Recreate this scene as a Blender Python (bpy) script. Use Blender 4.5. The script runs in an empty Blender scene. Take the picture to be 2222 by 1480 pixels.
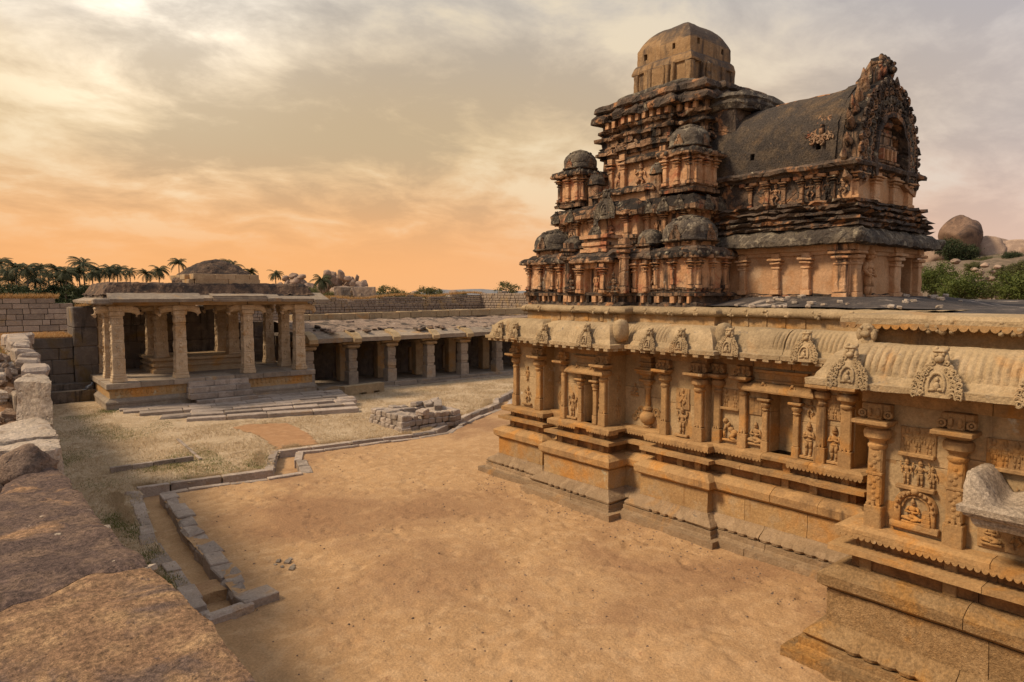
import bpy, bmesh, math, random
from mathutils import Vector, Matrix, noise

S = bpy.context.scene
COL = S.collection
rad = math.radians

# ------------------------------------------------------------ camera
cam_d = bpy.data.cameras.new('camera')
cam_d.lens = 24.0
cam_d.sensor_width = 36.0
cam_d.clip_start = 0.1
cam_d.clip_end = 6000
cam = bpy.data.objects.new('camera', cam_d)
cam.location = (0, 0, 5.0)
cam.rotation_euler = (rad(90 - 3.94), 0, rad(-38.8))
COL.objects.link(cam)
S.camera = cam
S.view_settings.view_transform = 'Standard'
S.view_settings.look = 'None'
S.view_settings.exposure = 0.24
S.view_settings.gamma = 1.0
S.view_settings.use_curve_mapping = False
S.cycles.max_bounces = 6
S.cycles.diffuse_bounces = 3
S.cycles.transparent_max_bounces = 6
S.cycles.use_denoising = True

# ------------------------------------------------------------ sky and sun
SUN_AZ, SUN_EL = -62.0, 46.0          # degrees, azimuth from +Y towards +X: veiled evening sun, off to the left
SUN_DIR = Vector((math.sin(rad(SUN_AZ)) * math.cos(rad(SUN_EL)), math.cos(rad(SUN_AZ)) * math.cos(rad(SUN_EL)), math.sin(rad(SUN_EL))))
GLOW = Vector((math.sin(rad(11.5)) * math.cos(rad(23)), math.cos(rad(11.5)) * math.cos(rad(23)), math.sin(rad(23))))

sun_d = bpy.data.lights.new('sun', 'SUN')
sun_d.energy = 3.4
sun_d.angle = rad(12)
sun_d.color = (1.0, 0.80, 0.56)
sun = bpy.data.objects.new('sun', sun_d)
sun.rotation_euler = (-SUN_DIR).to_track_quat('-Z', 'Y').to_euler()
sun.location = (-20, 20, 30)
COL.objects.link(sun)


class NT:
    """small helper for node trees"""
    def __init__(s, tree):
        s.t = tree; s.n = tree.nodes; s.l = tree.links
    def new(s, typ, **kw):
        n = s.n.new(typ)
        for k, v in kw.items(): setattr(n, k, v)
        return n
    def put(s, sock, v):
        if v is None: return
        if hasattr(v, 'links') or isinstance(v, bpy.types.NodeSocket): s.l.new(v, sock)
        elif isinstance(v, (tuple, list, Vector)):
            v = tuple(v)
            if sock.type == 'RGBA' and len(v) == 3: v = v + (1.0,)
            sock.default_value = v
        else: sock.default_value = v
    def math(s, op, a, b=None, c=None, clamp=False):
        n = s.new('ShaderNodeMath', operation=op); n.use_clamp = clamp
        s.put(n.inputs[0], a); s.put(n.inputs[1], b); s.put(n.inputs[2], c)
        return n.outputs[0]
    def vmath(s, op, a, b=None):
        n = s.new('ShaderNodeVectorMath', operation=op)
        s.put(n.inputs[0], a); s.put(n.inputs[1], b)
        return n.outputs['Value'] if op in ('DOT_PRODUCT', 'LENGTH') else n.outputs['Vector']
    def noise(s, vec, scale, detail=4, rough=0.55, dist=0.0):
        n = s.new('ShaderNodeTexNoise')
        s.put(n.inputs['Vector'], vec); s.put(n.inputs['Scale'], scale)
        n.inputs['Detail'].default_value = detail; n.inputs['Roughness'].default_value = rough
        n.inputs['Distortion'].default_value = dist
        return n.outputs['Fac']
    def voronoi(s, vec, scale, feature='F1', out='Distance'):
        n = s.new('ShaderNodeTexVoronoi', feature=feature)
        s.put(n.inputs['Vector'], vec); s.put(n.inputs['Scale'], scale)
        return n.outputs[out]
    def rng(s, v, a, b, c=0.0, d=1.0):
        n = s.new('ShaderNodeMapRange'); n.interpolation_type = 'SMOOTHSTEP'
        for i, q in enumerate((v, a, b, c, d)): s.put(n.inputs[i], q)
        return n.outputs[0]
    def mix(s, f, a, b, blend='MIX'):
        n = s.new('ShaderNodeMix', data_type='RGBA'); n.blend_type = blend
        s.put(n.inputs[0], f); s.put(n.inputs[6], a); s.put(n.inputs[7], b)
        return n.outputs[2]
    def mapping(s, vec, scale=(1, 1, 1), rot=(0, 0, 0), loc=(0, 0, 0)):
        n = s.new('ShaderNodeMapping')
        s.put(n.inputs[0], vec); n.inputs['Location'].default_value = loc
        n.inputs['Rotation'].default_value = rot; n.inputs['Scale'].default_value = scale
        return n.outputs[0]


W = bpy.data.worlds.new('World')
S.world = W
W.use_nodes = True
w = NT(W.node_tree)
w.n.clear()
tc = w.new('ShaderNodeTexCoord')
d = tc.outputs['Generated']
sp = w.new('ShaderNodeSeparateXYZ'); w.put(sp.inputs[0], d)
zc = w.math('MAXIMUM', sp.outputs[2], 0.0)
den = w.math('ADD', zc, 0.27)
px = w.math('DIVIDE', sp.outputs[0], den)
py = w.math('DIVIDE', sp.outputs[1], den)
cb = w.new('ShaderNodeCombineXYZ'); w.put(cb.inputs[0], px); w.put(cb.inputs[1], py)
P = w.mapping(cb.outputs[0], scale=(1.45, 1.75, 1), rot=(0, 0, rad(32)), loc=(3.1, 1.7, 0))
sdot = w.vmath('DOT_PRODUCT', d, tuple(GLOW))
wsun = w.rng(sdot, 0.30, 0.97)                       # how far towards the sunset
up = w.rng(zc, 0.0, 0.40)
horizon = w.mix(wsun, (0.64, 0.46, 0.37), (0.82, 0.40, 0.155))
mid = w.mix(wsun, (0.54, 0.48, 0.46), (0.64, 0.475, 0.28))
zen = w.mix(wsun, (0.43, 0.455, 0.53), (0.50, 0.465, 0.42))
lowmix = w.mix(w.rng(zc, 0.03, 0.22), horizon, mid)
base = w.mix(w.rng(zc, 0.20, 0.45), lowmix, zen)
n_big = w.noise(P, 0.62, 3, 0.5, 0.3)
n_det = w.noise(P, 2.1, 10, 0.60, 0.25)
cl = w.math('ADD', w.math('MULTIPLY', n_big, 0.55), w.math('MULTIPLY', n_det, 0.6))
dark = w.rng(cl, 0.54, 0.66)
lite = w.rng(cl, 0.58, 0.46)
fade = w.rng(zc, 0.02, 0.16)                          # the haze over the horizon hides the clouds
shade_c = w.mix(wsun, (0.80, 0.80, 0.83), (0.74, 0.75, 0.79))
shaded = w.mix(w.math('MULTIPLY', w.math('MULTIPLY', dark, fade), 0.85), base, w.mix(1.0, base, shade_c, 'MULTIPLY'))
lit_c = w.mix(wsun, (0.66, 0.60, 0.55), (0.86, 0.71, 0.48))
lit = w.mix(w.math('MULTIPLY', w.math('MULTIPLY', lite, fade), 0.50), shaded, lit_c)
# clear evening sky seen through the thin places
sky = w.new('ShaderNodeTexSky', sky_type='NISHITA')
sky.sun_disc = False
sky.sun_elevation = rad(SUN_EL)
sky.sun_rotation = rad(SUN_AZ)
sky.dust_density = 3.0
clear = w.mix(1.0, sky.outputs[0], (0.10, 0.10, 0.10), 'MULTIPLY')
thin = w.rng(w.noise(P, 0.8, 4, 0.5, 0.3), 0.60, 0.80)
col = w.mix(w.math('MULTIPLY', w.math('MULTIPLY', thin, w.rng(zc, 0.12, 0.35)), 0.35), lit, clear)
glow = w.math('POWER', w.math('MAXIMUM', sdot, 0.0), 80.0)
glow = w.math('MULTIPLY', glow, w.rng(cl, 0.68, 0.42, 0.18, 0.75))
gl = w.mix(1.0, col, w.mix(glow, (0, 0, 0), (1.1, 1.03, 0.9)), 'ADD')
bg = w.new('ShaderNodeBackground')
w.put(bg.inputs[0], gl); bg.inputs[1].default_value = 1.0
wo = w.new('ShaderNodeOutputWorld')
w.l.new(bg.outputs[0], wo.inputs[0])


# ------------------------------------------------------------ materials
MATS = {}
def surf(name, cols, scale=1.0, bump=0.4, bscale=18.0, rough=0.9, stain=None, stain2=None, streak=None, speck=0.12, vary=0.12, top=None, cracks=0.0, pits=0.0):
    """weathered stone or plaster: cols = three base colours mixed by noise; stain = (colour, scale, lo, hi);
    streak = (colour, lo, hi): rain streaks; top = (colour, lo, hi): growth on surfaces open to the rain"""
    m = bpy.data.materials.new(name); m.use_nodes = True
    t = NT(m.node_tree); t.n.clear()
    out = t.new('ShaderNodeOutputMaterial'); b = t.new('ShaderNodeBsdfPrincipled')
    t.l.new(b.outputs[0], out.inputs[0])
    g = t.new('ShaderNodeNewGeometry'); pos = g.outputs['Position']
    oi = t.new('ShaderNodeObjectInfo')
    big = t.noise(pos, 0.55 * scale, 5, 0.6, 0.3)
    midn = t.noise(pos, 3.3 * scale, 6, 0.62, 0.2)
    fine = t.noise(pos, 26 * scale, 5, 0.65)
    grain = t.noise(pos, 140 * scale, 2, 0.6)
    c = t.mix(t.rng(big, 0.38, 0.62), cols[0], cols[1])
    c = t.mix(t.rng(midn, 0.44, 0.66), c, cols[2])
    if stain:
        sn = t.noise(pos, stain[1], 6, 0.62, 0.6)
        c = t.mix(t.rng(sn, stain[2], stain[3]), c, stain[0])
    if streak:
        mp = t.mapping(pos, scale=(5.0, 5.0, 0.55))
        sn = t.math('ADD', t.math('MULTIPLY', t.noise(mp, 1.0, 5, 0.6, 0.4), 0.75), t.math('MULTIPLY', big, 0.25))
        c = t.mix(t.rng(sn, streak[1], streak[2]), c, streak[0])
    if top:
        sx = t.new('ShaderNodeSeparateXYZ'); t.put(sx.inputs[0], g.outputs['True Normal'])
        sn = t.math('ADD', t.math('MULTIPLY', t.math('MAXIMUM', sx.outputs[2], -0.2), 0.30), t.math('ADD', t.math('MULTIPLY', t.noise(pos, 1.1 * scale, 6, 0.65, 0.5), 0.7), t.math('MULTIPLY', midn, 0.3)))
        c = t.mix(t.rng(sn, top[1], top[2]), c, top[0])
    if stain2:
        sn = t.noise(pos, stain2[1], 7, 0.68, 0.3)
        c = t.mix(t.rng(sn, stain2[2], stain2[3]), c, stain2[0])
    var = t.math('ADD', t.math('MULTIPLY', oi.outputs['Random'], vary * 2), 1.0 - vary)
    var = t.math('MULTIPLY', var, t.rng(fine, 0.25, 0.75, 1.0 - speck * 1.6, 1.0 + speck * 1.2))
    var = t.math('MULTIPLY', var, t.rng(grain, 0.3, 0.7, 1.0 - speck, 1.0 + speck))
    vc = t.new('ShaderNodeCombineXYZ')
    for i in range(3): t.put(vc.inputs[i], var)
    c = t.mix(1.0, c, vc.outputs[0], 'MULTIPLY')
    t.put(b.inputs['Base Color'], c)
    b.inputs['Roughness'].default_value = rough
    b.inputs['Specular IOR Level'].default_value = 0.18
    h = t.math('ADD', t.math('MULTIPLY', t.noise(pos, bscale, 6, 0.66), 1.0), t.math('MULTIPLY', t.noise(pos, bscale * 0.22, 4, 0.6), 1.6))
    if pits:
        h = t.math('SUBTRACT', h, t.math('MULTIPLY', t.rng(t.voronoi(pos, bscale * 0.55), 0.22, 0.02), pits))
    if cracks:
        h = t.math('SUBTRACT', h, t.math('MULTIPLY', t.rng(t.voronoi(t.mix(0.12, pos, t.noise(pos, 4, 3)), bscale * 0.12, 'DISTANCE_TO_EDGE'), 0.03, 0.0), cracks))
    bp = t.new('ShaderNodeBump'); bp.inputs['Strength'].default_value = min(1.0, bump); bp.inputs['Distance'].default_value = 0.05
    t.put(bp.inputs['Height'], h)
    t.l.new(bp.outputs[0], b.inputs['Normal'])
    MATS[name] = m
    return m

OCH, BLK, LCH = (0.46, 0.215, 0.055), (0.028, 0.022, 0.018), (0.40, 0.335, 0.235)
surf('granite_wall', [(0.37, 0.225, 0.10), (0.295, 0.175, 0.08), (0.43, 0.255, 0.11)], bump=0.35, bscale=30, stain=((0.46, 0.225, 0.065), 1.3, 0.50, 0.68), streak=((0.13, 0.078, 0.042), 0.55, 0.72), stain2=((0.50, 0.40, 0.26), 2.2, 0.64, 0.74))
surf('granite_pale', [(0.39, 0.28, 0.155), (0.325, 0.235, 0.135), (0.44, 0.32, 0.185)], bump=0.5, bscale=34, stain=((0.42, 0.24, 0.10), 1.2, 0.56, 0.72), streak=((0.20, 0.145, 0.09), 0.60, 0.76), stain2=((0.20, 0.165, 0.125), 5.0, 0.60, 0.74))
surf('granite_ochre', [(0.43, 0.265, 0.115), (0.36, 0.215, 0.095), (0.40, 0.275, 0.15)], bump=0.4, bscale=36, stain=((0.49, 0.235, 0.065), 0.9, 0.48, 0.68), stain2=((0.44, 0.36, 0.23), 1.7, 0.60, 0.68), streak=((0.22, 0.115, 0.045), 0.58, 0.74))
surf('granite_panel', [(0.41, 0.285, 0.15), (0.34, 0.23, 0.118), (0.46, 0.315, 0.165)], bump=0.3, bscale=34, stain=((0.42, 0.235, 0.09), 1.1, 0.52, 0.68), streak=((0.17, 0.11, 0.06), 0.57, 0.74), stain2=((0.52, 0.45, 0.33), 2.4, 0.62, 0.72))
surf('granite_rust', [(0.33, 0.165, 0.06), (0.26, 0.13, 0.05), (0.38, 0.20, 0.08)], bump=0.35, bscale=34, stain=((0.16, 0.085, 0.04), 1.6, 0.50, 0.66))
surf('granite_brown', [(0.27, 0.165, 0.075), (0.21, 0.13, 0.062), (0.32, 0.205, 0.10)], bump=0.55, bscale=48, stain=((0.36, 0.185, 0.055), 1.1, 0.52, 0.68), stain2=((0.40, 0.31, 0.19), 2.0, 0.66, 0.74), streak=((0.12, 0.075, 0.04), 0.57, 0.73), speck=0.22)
surf('granite_foot', [(0.31, 0.21, 0.12), (0.25, 0.17, 0.10), (0.36, 0.25, 0.15)], bump=0.5, bscale=34, stain=((0.40, 0.225, 0.09), 1.1, 0.55, 0.72), stain2=((0.17, 0.135, 0.10), 4.0, 0.60, 0.75))
surf('granite_grey', [(0.30, 0.235, 0.175), (0.245, 0.195, 0.15), (0.35, 0.28, 0.205)], bump=0.5, bscale=22, stain=((0.37, 0.235, 0.12), 0.8, 0.54, 0.70), streak=((0.11, 0.085, 0.065), 0.58, 0.74), stain2=((0.42, 0.37, 0.30), 3.0, 0.62, 0.74), vary=0.2)
surf('granite_warm', [(0.40, 0.28, 0.165), (0.33, 0.225, 0.13), (0.44, 0.315, 0.185)], bump=0.45, bscale=22, stain=((0.46, 0.26, 0.10), 0.9, 0.50, 0.68), streak=((0.14, 0.095, 0.06), 0.60, 0.76))
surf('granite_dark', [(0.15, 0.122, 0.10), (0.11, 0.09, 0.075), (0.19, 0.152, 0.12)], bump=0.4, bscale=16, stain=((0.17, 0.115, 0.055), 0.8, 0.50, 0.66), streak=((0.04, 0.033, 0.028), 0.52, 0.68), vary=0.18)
surf('rock_slab_dark', [(0.15, 0.098, 0.075), (0.11, 0.073, 0.06), (0.20, 0.13, 0.09)], bump=0.6, bscale=26, stain=((0.36, 0.21, 0.11), 1.3, 0.56, 0.66), stain2=((0.48, 0.39, 0.29), 7.0, 0.66, 0.72), speck=0.34, pits=0.6)
surf('rock_slab', [(0.27, 0.16, 0.085), (0.205, 0.12, 0.068), (0.32, 0.20, 0.105)], bump=0.6, bscale=26, stain=((0.12, 0.08, 0.062), 1.6, 0.50, 0.66), stain2=((0.13, 0.085, 0.065), 9.0, 0.60, 0.70), speck=0.34, pits=0.6)
surf('rock_pale', [(0.45, 0.365, 0.28), (0.38, 0.30, 0.225), (0.50, 0.41, 0.325)], bump=0.8, bscale=16, stain=((0.28, 0.20, 0.14), 2.0, 0.56, 0.70), speck=0.2, pits=0.6)
surf('granite_speckle', [(0.36, 0.285, 0.21), (0.30, 0.235, 0.17), (0.41, 0.325, 0.24)], bump=0.45, bscale=60, speck=0.3, stain=((0.38, 0.28, 0.19), 1.5, 0.56, 0.74), stain2=((0.15, 0.13, 0.12), 9.0, 0.60, 0.72))
surf('kerb_granite', [(0.37, 0.295, 0.235), (0.30, 0.24, 0.19), (0.42, 0.34, 0.275)], bump=0.7, bscale=16, stain=((0.38, 0.26, 0.16), 1.4, 0.56, 0.72), stain2=((0.19, 0.15, 0.125), 3.5, 0.58, 0.72), vary=0.2)
surf('pillar_granite', [(0.55, 0.405, 0.255), (0.47, 0.335, 0.205), (0.59, 0.45, 0.30)], bump=0.5, bscale=24, stain=((0.45, 0.27, 0.12), 0.9, 0.54, 0.70), streak=((0.17, 0.12, 0.08), 0.60, 0.76))
surf('rock_brown', [(0.24, 0.165, 0.115), (0.19, 0.13, 0.095), (0.30, 0.205, 0.14)], bump=0.8, bscale=22, stain=((0.10, 0.075, 0.06), 2.2, 0.54, 0.68), speck=0.25, pits=0.8)
surf('boulder', [(0.31, 0.215, 0.155), (0.25, 0.175, 0.13), (0.36, 0.255, 0.185)], bump=0.6, bscale=2.0, scale=0.35, stain=((0.14, 0.10, 0.08), 0.3, 0.54, 0.70), streak=((0.15, 0.11, 0.09), 0.60, 0.78))
surf('plaster_orange', [(0.55, 0.315, 0.165), (0.49, 0.265, 0.13), (0.58, 0.36, 0.205)], bump=0.55, bscale=14, streak=((0.06, 0.042, 0.032), 0.51, 0.64), top=(BLK, 0.58, 0.72), stain=((0.44, 0.17, 0.085), 1.8, 0.50, 0.68), stain2=((0.48, 0.40, 0.29), 3.2, 0.62, 0.70))
surf('plaster_panel', [(0.52, 0.30, 0.155), (0.56, 0.34, 0.19), (0.48, 0.26, 0.125)], bump=0.3, bscale=10, stain=((0.53, 0.36, 0.22), 1.5, 0.52, 0.70), streak=((0.20, 0.135, 0.09), 0.62, 0.80), top=(BLK, 0.84, 0.98))
surf('plaster_black', [(0.095, 0.07, 0.053), (0.05, 0.039, 0.032), (0.16, 0.108, 0.073)], bump=0.9, bscale=12, stain=((0.38, 0.19, 0.09), 2.6, 0.53, 0.64), stain2=(LCH, 4.5, 0.60, 0.69), speck=0.2, cracks=0.6)
surf('plaster_mixed', [(0.42, 0.235, 0.125), (0.22, 0.13, 0.075), (0.34, 0.225, 0.14)], bump=0.9, bscale=12, streak=(BLK, 0.48, 0.60), top=(BLK, 0.55, 0.68), stain=((0.36, 0.13, 0.065), 2.4, 0.56, 0.68), stain2=(LCH, 4.0, 0.60, 0.69), speck=0.2, cracks=0.5)
surf('dome_grey', [(0.105, 0.085, 0.065), (0.065, 0.052, 0.042), (0.17, 0.135, 0.095)], bump=0.9, bscale=10, stain=((0.27, 0.225, 0.16), 5.5, 0.52, 0.66), stain2=(BLK, 4.0, 0.55, 0.70), speck=0.25, cracks=0.4)
surf('vault_dark', [(0.062, 0.050, 0.041), (0.048, 0.039, 0.033), (0.092, 0.068, 0.047)], bump=0.7, bscale=26, stain=((0.155, 0.10, 0.055), 0.9, 0.52, 0.72), stain2=((0.21, 0.14, 0.075), 12.0, 0.60, 0.72), speck=0.3)
surf('crown_plaster', [(0.31, 0.19, 0.092), (0.24, 0.145, 0.072), (0.34, 0.22, 0.115)], bump=0.5, bscale=9, streak=((0.09, 0.062, 0.043), 0.47, 0.64), top=((0.085, 0.064, 0.05), 0.50, 0.72), stain2=((0.42, 0.34, 0.24), 3.0, 0.64, 0.74))
surf('roof_dark', [(0.072, 0.06, 0.055), (0.05, 0.043, 0.04), (0.10, 0.082, 0.07)], bump=0.7, bscale=8, stain=((0.40, 0.325, 0.26), 0.9, 0.575, 0.66), stain2=((0.20, 0.16, 0.13), 3.0, 0.58, 0.70), speck=0.2)
surf('roof_rubble', [(0.31, 0.22, 0.16), (0.24, 0.17, 0.125), (0.36, 0.265, 0.195)], bump=1.0, bscale=7, stain=((0.09, 0.07, 0.055), 1.3, 0.50, 0.62), stain2=((0.45, 0.36, 0.28), 3.0, 0.60, 0.70), speck=0.25)
surf('roof_moss', [(0.125, 0.078, 0.05), (0.08, 0.053, 0.038), (0.19, 0.12, 0.075)], bump=1.0, bscale=9, stain=((0.05, 0.038, 0.032), 1.6, 0.48, 0.62), stain2=((0.38, 0.265, 0.155), 3.4, 0.60, 0.72), speck=0.3)
surf('wall_far', [(0.34, 0.255, 0.19), (0.28, 0.21, 0.16), (0.38, 0.29, 0.21)], bump=0.6, bscale=8, stain=((0.40, 0.27, 0.14), 0.9, 0.52, 0.68), vary=0.22)
surf('sand', [(0.455, 0.28, 0.14), (0.405, 0.245, 0.12), (0.50, 0.32, 0.17)], bump=0.55, bscale=22, rough=1.0, stain=((0.30, 0.17, 0.088), 0.22, 0.45, 0.66), stain2=((0.33, 0.185, 0.095), 5.0, 0.58, 0.74), speck=0.12, vary=0.0)
surf('red_earth', [(0.37, 0.205, 0.10), (0.34, 0.185, 0.09), (0.41, 0.235, 0.12)], bump=0.5, bscale=20, rough=1.0, vary=0.0)
surf('dry_turf', [(0.53, 0.395, 0.25), (0.45, 0.325, 0.195), (0.57, 0.44, 0.29)], bump=0.9, bscale=30, rough=1.0, stain=((0.36, 0.285, 0.14), 0.42, 0.58, 0.76), stain2=((0.27, 0.175, 0.09), 1.6, 0.55, 0.68), speck=0.25, vary=0.0)
surf('earth', [(0.30, 0.20, 0.12), (0.26, 0.175, 0.105), (0.34, 0.235, 0.145)], bump=0.8, bscale=6, rough=1.0, scale=0.3, stain=((0.10, 0.10, 0.04), 0.12, 0.50, 0.66))
surf('boulder_brown', [(0.20, 0.125, 0.085), (0.15, 0.095, 0.07), (0.26, 0.165, 0.11)], bump=0.8, bscale=1.6, scale=0.35, stain=((0.085, 0.06, 0.05), 0.35, 0.50, 0.66), streak=((0.08, 0.06, 0.05), 0.52, 0.70), cracks=0.8)
surf('hill_scrub', [(0.19, 0.135, 0.09), (0.14, 0.105, 0.07), (0.25, 0.18, 0.125)], bump=0.9, bscale=2.5, rough=1.0, scale=0.4, stain=((0.10, 0.095, 0.045), 0.25, 0.54, 0.70), stain2=((0.32, 0.24, 0.18), 0.9, 0.62, 0.72))
surf('hill_haze_tint', [(0.20, 0.20, 0.21), (0.18, 0.18, 0.19), (0.22, 0.22, 0.22)], bump=0.1, bscale=0.2, rough=1.0, scale=0.02)  # grey-blue of distant air haze put into the hill colour
surf('bark', [(0.16, 0.12, 0.085), (0.12, 0.09, 0.065), (0.20, 0.155, 0.11)], bump=0.8, bscale=20)
surf('feather', [(0.12, 0.13, 0.16), (0.09, 0.10, 0.12), (0.16, 0.17, 0.20)], bump=0.2, bscale=60)

def leafmat(name, c1, c2, c3, trans=0.25, sc=1.0):
    m = bpy.data.materials.new(name); m.use_nodes = True
    t = NT(m.node_tree); t.n.clear()
    out = t.new('ShaderNodeOutputMaterial'); b = t.new('ShaderNodeBsdfPrincipled')
    g = t.new('ShaderNodeNewGeometry'); oi = t.new('ShaderNodeObjectInfo')
    c = t.mix(t.rng(t.noise(g.outputs['Position'], 1.3 * sc, 3, 0.6), 0.35, 0.65), c1, c2)
    c = t.mix(t.math('MULTIPLY', g.outputs['Random Per Island'], 0.8), c, c3)
    c = t.mix(t.math('MULTIPLY', oi.outputs['Random'], 0.25), c, c2)
    t.put(b.inputs['Base Color'], c); b.inputs['Roughness'].default_value = 0.7
    b.inputs['Specular IOR Level'].default_value = 0.25
    tr = t.new('ShaderNodeBsdfTranslucent'); t.put(tr.inputs[0], c)
    ms = t.new('ShaderNodeMixShader'); ms.inputs[0].default_value = trans
    t.l.new(b.outputs[0], ms.inputs[1]); t.l.new(tr.outputs[0], ms.inputs[2]); t.l.new(ms.outputs[0], out.inputs[0])
    MATS[name] = m
leafmat('leaf_green', (0.085, 0.115, 0.022), (0.05, 0.072, 0.016), (0.15, 0.16, 0.032))
leafmat('leaf_dark', (0.038, 0.055, 0.02), (0.025, 0.038, 0.016), (0.065, 0.075, 0.028))
leafmat('leaf_olive', (0.10, 0.105, 0.035), (0.065, 0.07, 0.028), (0.15, 0.14, 0.045))
leafmat('palm_leaf', (0.045, 0.055, 0.022), (0.028, 0.036, 0.017), (0.085, 0.082, 0.032), 0.2)
leafmat('straw', (0.53, 0.40, 0.24), (0.42, 0.30, 0.165), (0.60, 0.47, 0.31), 0.3)
leafmat('straw_orange', (0.46, 0.27, 0.10), (0.36, 0.20, 0.075), (0.55, 0.35, 0.15), 0.3)
leafmat('weed', (0.15, 0.18, 0.045), (0.10, 0.125, 0.03), (0.25, 0.24, 0.08), 0.3)

# ------------------------------------------------------------ mesh helpers
RN = random.Random(11)

def nz(p, f=1.0, o=0.0):
    return noise.noise(Vector((p[0] * f + o, p[1] * f + o * 1.7, p[2] * f - o)))

class MB:
    def __init__(s): s.v = []; s.f = []
    def add(s, vs, fs):
        n = len(s.v); s.v += [tuple(q) for q in vs]; s.f += [tuple(i + n for i in q) for q in fs]; return s
    def box(s, x0, y0, z0, x1, y1, z1, ch=0.0, M=None):
        c = Vector(((x0 + x1) / 2, (y0 + y1) / 2, (z0 + z1) / 2)); h = ((x1 - x0) / 2, (y1 - y0) / 2, (z1 - z0) / 2)
        if ch <= 0:
            vs = [Vector((a * h[0], b * h[1], e * h[2])) + c for e in (-1, 1) for b in (-1, 1) for a in (-1, 1)]
            fs = [(0, 2, 3, 1), (4, 5, 7, 6), (0, 1, 5, 4), (2, 6, 7, 3), (0, 4, 6, 2), (1, 3, 7, 5)]
        else:
            vs, fs = chamfer_box(h, min(ch, *(0.45 * q * 2 for q in h)))
            vs = [Vector(q) + c for q in vs]
        if M is not None: vs = [M @ q for q in vs]
        return s.add(vs, fs)
    def sweep(s, path, prof, closed=False, step=None, mod=None, caps=True):
        """sweep profile [(out, z)] along a plan path; outward is to the right of travel; mitred corners"""
        pts = [Vector((p[0], p[1])) for p in path]; n = len(pts)
        nor = []
        cnt = n if closed else n - 1
        for i in range(cnt):
            e = (pts[(i + 1) % n] - pts[i]).normalized(); nor.append(Vector((e.y, -e.x)))
        stations = []; L = 0.0
        def mit(i):
            if closed: a, b = nor[i - 1], nor[i % cnt]
            else:
                a = nor[max(0, i - 1)]; b = nor[min(cnt - 1, i)]
            return (a + b) / max(0.25, 1 + a.dot(b))
        for i in range(cnt):
            p, q = pts[i], pts[(i + 1) % n]; ln = (q - p).length
            k = max(1, int(round(ln / step))) if step else 1
            ma, mb_ = mit(i), mit((i + 1) % n if closed else i + 1)
            for j in range(k):
                t = j / k
                # interior stations use the plain normal so that modulation does not shear
                stations.append((p.lerp(q, t), (ma if j == 0 else nor[i]), L + ln * t, ln, t * ln, (ma, mb_, nor[i])))
            L += ln
        if not closed: stations.append((pts[-1], mit(n - 1), L, 1, 0, None))
        vs = []; m = len(prof)
        for (p, nn, l, ln, t, ex) in stations:
            for k, (o, z) in enumerate(prof):
                oo = o + (mod(l, k, t, ln) if mod else 0.0)
                q = p + nn * oo
                if ex and t > 0:
                    # keep inside the mitre at both ends
                    ma, mb_, nr = ex
                    e = Vector((-nr.y, nr.x))
                    sa = (ma * oo).dot(e); sb = ln + (mb_ * oo).dot(e)
                    tt = min(max(t, sa), sb) if sa < sb else (sa + sb) / 2
                    q = p + nr * oo + e * (tt - t)
                vs.append((q.x, q.y, z))
        fs = []; ns = len(stations)
        for i in range(ns if closed else ns - 1):
            a, b = i * m, ((i + 1) % ns) * m
            for k in range(m - 1): fs.append((a + k, b + k, b + k + 1, a + k + 1))
        if caps and not closed:
            fs.append(tuple(range(m))); fs.append(tuple(range((ns - 1) * m + m - 1, (ns - 1) * m - 1, -1)))
        if closed and caps:
            for k, rev in ((0, True), (m - 1, False)):
                q = [i * m + k for i in range(ns)]
                fs.append(tuple(q if rev else q[::-1]))
        return s.add(vs, fs)
    def lathe(s, cx, cy, prof, n=12, p=2.0, ph=0.0, sx=1.0, sy=1.0, mod=None, rot=0.0):
        """revolve [(r, z)]; p > 2 gives a rounded-square section"""
        vs = []; m = len(prof)
        for (r, z) in prof:
            for i in range(n):
                a = 2 * math.pi * (i + ph) / n
                c, q = math.cos(a), math.sin(a)
                k = (abs(c) ** p + abs(q) ** p) ** (-1 / p)
                rr = r * k * (mod(a, z) if mod else 1)
                x, y = rr * c * sx, rr * q * sy
                if rot: x, y = x * math.cos(rot) - y * math.sin(rot), x * math.sin(rot) + y * math.cos(rot)
                vs.append((cx + x, cy + y, z))
        fs = []
        for k in range(m - 1):
            for i in range(n):
                j = (i + 1) % n
                fs.append((k * n + i, k * n + j, (k + 1) * n + j, (k + 1) * n + i))
        fs.append(tuple(range(n - 1, -1, -1))); fs.append(tuple((m - 1) * n + i for i in range(n)))
        return s.add(vs, fs)
    def ell(s, c, r, n=10, m=7, M=None):
        vs = []; c = Vector(c)
        if not hasattr(r, '__len__'): r = (r, r, r)
        vs.append(Vector((0, 0, -r[2])))
        for j in range(1, m):
            t = math.pi * j / m - math.pi / 2
            for i in range(n):
                a = 2 * math.pi * i / n
                vs.append(Vector((r[0] * math.cos(t) * math.cos(a), r[1] * math.cos(t) * math.sin(a), r[2] * math.sin(t))))
        vs.append(Vector((0, 0, r[2])))
        fs = []
        for i in range(n):
            fs.append((0, 1 + (i + 1) % n, 1 + i)); fs.append((len(vs) - 1, 1 + (m - 2) * n + i, 1 + (m - 2) * n + (i + 1) % n))
        for j in range(m - 2):
            for i in range(n):
                fs.append((1 + j * n + i, 1 + j * n + (i + 1) % n, 1 + (j + 1) * n + (i + 1) % n, 1 + (j + 1) * n + i))
        vs = [(M @ q if M is not None else q) + c for q in vs]
        return s.add(vs, fs)
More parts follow.
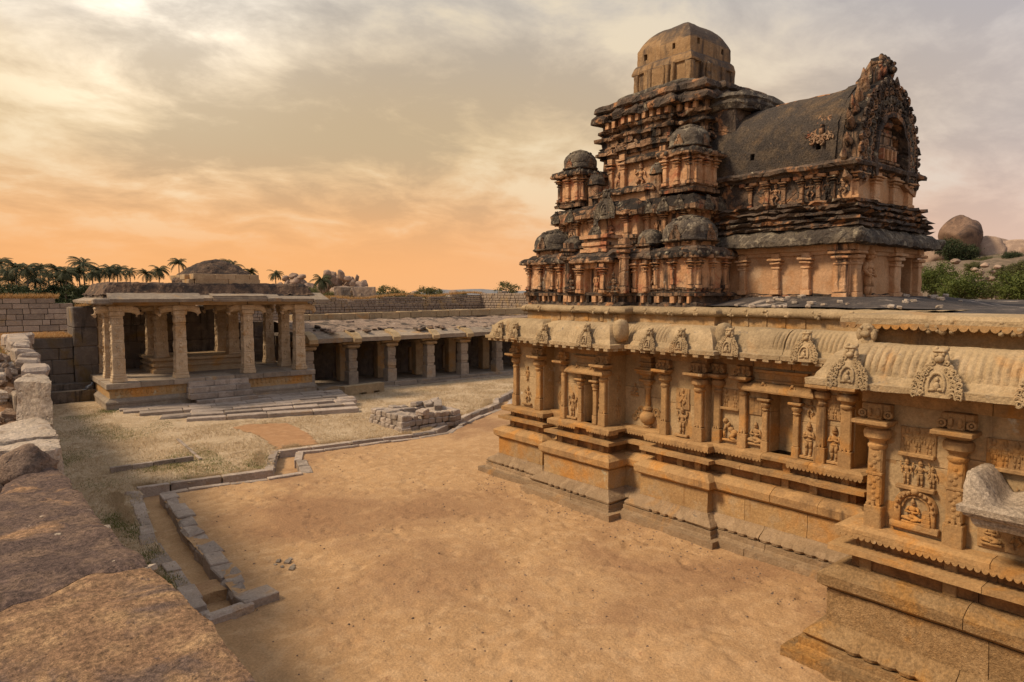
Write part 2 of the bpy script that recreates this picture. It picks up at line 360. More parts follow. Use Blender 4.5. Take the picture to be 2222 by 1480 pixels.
    def tube(s, pts, rs, n=8):
        pts = [Vector(p) for p in pts]
        if not hasattr(rs, '__len__'): rs = [rs] * len(pts)
        vs = []
        for i, p in enumerate(pts):
            t = (pts[min(i + 1, len(pts) - 1)] - pts[max(i - 1, 0)]).normalized()
            a = t.cross(Vector((0, 0, 1)) if abs(t.z) < 0.9 else Vector((1, 0, 0))).normalized(); b = t.cross(a)
            for k in range(n):
                q = 2 * math.pi * k / n
                vs.append(p + (a * math.cos(q) + b * math.sin(q)) * rs[i])
        fs = []
        for i in range(len(pts) - 1):
            for k in range(n):
                fs.append((i * n + k, i * n + (k + 1) % n, (i + 1) * n + (k + 1) % n, (i + 1) * n + k))
        fs.append(tuple(range(n - 1, -1, -1))); fs.append(tuple((len(pts) - 1) * n + k for k in range(n)))
        return s.add(vs, fs)
    def prism(s, poly, h, M):
        """extrude a 2-D outline (x, z) by h along local y, then transform"""
        n = len(poly)
        vs = [M @ Vector((x, 0, z)) for x, z in poly] + [M @ Vector((x, h, z)) for x, z in poly]
        fs = [tuple(range(n)), tuple(range(2 * n - 1, n - 1, -1))] + [(i, i + n, (i + 1) % n + n, (i + 1) % n) for i in range(n)]
        return s.add(vs, fs)
    def xf(s, M):
        s.v = [tuple(M @ Vector(q)) for q in s.v]; return s
    def mesh(s, name, rough=0.0, freq=3.0, sub=0.0, smooth=False, fine=0.0, angle=None):
        me = bpy.data.meshes.new(name)
        me.from_pydata(s.v, [], s.f)
        bm = bmesh.new(); bm.from_mesh(me)
        bmesh.ops.recalc_face_normals(bm, faces=bm.faces)
        if sub:
            for _ in range(6):
                es = [e for e in bm.edges if e.calc_length() > sub]
                if not es: break
                bmesh.ops.subdivide_edges(bm, edges=es, cuts=1, use_grid_fill=True)
        if rough:
            for v in bm.verts:
                p = v.co
                q = noise.noise_vector(p * freq) * rough
                if fine: q += noise.noise_vector(p * freq * 4.3) * fine
                v.co = p + q
        bm.to_mesh(me); bm.free()
        if smooth: me.polygons.foreach_set('use_smooth', [True] * len(me.polygons))
        if angle and hasattr(me, 'set_sharp_from_angle'):
            me.polygons.foreach_set('use_smooth', [True] * len(me.polygons)); me.set_sharp_from_angle(angle=rad(angle))
        me.update()
        return me
    def build(s, name, mat, parent=None, **kw):
        return link(name, s.mesh(name, **kw), mat, parent)

def chamfer_box(h, c):
    vs = []; idx = {}
    for sx in (-1, 1):
        for sy in (-1, 1):
            for sz in (-1, 1):
                for ax in range(3):
                    q = [sx * h[0], sy * h[1], sz * h[2]]
                    for k in range(3):
                        if k != ax: q[k] -= (sx, sy, sz)[k] * c
                    idx[(sx, sy, sz, ax)] = len(vs); vs.append(q)
    fs = []
    for ax in range(3):
        o = [k for k in range(3) if k != ax]
        for sg in (-1, 1):
            quad = []
            for a, b in ((-1, -1), (1, -1), (1, 1), (-1, 1)):
                key = [0, 0, 0]; key[ax] = sg; key[o[0]] = a; key[o[1]] = b
                quad.append(idx[(*key, ax)])
            fs.append(tuple(quad))
        a, b = o
        for sa in (-1, 1):
            for sb in (-1, 1):
                k0 = [0, 0, 0]; k0[a] = sa; k0[b] = sb; k0[ax] = -1
                k1 = list(k0); k1[ax] = 1
                fs.append((idx[(*k0, a)], idx[(*k0, b)], idx[(*k1, b)], idx[(*k1, a)]))
    for sx in (-1, 1):
        for sy in (-1, 1):
            for sz in (-1, 1):
                fs.append(tuple(idx[(sx, sy, sz, k)] for k in range(3)))
    return vs, fs

def link(name, me, mat=None, parent=None, loc=None, rot=None, scale=None):
    o = bpy.data.objects.new(name, me)
    if mat and me is not None and not me.materials: me.materials.append(MATS[mat])
    COL.objects.link(o)
    if loc is not None: o.location = loc
    if rot is not None: o.rotation_euler = rot
    if scale is not None: o.scale = scale
    if parent is not None: adopt(o, parent)
    return o
def adopt(o, parent):
    o.parent = parent
    o.matrix_parent_inverse = parent.matrix_basis.inverted()
def tag(o, label=None, cat=None, group=None, kind=None):
    if label: o['label'] = label
    if cat: o['category'] = cat
    if group: o['group'] = group
    if kind: o['kind'] = kind
    return o
def thing(name, label, cat, loc=(0, 0, 0), group=None):
    o = bpy.data.objects.new(name, None); COL.objects.link(o)
    o.location = loc; o.empty_display_size = 0.3
    return tag(o, label, cat, group)
def structure(o): o['kind'] = 'structure'; return o
def stuff(o, label=None, cat=None):
    o['kind'] = 'stuff'
    return tag(o, label, cat)

STONES = {}
def stone_mesh(sx, sy, sz, kind='cut'):
    """shared meshes of uneven blocks, one small set per proportion class; returned with its nominal size"""
    m = min(sx, sy, sz)
    key = (kind, *(min(6, max(0, round(1.6 * math.log2(q / m)))) for q in (sx, sy, sz)), RN.randrange(3))
    if key not in STONES:
        r = random.Random(str(key)); dims = [2 ** (k / 1.6) for k in key[1:4]]
        c = 0.05 if kind == 'cut' else 0.16
        vs, fs = chamfer_box([q / 2 for q in dims], c)
        j = 0.025 if kind == 'cut' else 0.11
        cor = {}
        out = []
        for q in vs:
            k = tuple(1 if a > 0 else -1 for a in q)
            if k not in cor: cor[k] = Vector((r.uniform(-j, j), r.uniform(-j, j), r.uniform(-j, j)))
            out.append(Vector(q) + cor[k] + Vector((r.uniform(-j, j), r.uniform(-j, j), r.uniform(-j, j))) * 0.35)
        mb = MB().add(out, fs)
        STONES[key] = (mb.mesh('stone_block'), dims)
    return STONES[key]
def stone(name, c, size, mat, parent=None, rz=0.0, tilt=0.0, kind='cut'):
    me, dims = stone_mesh(*size, kind)
    mk = (me.name, mat)
    if mk not in STONES:
        m2 = me.copy(); m2.name = 'stone_block'; m2.materials.append(MATS[mat]); STONES[mk] = m2
    o = link(name, STONES[mk], None, parent, loc=c, rot=(RN.uniform(-tilt, tilt), RN.uniform(-tilt, tilt), rz), scale=[a / b for a, b in zip(size, dims)])
    return o

def T(x, y, z, rz=0.0, s=1.0): return Matrix.Translation((x, y, z)) @ Matrix.Rotation(rz, 4, 'Z') @ Matrix.Scale(s, 4)
FACE_W = rad(-90)   # local -y outward turned to face -X
def facing_w(x, y, z, s=1.0): return T(x, y, z, FACE_W, s)
def facing_s(x, y, z, s=1.0): return T(x, y, z, 0.0, s)   # outward -Y

def ring(c, r, t, n=14, flat=0.6, a0=0.0, a1=2 * math.pi, M=None):
    """a round moulding in the local x-z plane standing out along -y"""
    mb = MB(); closed = a1 - a0 > 6.2
    k = n if closed else n + 1
    vs = []
    for i in range(k):
        a = a0 + (a1 - a0) * i / n
        ca, sa = math.cos(a), math.sin(a)
        for (dr, dy) in ((-t, 0), (-t * 0.6, -t * flat), (t * 0.6, -t * flat), (t, 0)):
            vs.append(Vector((c[0] + (r + dr) * ca, c[1] + dy, c[2] + (r + dr) * sa)))
    fs = []
    for i in range(n if closed else n):
        a, b = i * 4, ((i + 1) % k) * 4
        for q in range(3): fs.append((a + q, a + q + 1, b + q + 1, b + q))
    if M is not None: vs = [M @ q for q in vs]
    return vs, fs

# carved figures -------------------------------------------------------
def figure_mesh(pose, seed=0):
    """a carved figure one unit high, front towards -y, fused into one skin"""
    r = random.Random(seed); mb = MB()
    def limb(a, b, r0, r1): 
        a, b = Vector(a), Vector(b)
        mb.tube([a, a.lerp(b, 0.5), b], [r0, (r0 + r1) / 2 * 1.05, r1], 8); mb.ell(a, r0); mb.ell(b, r1)
    def head(c, k=1.0, crown=True):
        c = Vector(c)
        mb.ell(c, (0.062 * k, 0.06 * k, 0.075 * k)); mb.ell(c + Vector((0, -0.06 * k, -0.01)), (0.016, 0.02, 0.026))
        mb.ell(c + Vector((-0.065 * k, 0, -0.01)), (0.016, 0.02, 0.03)); mb.ell(c + Vector((0.065 * k, 0, -0.01)), (0.016, 0.02, 0.03))
        if crown: mb.lathe(c.x, c.y, [(0.075 * k, c.z + 0.035), (0.08 * k, c.z + 0.06), (0.06 * k, c.z + 0.09), (0.05 * k, c.z + 0.13), (0.025 * k, c.z + 0.17), (0.008, c.z + 0.19)], 8)
    if pose in ('stand', 'hands', 'arms4', 'dance', 'archer'):
        b = 0.04 if pose == 'dance' else 0.0
        hip = 0.43
        head((b, -0.02, 0.80)); mb.ell((b, 0, 0.70), (0.035, 0.035, 0.05))
        mb.ell((b, 0, 0.62), (0.105, 0.06, 0.085)); mb.ell((b * 0.5, 0, 0.52), (0.075, 0.055, 0.08)); mb.ell((0, 0, hip), (0.10, 0.065, 0.07))
        if pose == 'dance':
            limb((-0.05, 0, hip), (-0.13, -0.05, 0.26), 0.055, 0.045); limb((-0.13, -0.05, 0.26), (-0.03, -0.02, 0.04), 0.045, 0.03)
            limb((0.05, 0, hip), (0.17, -0.05, 0.33), 0.055, 0.045); limb((0.17, -0.05, 0.33), (0.06, -0.03, 0.17), 0.042, 0.03)
            limb((b - 0.11, 0, 0.66), (-0.19, -0.03, 0.60), 0.034, 0.028); limb((-0.19, -0.03, 0.60), (-0.21, -0.04, 0.76), 0.028, 0.022)
            limb((b + 0.11, 0, 0.66), (0.21, -0.03, 0.64), 0.034, 0.028); limb((0.21, -0.03, 0.64), (0.25, -0.05, 0.50), 0.028, 0.022)
        else:
            for sg in (-1, 1):
                limb((0.05 * sg, 0, hip), (0.06 * sg, -0.02, 0.23), 0.055, 0.042); limb((0.06 * sg, -0.02, 0.23), (0.06 * sg, 0, 0.05), 0.042, 0.03)
                mb.ell((0.07 * sg, -0.04, 0.03), (0.03, 0.055, 0.025))
                if pose == 'hands':
                    limb((0.11 * sg, 0, 0.66), (0.16 * sg, -0.02, 0.54), 0.034, 0.03); limb((0.16 * sg, -0.02, 0.54), (0.02 * sg, -0.08, 0.58), 0.028, 0.022)
                elif pose == 'archer' and sg > 0:
                    limb((0.11, 0, 0.66), (0.20, -0.03, 0.60), 0.034, 0.028); limb((0.20, -0.03, 0.60), (0.26, -0.05, 0.66), 0.028, 0.022)
                else:
                    limb((0.11 * sg, 0, 0.66), (0.165 * sg, -0.01, 0.53), 0.034, 0.03); limb((0.165 * sg, -0.01, 0.53), (0.13 * sg, -0.06, 0.42), 0.028, 0.022)
                if pose == 'arms4':
                    limb((0.11 * sg, 0, 0.67), (0.19 * sg, 0.0, 0.63), 0.032, 0.026); limb((0.19 * sg, 0, 0.63), (0.21 * sg, -0.02, 0.76), 0.026, 0.02)
                    mb.ell((0.21 * sg, -0.02, 0.80), (0.035, 0.02, 0.045))
        if pose == 'archer':
            for i in range(9):
                a = -1.25 + 2.5 * i / 8
                mb.ell((0.22 + 0.10 * math.cos(a), -0.03, 0.62 + 0.30 * math.sin(a)), (0.02, 0.02, 0.05), 6, 5)
        for i in range(7):   # belt and garland
            a = math.pi * (i / 6)
            mb.ell((0.09 * math.cos(a), -0.055 * math.sin(a) - 0.01, 0.455 - 0.012 * math.sin(a)), (0.022, 0.018, 0.016), 6, 5)
    elif pose == 'sit':
        head((0, -0.02, 0.72)); mb.ell((0, 0, 0.62), (0.04, 0.04, 0.05)); mb.ell((0, 0, 0.53), (0.14, 0.075, 0.11)); mb.ell((0, 0, 0.38), (0.11, 0.08, 0.10)); mb.ell((0, 0, 0.25), (0.15, 0.09, 0.09))
        limb((-0.08, -0.03, 0.23), (-0.28, -0.09, 0.20), 0.07, 0.06); limb((-0.28, -0.09, 0.20), (0.04, -0.11, 0.15), 0.055, 0.04)
        limb((0.08, -0.03, 0.23), (0.28, -0.09, 0.20), 0.07, 0.06); limb((0.28, -0.09, 0.20), (0.02, -0.12, 0.13), 0.055, 0.04)
        for sg in (-1, 1):
            limb((0.14 * sg, 0, 0.57), (0.22 * sg, -0.03, 0.42), 0.045, 0.038); limb((0.22 * sg, -0.03, 0.42), (0.05 * sg, -0.10, 0.42), 0.036, 0.028)
        mb.box(-0.34, -0.12, 0.0, 0.34, 0.02, 0.09, 0.02)
    elif pose == 'crawl':
        head((-0.20, -0.05, 0.80), 1.5, False); mb.ell((-0.10, 0, 0.62), (0.12, 0.07, 0.12)); mb.ell((0.02, 0, 0.48), (0.14, 0.08, 0.12)); mb.ell((0.17, 0, 0.36), (0.16, 0.09, 0.13))
        limb((0.20, -0.03, 0.33), (0.06, -0.08, 0.16), 0.10, 0.07); limb((0.06, -0.08, 0.16), (0.30, -0.06, 0.07), 0.07, 0.05)
        limb((-0.16, -0.02, 0.64), (-0.24, -0.06, 0.40), 0.055, 0.045); limb((-0.24, -0.06, 0.40), (-0.22, -0.07, 0.16), 0.045, 0.035)
        limb((-0.05, -0.04, 0.60), (0.02, -0.10, 0.74), 0.05, 0.04)
        mb.box(-0.36, -0.10, 0.0, 0.36, 0.02, 0.09, 0.02)
    elif pose == 'lion':
        mb.ell((0, -0.02, 0.62), (0.20, 0.16, 0.20)); mb.ell((0, -0.16, 0.52), (0.12, 0.09, 0.09))
        for sg in (-1, 1):
            mb.ell((0.09 * sg, -0.15, 0.68), (0.05, 0.05, 0.05)); mb.ell((0.17 * sg, 0, 0.82), (0.05, 0.05, 0.08)); mb.ell((0.17 * sg, -0.06, 0.50), (0.09, 0.08, 0.16))
            limb((0.12 * sg, -0.05, 0.32), (0.15 * sg, -0.12, 0.03), 0.09, 0.07)
        mb.ell((0, 0, 0.30), (0.19, 0.15, 0.26))
        for i in range(9):
            a = math.pi * i / 8
            mb.ell((0.22 * math.cos(a), 0.0, 0.62 + 0.22 * math.sin(a)), 0.055, 6, 5)
    me = mb.mesh('figure_' + pose)
    return me

FIG = {}
def figure(name, pose, M, h, mat, parent, depth=0.8, label=None):
    """put a figure of height h at matrix M; figures of one pose share their mesh"""
    k = (pose, mat)
    if k not in FIG:
        me = figure_mesh(pose); me.materials.append(MATS[mat]); FIG[k] = me
        me.polygons.foreach_set('use_smooth', [True] * len(me.polygons))
    o = bpy.data.objects.new(name, FIG[k]); COL.objects.link(o)
    o.matrix_world = M @ Matrix.Diagonal((h, h * depth, h, 1))
    if parent is not None: adopt(o, parent)
    if label: o['label'] = label
    return o

# ------------------------------------------------------------ ground
def inside(poly, x, y):
    c = False; n = len(poly); j = n - 1
    for i in range(n):
        xi, yi = poly[i]; xj, yj = poly[j]
        if (yi > y) != (yj > y) and x < (xj - xi) * (y - yi) / (yj - yi) + xi: c = not c
        j = i
    return c
def smooth01(a, b, x):
    t = min(1, max(0, (x - a) / (b - a))); return t * t * (3 - 2 * t)
def ground_z(x, y):
    return 0.30 * smooth01(26.0, 31.5, y) * smooth01(14.0, 9.5, x)
def sheet(name, poly, cell, mat, zfun, x0, y0, x1, y1):
    nx, ny = int((x1 - x0) / cell), int((y1 - y0) / cell)
    idx = {}; vs = []; fs = []
    def vid(i, j):
        if (i, j) not in idx:
            x, y = x0 + i * cell, y0 + j * cell
            idx[(i, j)] = len(vs); vs.append((x, y, zfun(x, y)))
        return idx[(i, j)]
    for i in range(nx):
        for j in range(ny):
            if inside(poly, x0 + (i + 0.5) * cell, y0 + (j + 0.5) * cell):
                fs.append((vid(i, j), vid(i + 1, j), vid(i + 1, j + 1), vid(i, j + 1)))
    me = bpy.data.meshes.new(name); me.from_pydata(vs, [], fs)
    me.polygons.foreach_set('use_smooth', [True] * len(me.polygons)); me.update()
    return structure(link(name, me, mat))

# centre lines of the drain and the width of its trench
DR_OUT = [(2.80, 11.0), (2.84, 12.3), (2.84, 13.6), (2.84, 14.9), (2.98, 16.2), (3.10, 17.4), (3.22, 18.5), (3.28, 19.38), (4.05, 19.36), (5.3, 19.2), (6.62, 19.06),
          (7.15, 20.4), (7.66, 21.42), (8.69, 21.26), (10.0, 21.05), (12.2, 20.85), (13.3, 20.95), (14.95, 22.1), (16.2, 22.9), (17.7, 23.7), (18.9, 24.5), (19.75, 25.6), (24.0, 28.5)]
DR_IN = [(3.30, 11.0), (3.36, 12.3), (3.38, 13.6), (3.40, 14.9), (3.52, 16.2), (3.60, 17.4), (3.66, 18.62), (4.3, 18.60), (5.3, 18.48), (7.18, 18.30),
         (7.62, 19.8), (8.02, 20.76), (8.82, 20.64), (10.0, 20.52), (12.2, 20.36), (13.4, 20.40), (14.5, 21.25), (15.6, 22.0), (17.1, 22.8), (18.5, 23.5), (19.6, 24.6), (20.5, 25.3), (24.6, 28.0)]
SAND_POLY = DR_IN + [(30, 28.0), (30, -12), (-6, -12), (-6, 8), (1.2, 10.80), (3.30, 10.80)]
TURF_POLY = DR_OUT + [(24, 30), (32, 30), (32, 40), (-3, 40), (-3, 10.80), (2.80, 10.80)]

gm = MB().add([(-3000, -3000, -0.62), (3000, -3000, -0.62), (3000, 3000, -0.62), (-3000, 3000, -0.62)], [(0, 1, 2, 3)])
structure(gm.build('ground', 'earth'))
FR = random.Random(63)
SCUFF = {}
for _ in range(900):
    fx, fy = FR.uniform(1.5, 11), FR.uniform(2.5, 20)
    a_ = FR.uniform(0, 3.14); SCUFF.setdefault((int(fx * 2), int(fy * 2)), []).append((fx, fy, math.cos(a_), math.sin(a_), FR.uniform(0.07, 0.14)))
def scuff(x, y):
    v = 0.0
    for i in (-1, 0, 1):
        for j in (-1, 0, 1):
            for (fx, fy, c, s_, r_) in SCUFF.get((int(x * 2) + i, int(y * 2) + j), ()):
                u, w_ = (x - fx) * c + (y - fy) * s_, -(x - fx) * s_ + (y - fy) * c
                q = (u / (r_ * 1.9)) ** 2 + (w_ / r_) ** 2
                if q < 2.2: v += -0.028 * math.exp(-q * 2.2) + 0.014 * math.exp(-((q - 1.2) * 3) ** 2)
    return v
def sand_z(x, y):
    return scuff(x, y) + 0.035 * nz((x, y, 0), 0.7) + 0.016 * nz((x, y, 3), 2.6) + 0.006 * nz((x, y, 9), 8.0) + 0.10 * smooth01(11.6, 12.6, x) * smooth01(4, 6, y) * smooth01(8.6, 7.8, y)
sheet('courtyard_sand', SAND_POLY, 0.06, 'sand', sand_z, 0.8, 2.0, 13.0, 24.0)
FAR_SAND = [p for p in SAND_POLY]
sheet('far_sand', FAR_SAND, 0.2, 'sand', lambda x, y: sand_z(x, y) - 0.02 * smooth01(13.2, 12.6, x), 12.6, 14.0, 24.6, 28.0)
def turf_z(x, y):
    return ground_z(x, y) + 0.03 * nz((x, y, 0), 0.8, 4) + 0.022 * nz((x, y, 0), 3.0, 9)
sheet('dry_lawn', TURF_POLY, 0.16, 'dry_turf', turf_z, 0.6, 10.6, 28.0, 38.0)
# bare red earth in front of the pavilion's paving
EARTH = [(7.75, 21.75), (9.05, 21.55), (9.5, 23.6), (9.65, 25.9), (8.6, 26.4), (7.7, 26.3), (7.95, 24.0)]
sheet('bare_earth', EARTH, 0.10, 'red_earth', lambda x, y: turf_z(x, y) + 0.012, 7.5, 21.4, 9.8, 26.6)
# floor of the drain
dz = MB()
n = 40
def along(path, t):
    L = [0.0]
    for a, b in zip(path, path[1:]): L.append(L[-1] + math.dist(a, b))
    q = t * L[-1]
    for i in range(len(path) - 1):
        if q <= L[i + 1] + 1e-9:
            k = (q - L[i]) / max(1e-9, L[i + 1] - L[i])
            return (path[i][0] + (path[i + 1][0] - path[i][0]) * k, path[i][1] + (path[i + 1][1] - path[i][1]) * k)
    return path[-1]
K = [0, 1, 2, 3, 4, 5, 6]
vs = []; fs = []
seg_o = [0, 1, 2, 3, 4, 5, 6, 7]
strip_o = [DR_OUT[i] for i in range(0, 8)] + [DR_OUT[8], DR_OUT[9], DR_OUT[10], DR_OUT[11], DR_OUT[12]] + DR_OUT[13:]
strip_i = [DR_IN[i] for i in range(0, 7)] + [DR_IN[6], DR_IN[7], DR_IN[8], DR_IN[9], DR_IN[10], DR_IN[11]] + DR_IN[12:]
m_ = min(len(strip_o), len(strip_i))
for k in range(m_):
    a, b = strip_o[k], strip_i[k]
    z = -0.22 + 0.02 * nz((a[0], a[1], 1), 2) if k > 0 else -0.26
    ex = 0.15
    dx, dy = b[0] - a[0], b[1] - a[1]; l = math.hypot(dx, dy)
    vs += [(a[0] - dx / l * ex, a[1] - dy / l * ex, z), (b[0] + dx / l * ex, b[1] + dy / l * ex, z)]
    if k: fs.append((2 * k - 2, 2 * k - 1, 2 * k + 1, 2 * k))
structure(MB().add(vs, fs).build('drain_floor', 'sand', sub=0.3, rough=0.015, freq=4))

# kerb stones of the drain: every stone is a part
drain = thing('stone_drain', 'long zigzag open drain lined with rough grey kerb stones across the yard', 'drain', (3.1, 11, 0))
def kerb_run(path, side, wmin, wmax, lmin, lmax, h, i0=0):
    """stones along a path; side +1 puts them to the left of travel"""
    for a, b in zip(path, path[1:]):
        A, B = Vector(a), Vector(b); L = (B - A).length
        e = (B - A) / L; nrm = Vector((-e.y, e.x)) * side
        q = 0.0
        k = max(1, round(L / RN.uniform(lmin, lmax)))
        for i in range(k):
            l = L / k
            wd = RN.uniform(wmin, wmax)
            c = A + e * (l * (i + 0.5)) + nrm * (wd / 2 - 0.04 + RN.uniform(-0.02, 0.03))
            hh = h * RN.uniform(0.85, 1.15)
            zt = max(0, ground_z(c.x, c.y)) + 0.03 + RN.uniform(-0.02, 0.03)
            stone('kerb_stone', (c.x, c.y, zt - hh / 2), (l - RN.uniform(0.01, 0.035), wd, hh), 'kerb_granite', drain, math.atan2(e.y, e.x) + RN.uniform(-0.04, 0.04), 0.03, 'rough' if RN.random() < 0.35 else 'cut')
kerb_run(DR_OUT[0:8], 1, 0.22, 0.36, 0.45, 0.75, 0.36)
kerb_run(DR_OUT[7:11], 1, 0.18, 0.24, 0.8, 1.2, 0.36)
kerb_run(DR_OUT[10:13], 1, 0.2, 0.28, 0.6, 0.9, 0.36)
kerb_run(DR_OUT[12:16], 1, 0.16, 0.22, 0.9, 1.3, 0.36)
kerb_run(DR_OUT[15:], 1, 0.22, 0.3, 0.7, 1.0, 0.36)
kerb_run(DR_IN[0:7], -1, 0.30, 0.46, 0.40, 0.70, 0.38)
kerb_run(DR_IN[6:10], -1, 0.14, 0.26, 0.9, 1.3, 0.34)
kerb_run(DR_IN[9:12], -1, 0.22, 0.34, 0.6, 0.9, 0.36)
kerb_run(DR_IN[11:15], -1, 0.13, 0.20, 0.9, 1.4, 0.34)
kerb_run(DR_IN[14:], -1, 0.16, 0.26, 0.7, 1.1, 0.34)
stone('kerb_stone', (3.52, 11.02, 0.02), (0.58, 0.44, 0.26), 'kerb_granite', drain, 0.12, 0.02)
stone('kerb_stone', (3.05, 10.80, -0.04), (0.74, 0.22, 0.34), 'kerb_granite', drain, 0.13, 0.03, 'rough')
stone('kerb_stone', (2.62, 11.35, -0.02), (0.36, 0.42, 0.28), 'kerb_granite', drain, 0.0, 0.03)
# earth step inside the drain
stuff(MB().box(2.86, 11.95, -0.30, 3.34, 12.5, -0.05).build('silt_bank', 'sand', None, sub=0.08, rough=0.03, freq=6), 'bank of sandy silt lying inside the near end of the drain', 'silt')

# low kerb in the lawn left of the drain
kb = thing('lawn_kerb', 'low straight stone kerb with a corner, sunk in the dry lawn', 'kerb', (4.4, 21.8, 0))
for i in range(4):
    x = 3.3 + i * 0.55
    stone('kerb_stone', (x, 21.8, ground_z(x, 21.8) + 0.02), (0.53, 0.14, 0.24), 'kerb_granite', kb, 0.0, 0.015)
for i in range(5):
    y = 22.1 + i * 0.72
    stone('kerb_stone', (5.42 + 0.035 * i, y, ground_z(5.5, y) - 0.03), (0.09, 0.70, 0.14), 'kerb_granite', kb, -0.04, 0.015)

# square stone well
well = thing('stone_well', 'low square well of stacked rough grey stones near the drain', 'well', (13.5, 22.8, 0))
def ring_course(x0, y0, x1, y1, z, h, wd, lo, hi, skip=0.0):
    for (ax, ay, bx, by) in ((x0, y1, x0, y0), (x0, y0, x1, y0), (x1, y0, x1, y1), (x1, y1, x0, y1)):
        A, B = Vector((ax, ay)), Vector((bx, by)); L = (B - A).length; e = (B - A) / L; nn = Vector((-e.y, e.x))
        k = max(1, round(L / RN.uniform(lo, hi)))
        for i in range(k):
            if RN.random() < skip: continue
            c = A + e * (L * (i + 0.5) / k) + nn * (wd / 2 + RN.uniform(-0.03, 0.03))
            hh = h * RN.uniform(0.85, 1.1)
            stone('well_stone', (c.x, c.y, z + hh / 2), (L / k - 0.015, wd * RN.uniform(0.8, 1.1), hh), 'kerb_granite', well, math.atan2(e.y, e.x) + RN.uniform(-0.08, 0.08), 0.05, 'rough')
for c in range(3):
    ring_course(12.2 + 0.03 * c, 21.55 + 0.03 * c, 14.9 - 0.03 * c, 24.1 - 0.03 * c, -0.05 + 0.2 * c, 0.2, 0.42, 0.24, 0.42, (0, 0, 0.12)[c])
ring_course(12.75, 22.1, 14.4, 23.6, 0.30, 0.22, 0.28, 0.4, 0.8, 0.25)
ring_course(12.85, 22.2, 14.3, 23.5, 0.02, 0.28, 0.3, 0.4, 0.7)
MB().box(12.7, 22.05, -0.1, 14.45, 23.65, 0.02).build('well_floor', 'earth', well)
for i, (x, y, a) in enumerate(((14.05, 23.55, 0.3), (14.35, 23.2, 1.2), (13.2, 21.75, 0.5), (14.9, 23.6, 0.9))):
    stone('well_stone', (x, y, 0.60), (0.5, 0.34, 0.2), 'kerb_granite', well, a, 0.2, 'rough')
stone('well_stone', (14.4, 22.55, 0.62), (0.3, 1.15, 0.28), 'kerb_granite', well, -0.55, 0.1)

# loose stones on the sand
for i, (x, y, s_) in enumerate(((4.40, 12.45, 0.10), (4.52, 12.30, 0.13), (4.36, 12.15, 0.07), (4.56, 12.10, 0.06), (4.47, 11.95, 0.12), (4.62, 12.42, 0.08), (4.30, 12.33, 0.06))):
    tag(stone('loose_stone', (x, y, s_ * 0.15), (s_, s_ * 0.8, s_ * 0.4), 'granite_grey', None, RN.uniform(0, 3), 0.2, 'rough'), 'small flat grey stone in the cluster lying on bare sand', 'stone', 'cluster of small stones on the sand')

# notched block in front of the cloister
nb = MB()
ol = [(-1.2, 0.0), (-0.35, 0.0), (-0.35, 0.12), (0.1, 0.12), (0.1, 0.0), (0.55, 0.0), (0.55, 0.13), (0.9, 0.13), (0.9, 0.0), (1.2, 0.0), (1.2, 0.5), (-1.2, 0.5)]
nb.prism(ol, 0.45, T(15.5, 31.0, -0.02, rad(10)))
tag(nb.build('notched_block', 'granite_pale', None, rough=0.015, freq=5), 'long notched granite block lying in front of the colonnade', 'block')

# short straw on the lawn and weeds
def blades(name, mat, n, place, hmin, hmax, wd, lean, seed):
    r = random.Random(seed); vs = []; fs = []
    k = 0
    while k < n:
        q = place(r)
        if q is None: continue
        x, y, z = q
        a = r.uniform(0, 6.283); h = r.uniform(hmin, hmax); l = r.uniform(0.2, lean) * h
        ca, sa = math.cos(a), math.sin(a); w_ = wd * r.uniform(0.6, 1.3)
        b = r.uniform(0, 6.283)
        i = len(vs)
        vs += [(x - ca * w_, y - sa * w_, z - 0.01), (x + ca * w_, y + sa * w_, z - 0.01), (x + math.cos(b) * l, y + math.sin(b) * l, z + h * 0.8)]
        fs.append((i, i + 1, i + 2)); k += 1
    me = bpy.data.meshes.new(name); me.from_pydata(vs, [], fs); me.update()
    return link(name, me, mat)
def turf_place(r):
    y = 10.8 + 25 * r.random() ** 1.3; x = r.uniform(0.9, 26)
    if not inside(TURF_POLY, x, y) or y > 33 or inside(EARTH, x, y): return None
    if math.hypot(x, y) < 10: return None
    if 12.1 < x < 15 and 21.5 < y < 24.2: return None
    if noise.noise(Vector((x * 0.8, y * 0.8, 2.0))) + r.uniform(-0.4, 0.4) < -0.1: return None
    if 4.4 < x < 13.4 and y > 27.3 - 0.12 * (x - 6): return None
    if x > 13.3 and y > 31.5: return None
    return x, y, turf_z(x, y)
stuff(blades('dry_grass', 'straw', 60000, turf_place, 0.025, 0.11, 0.010, 1.6, 3), 'short matted dry grass covering the lawn', 'grass')
def weed_place(r):
    x, y = r.choice(((2.45, 17.2), (2.5, 16.6), (2.6, 15.9), (2.35, 16.9), (2.62, 14.2), (2.5, 13.2), (2.55, 12.6), (6.4, 19.6), (6.55, 20.2), (7.0, 20.9), (4.6, 19.5), (4.0, 21.6), (4.6, 21.6), (4.4, 31.3), (4.3, 31.4)))
    x += r.gauss(0, 0.16); y += r.gauss(0, 0.3)
    if not inside(TURF_POLY, x, y): return None
    return x, y, turf_z(x, y)
stuff(blades('green_weeds', 'weed', 6000, weed_place, 0.03, 0.075, 0.010, 0.9, 5), 'green weeds growing along the kerb stones', 'weeds')
def green_place(r):
    x = r.uniform(1.2, 6.0); y = r.uniform(17, 31)
    if not inside(TURF_POLY, x, y) or noise.noise(Vector((x * 0.45, y * 0.35, 5.0))) < 0.12 + r.uniform(-0.1, 0.2): return None
    return x, y, turf_z(x, y)
stuff(blades('green_grass', 'weed', 9000, green_place, 0.03, 0.07, 0.010, 1.3, 8), 'patches of short green grass in the dry lawn', 'grass')

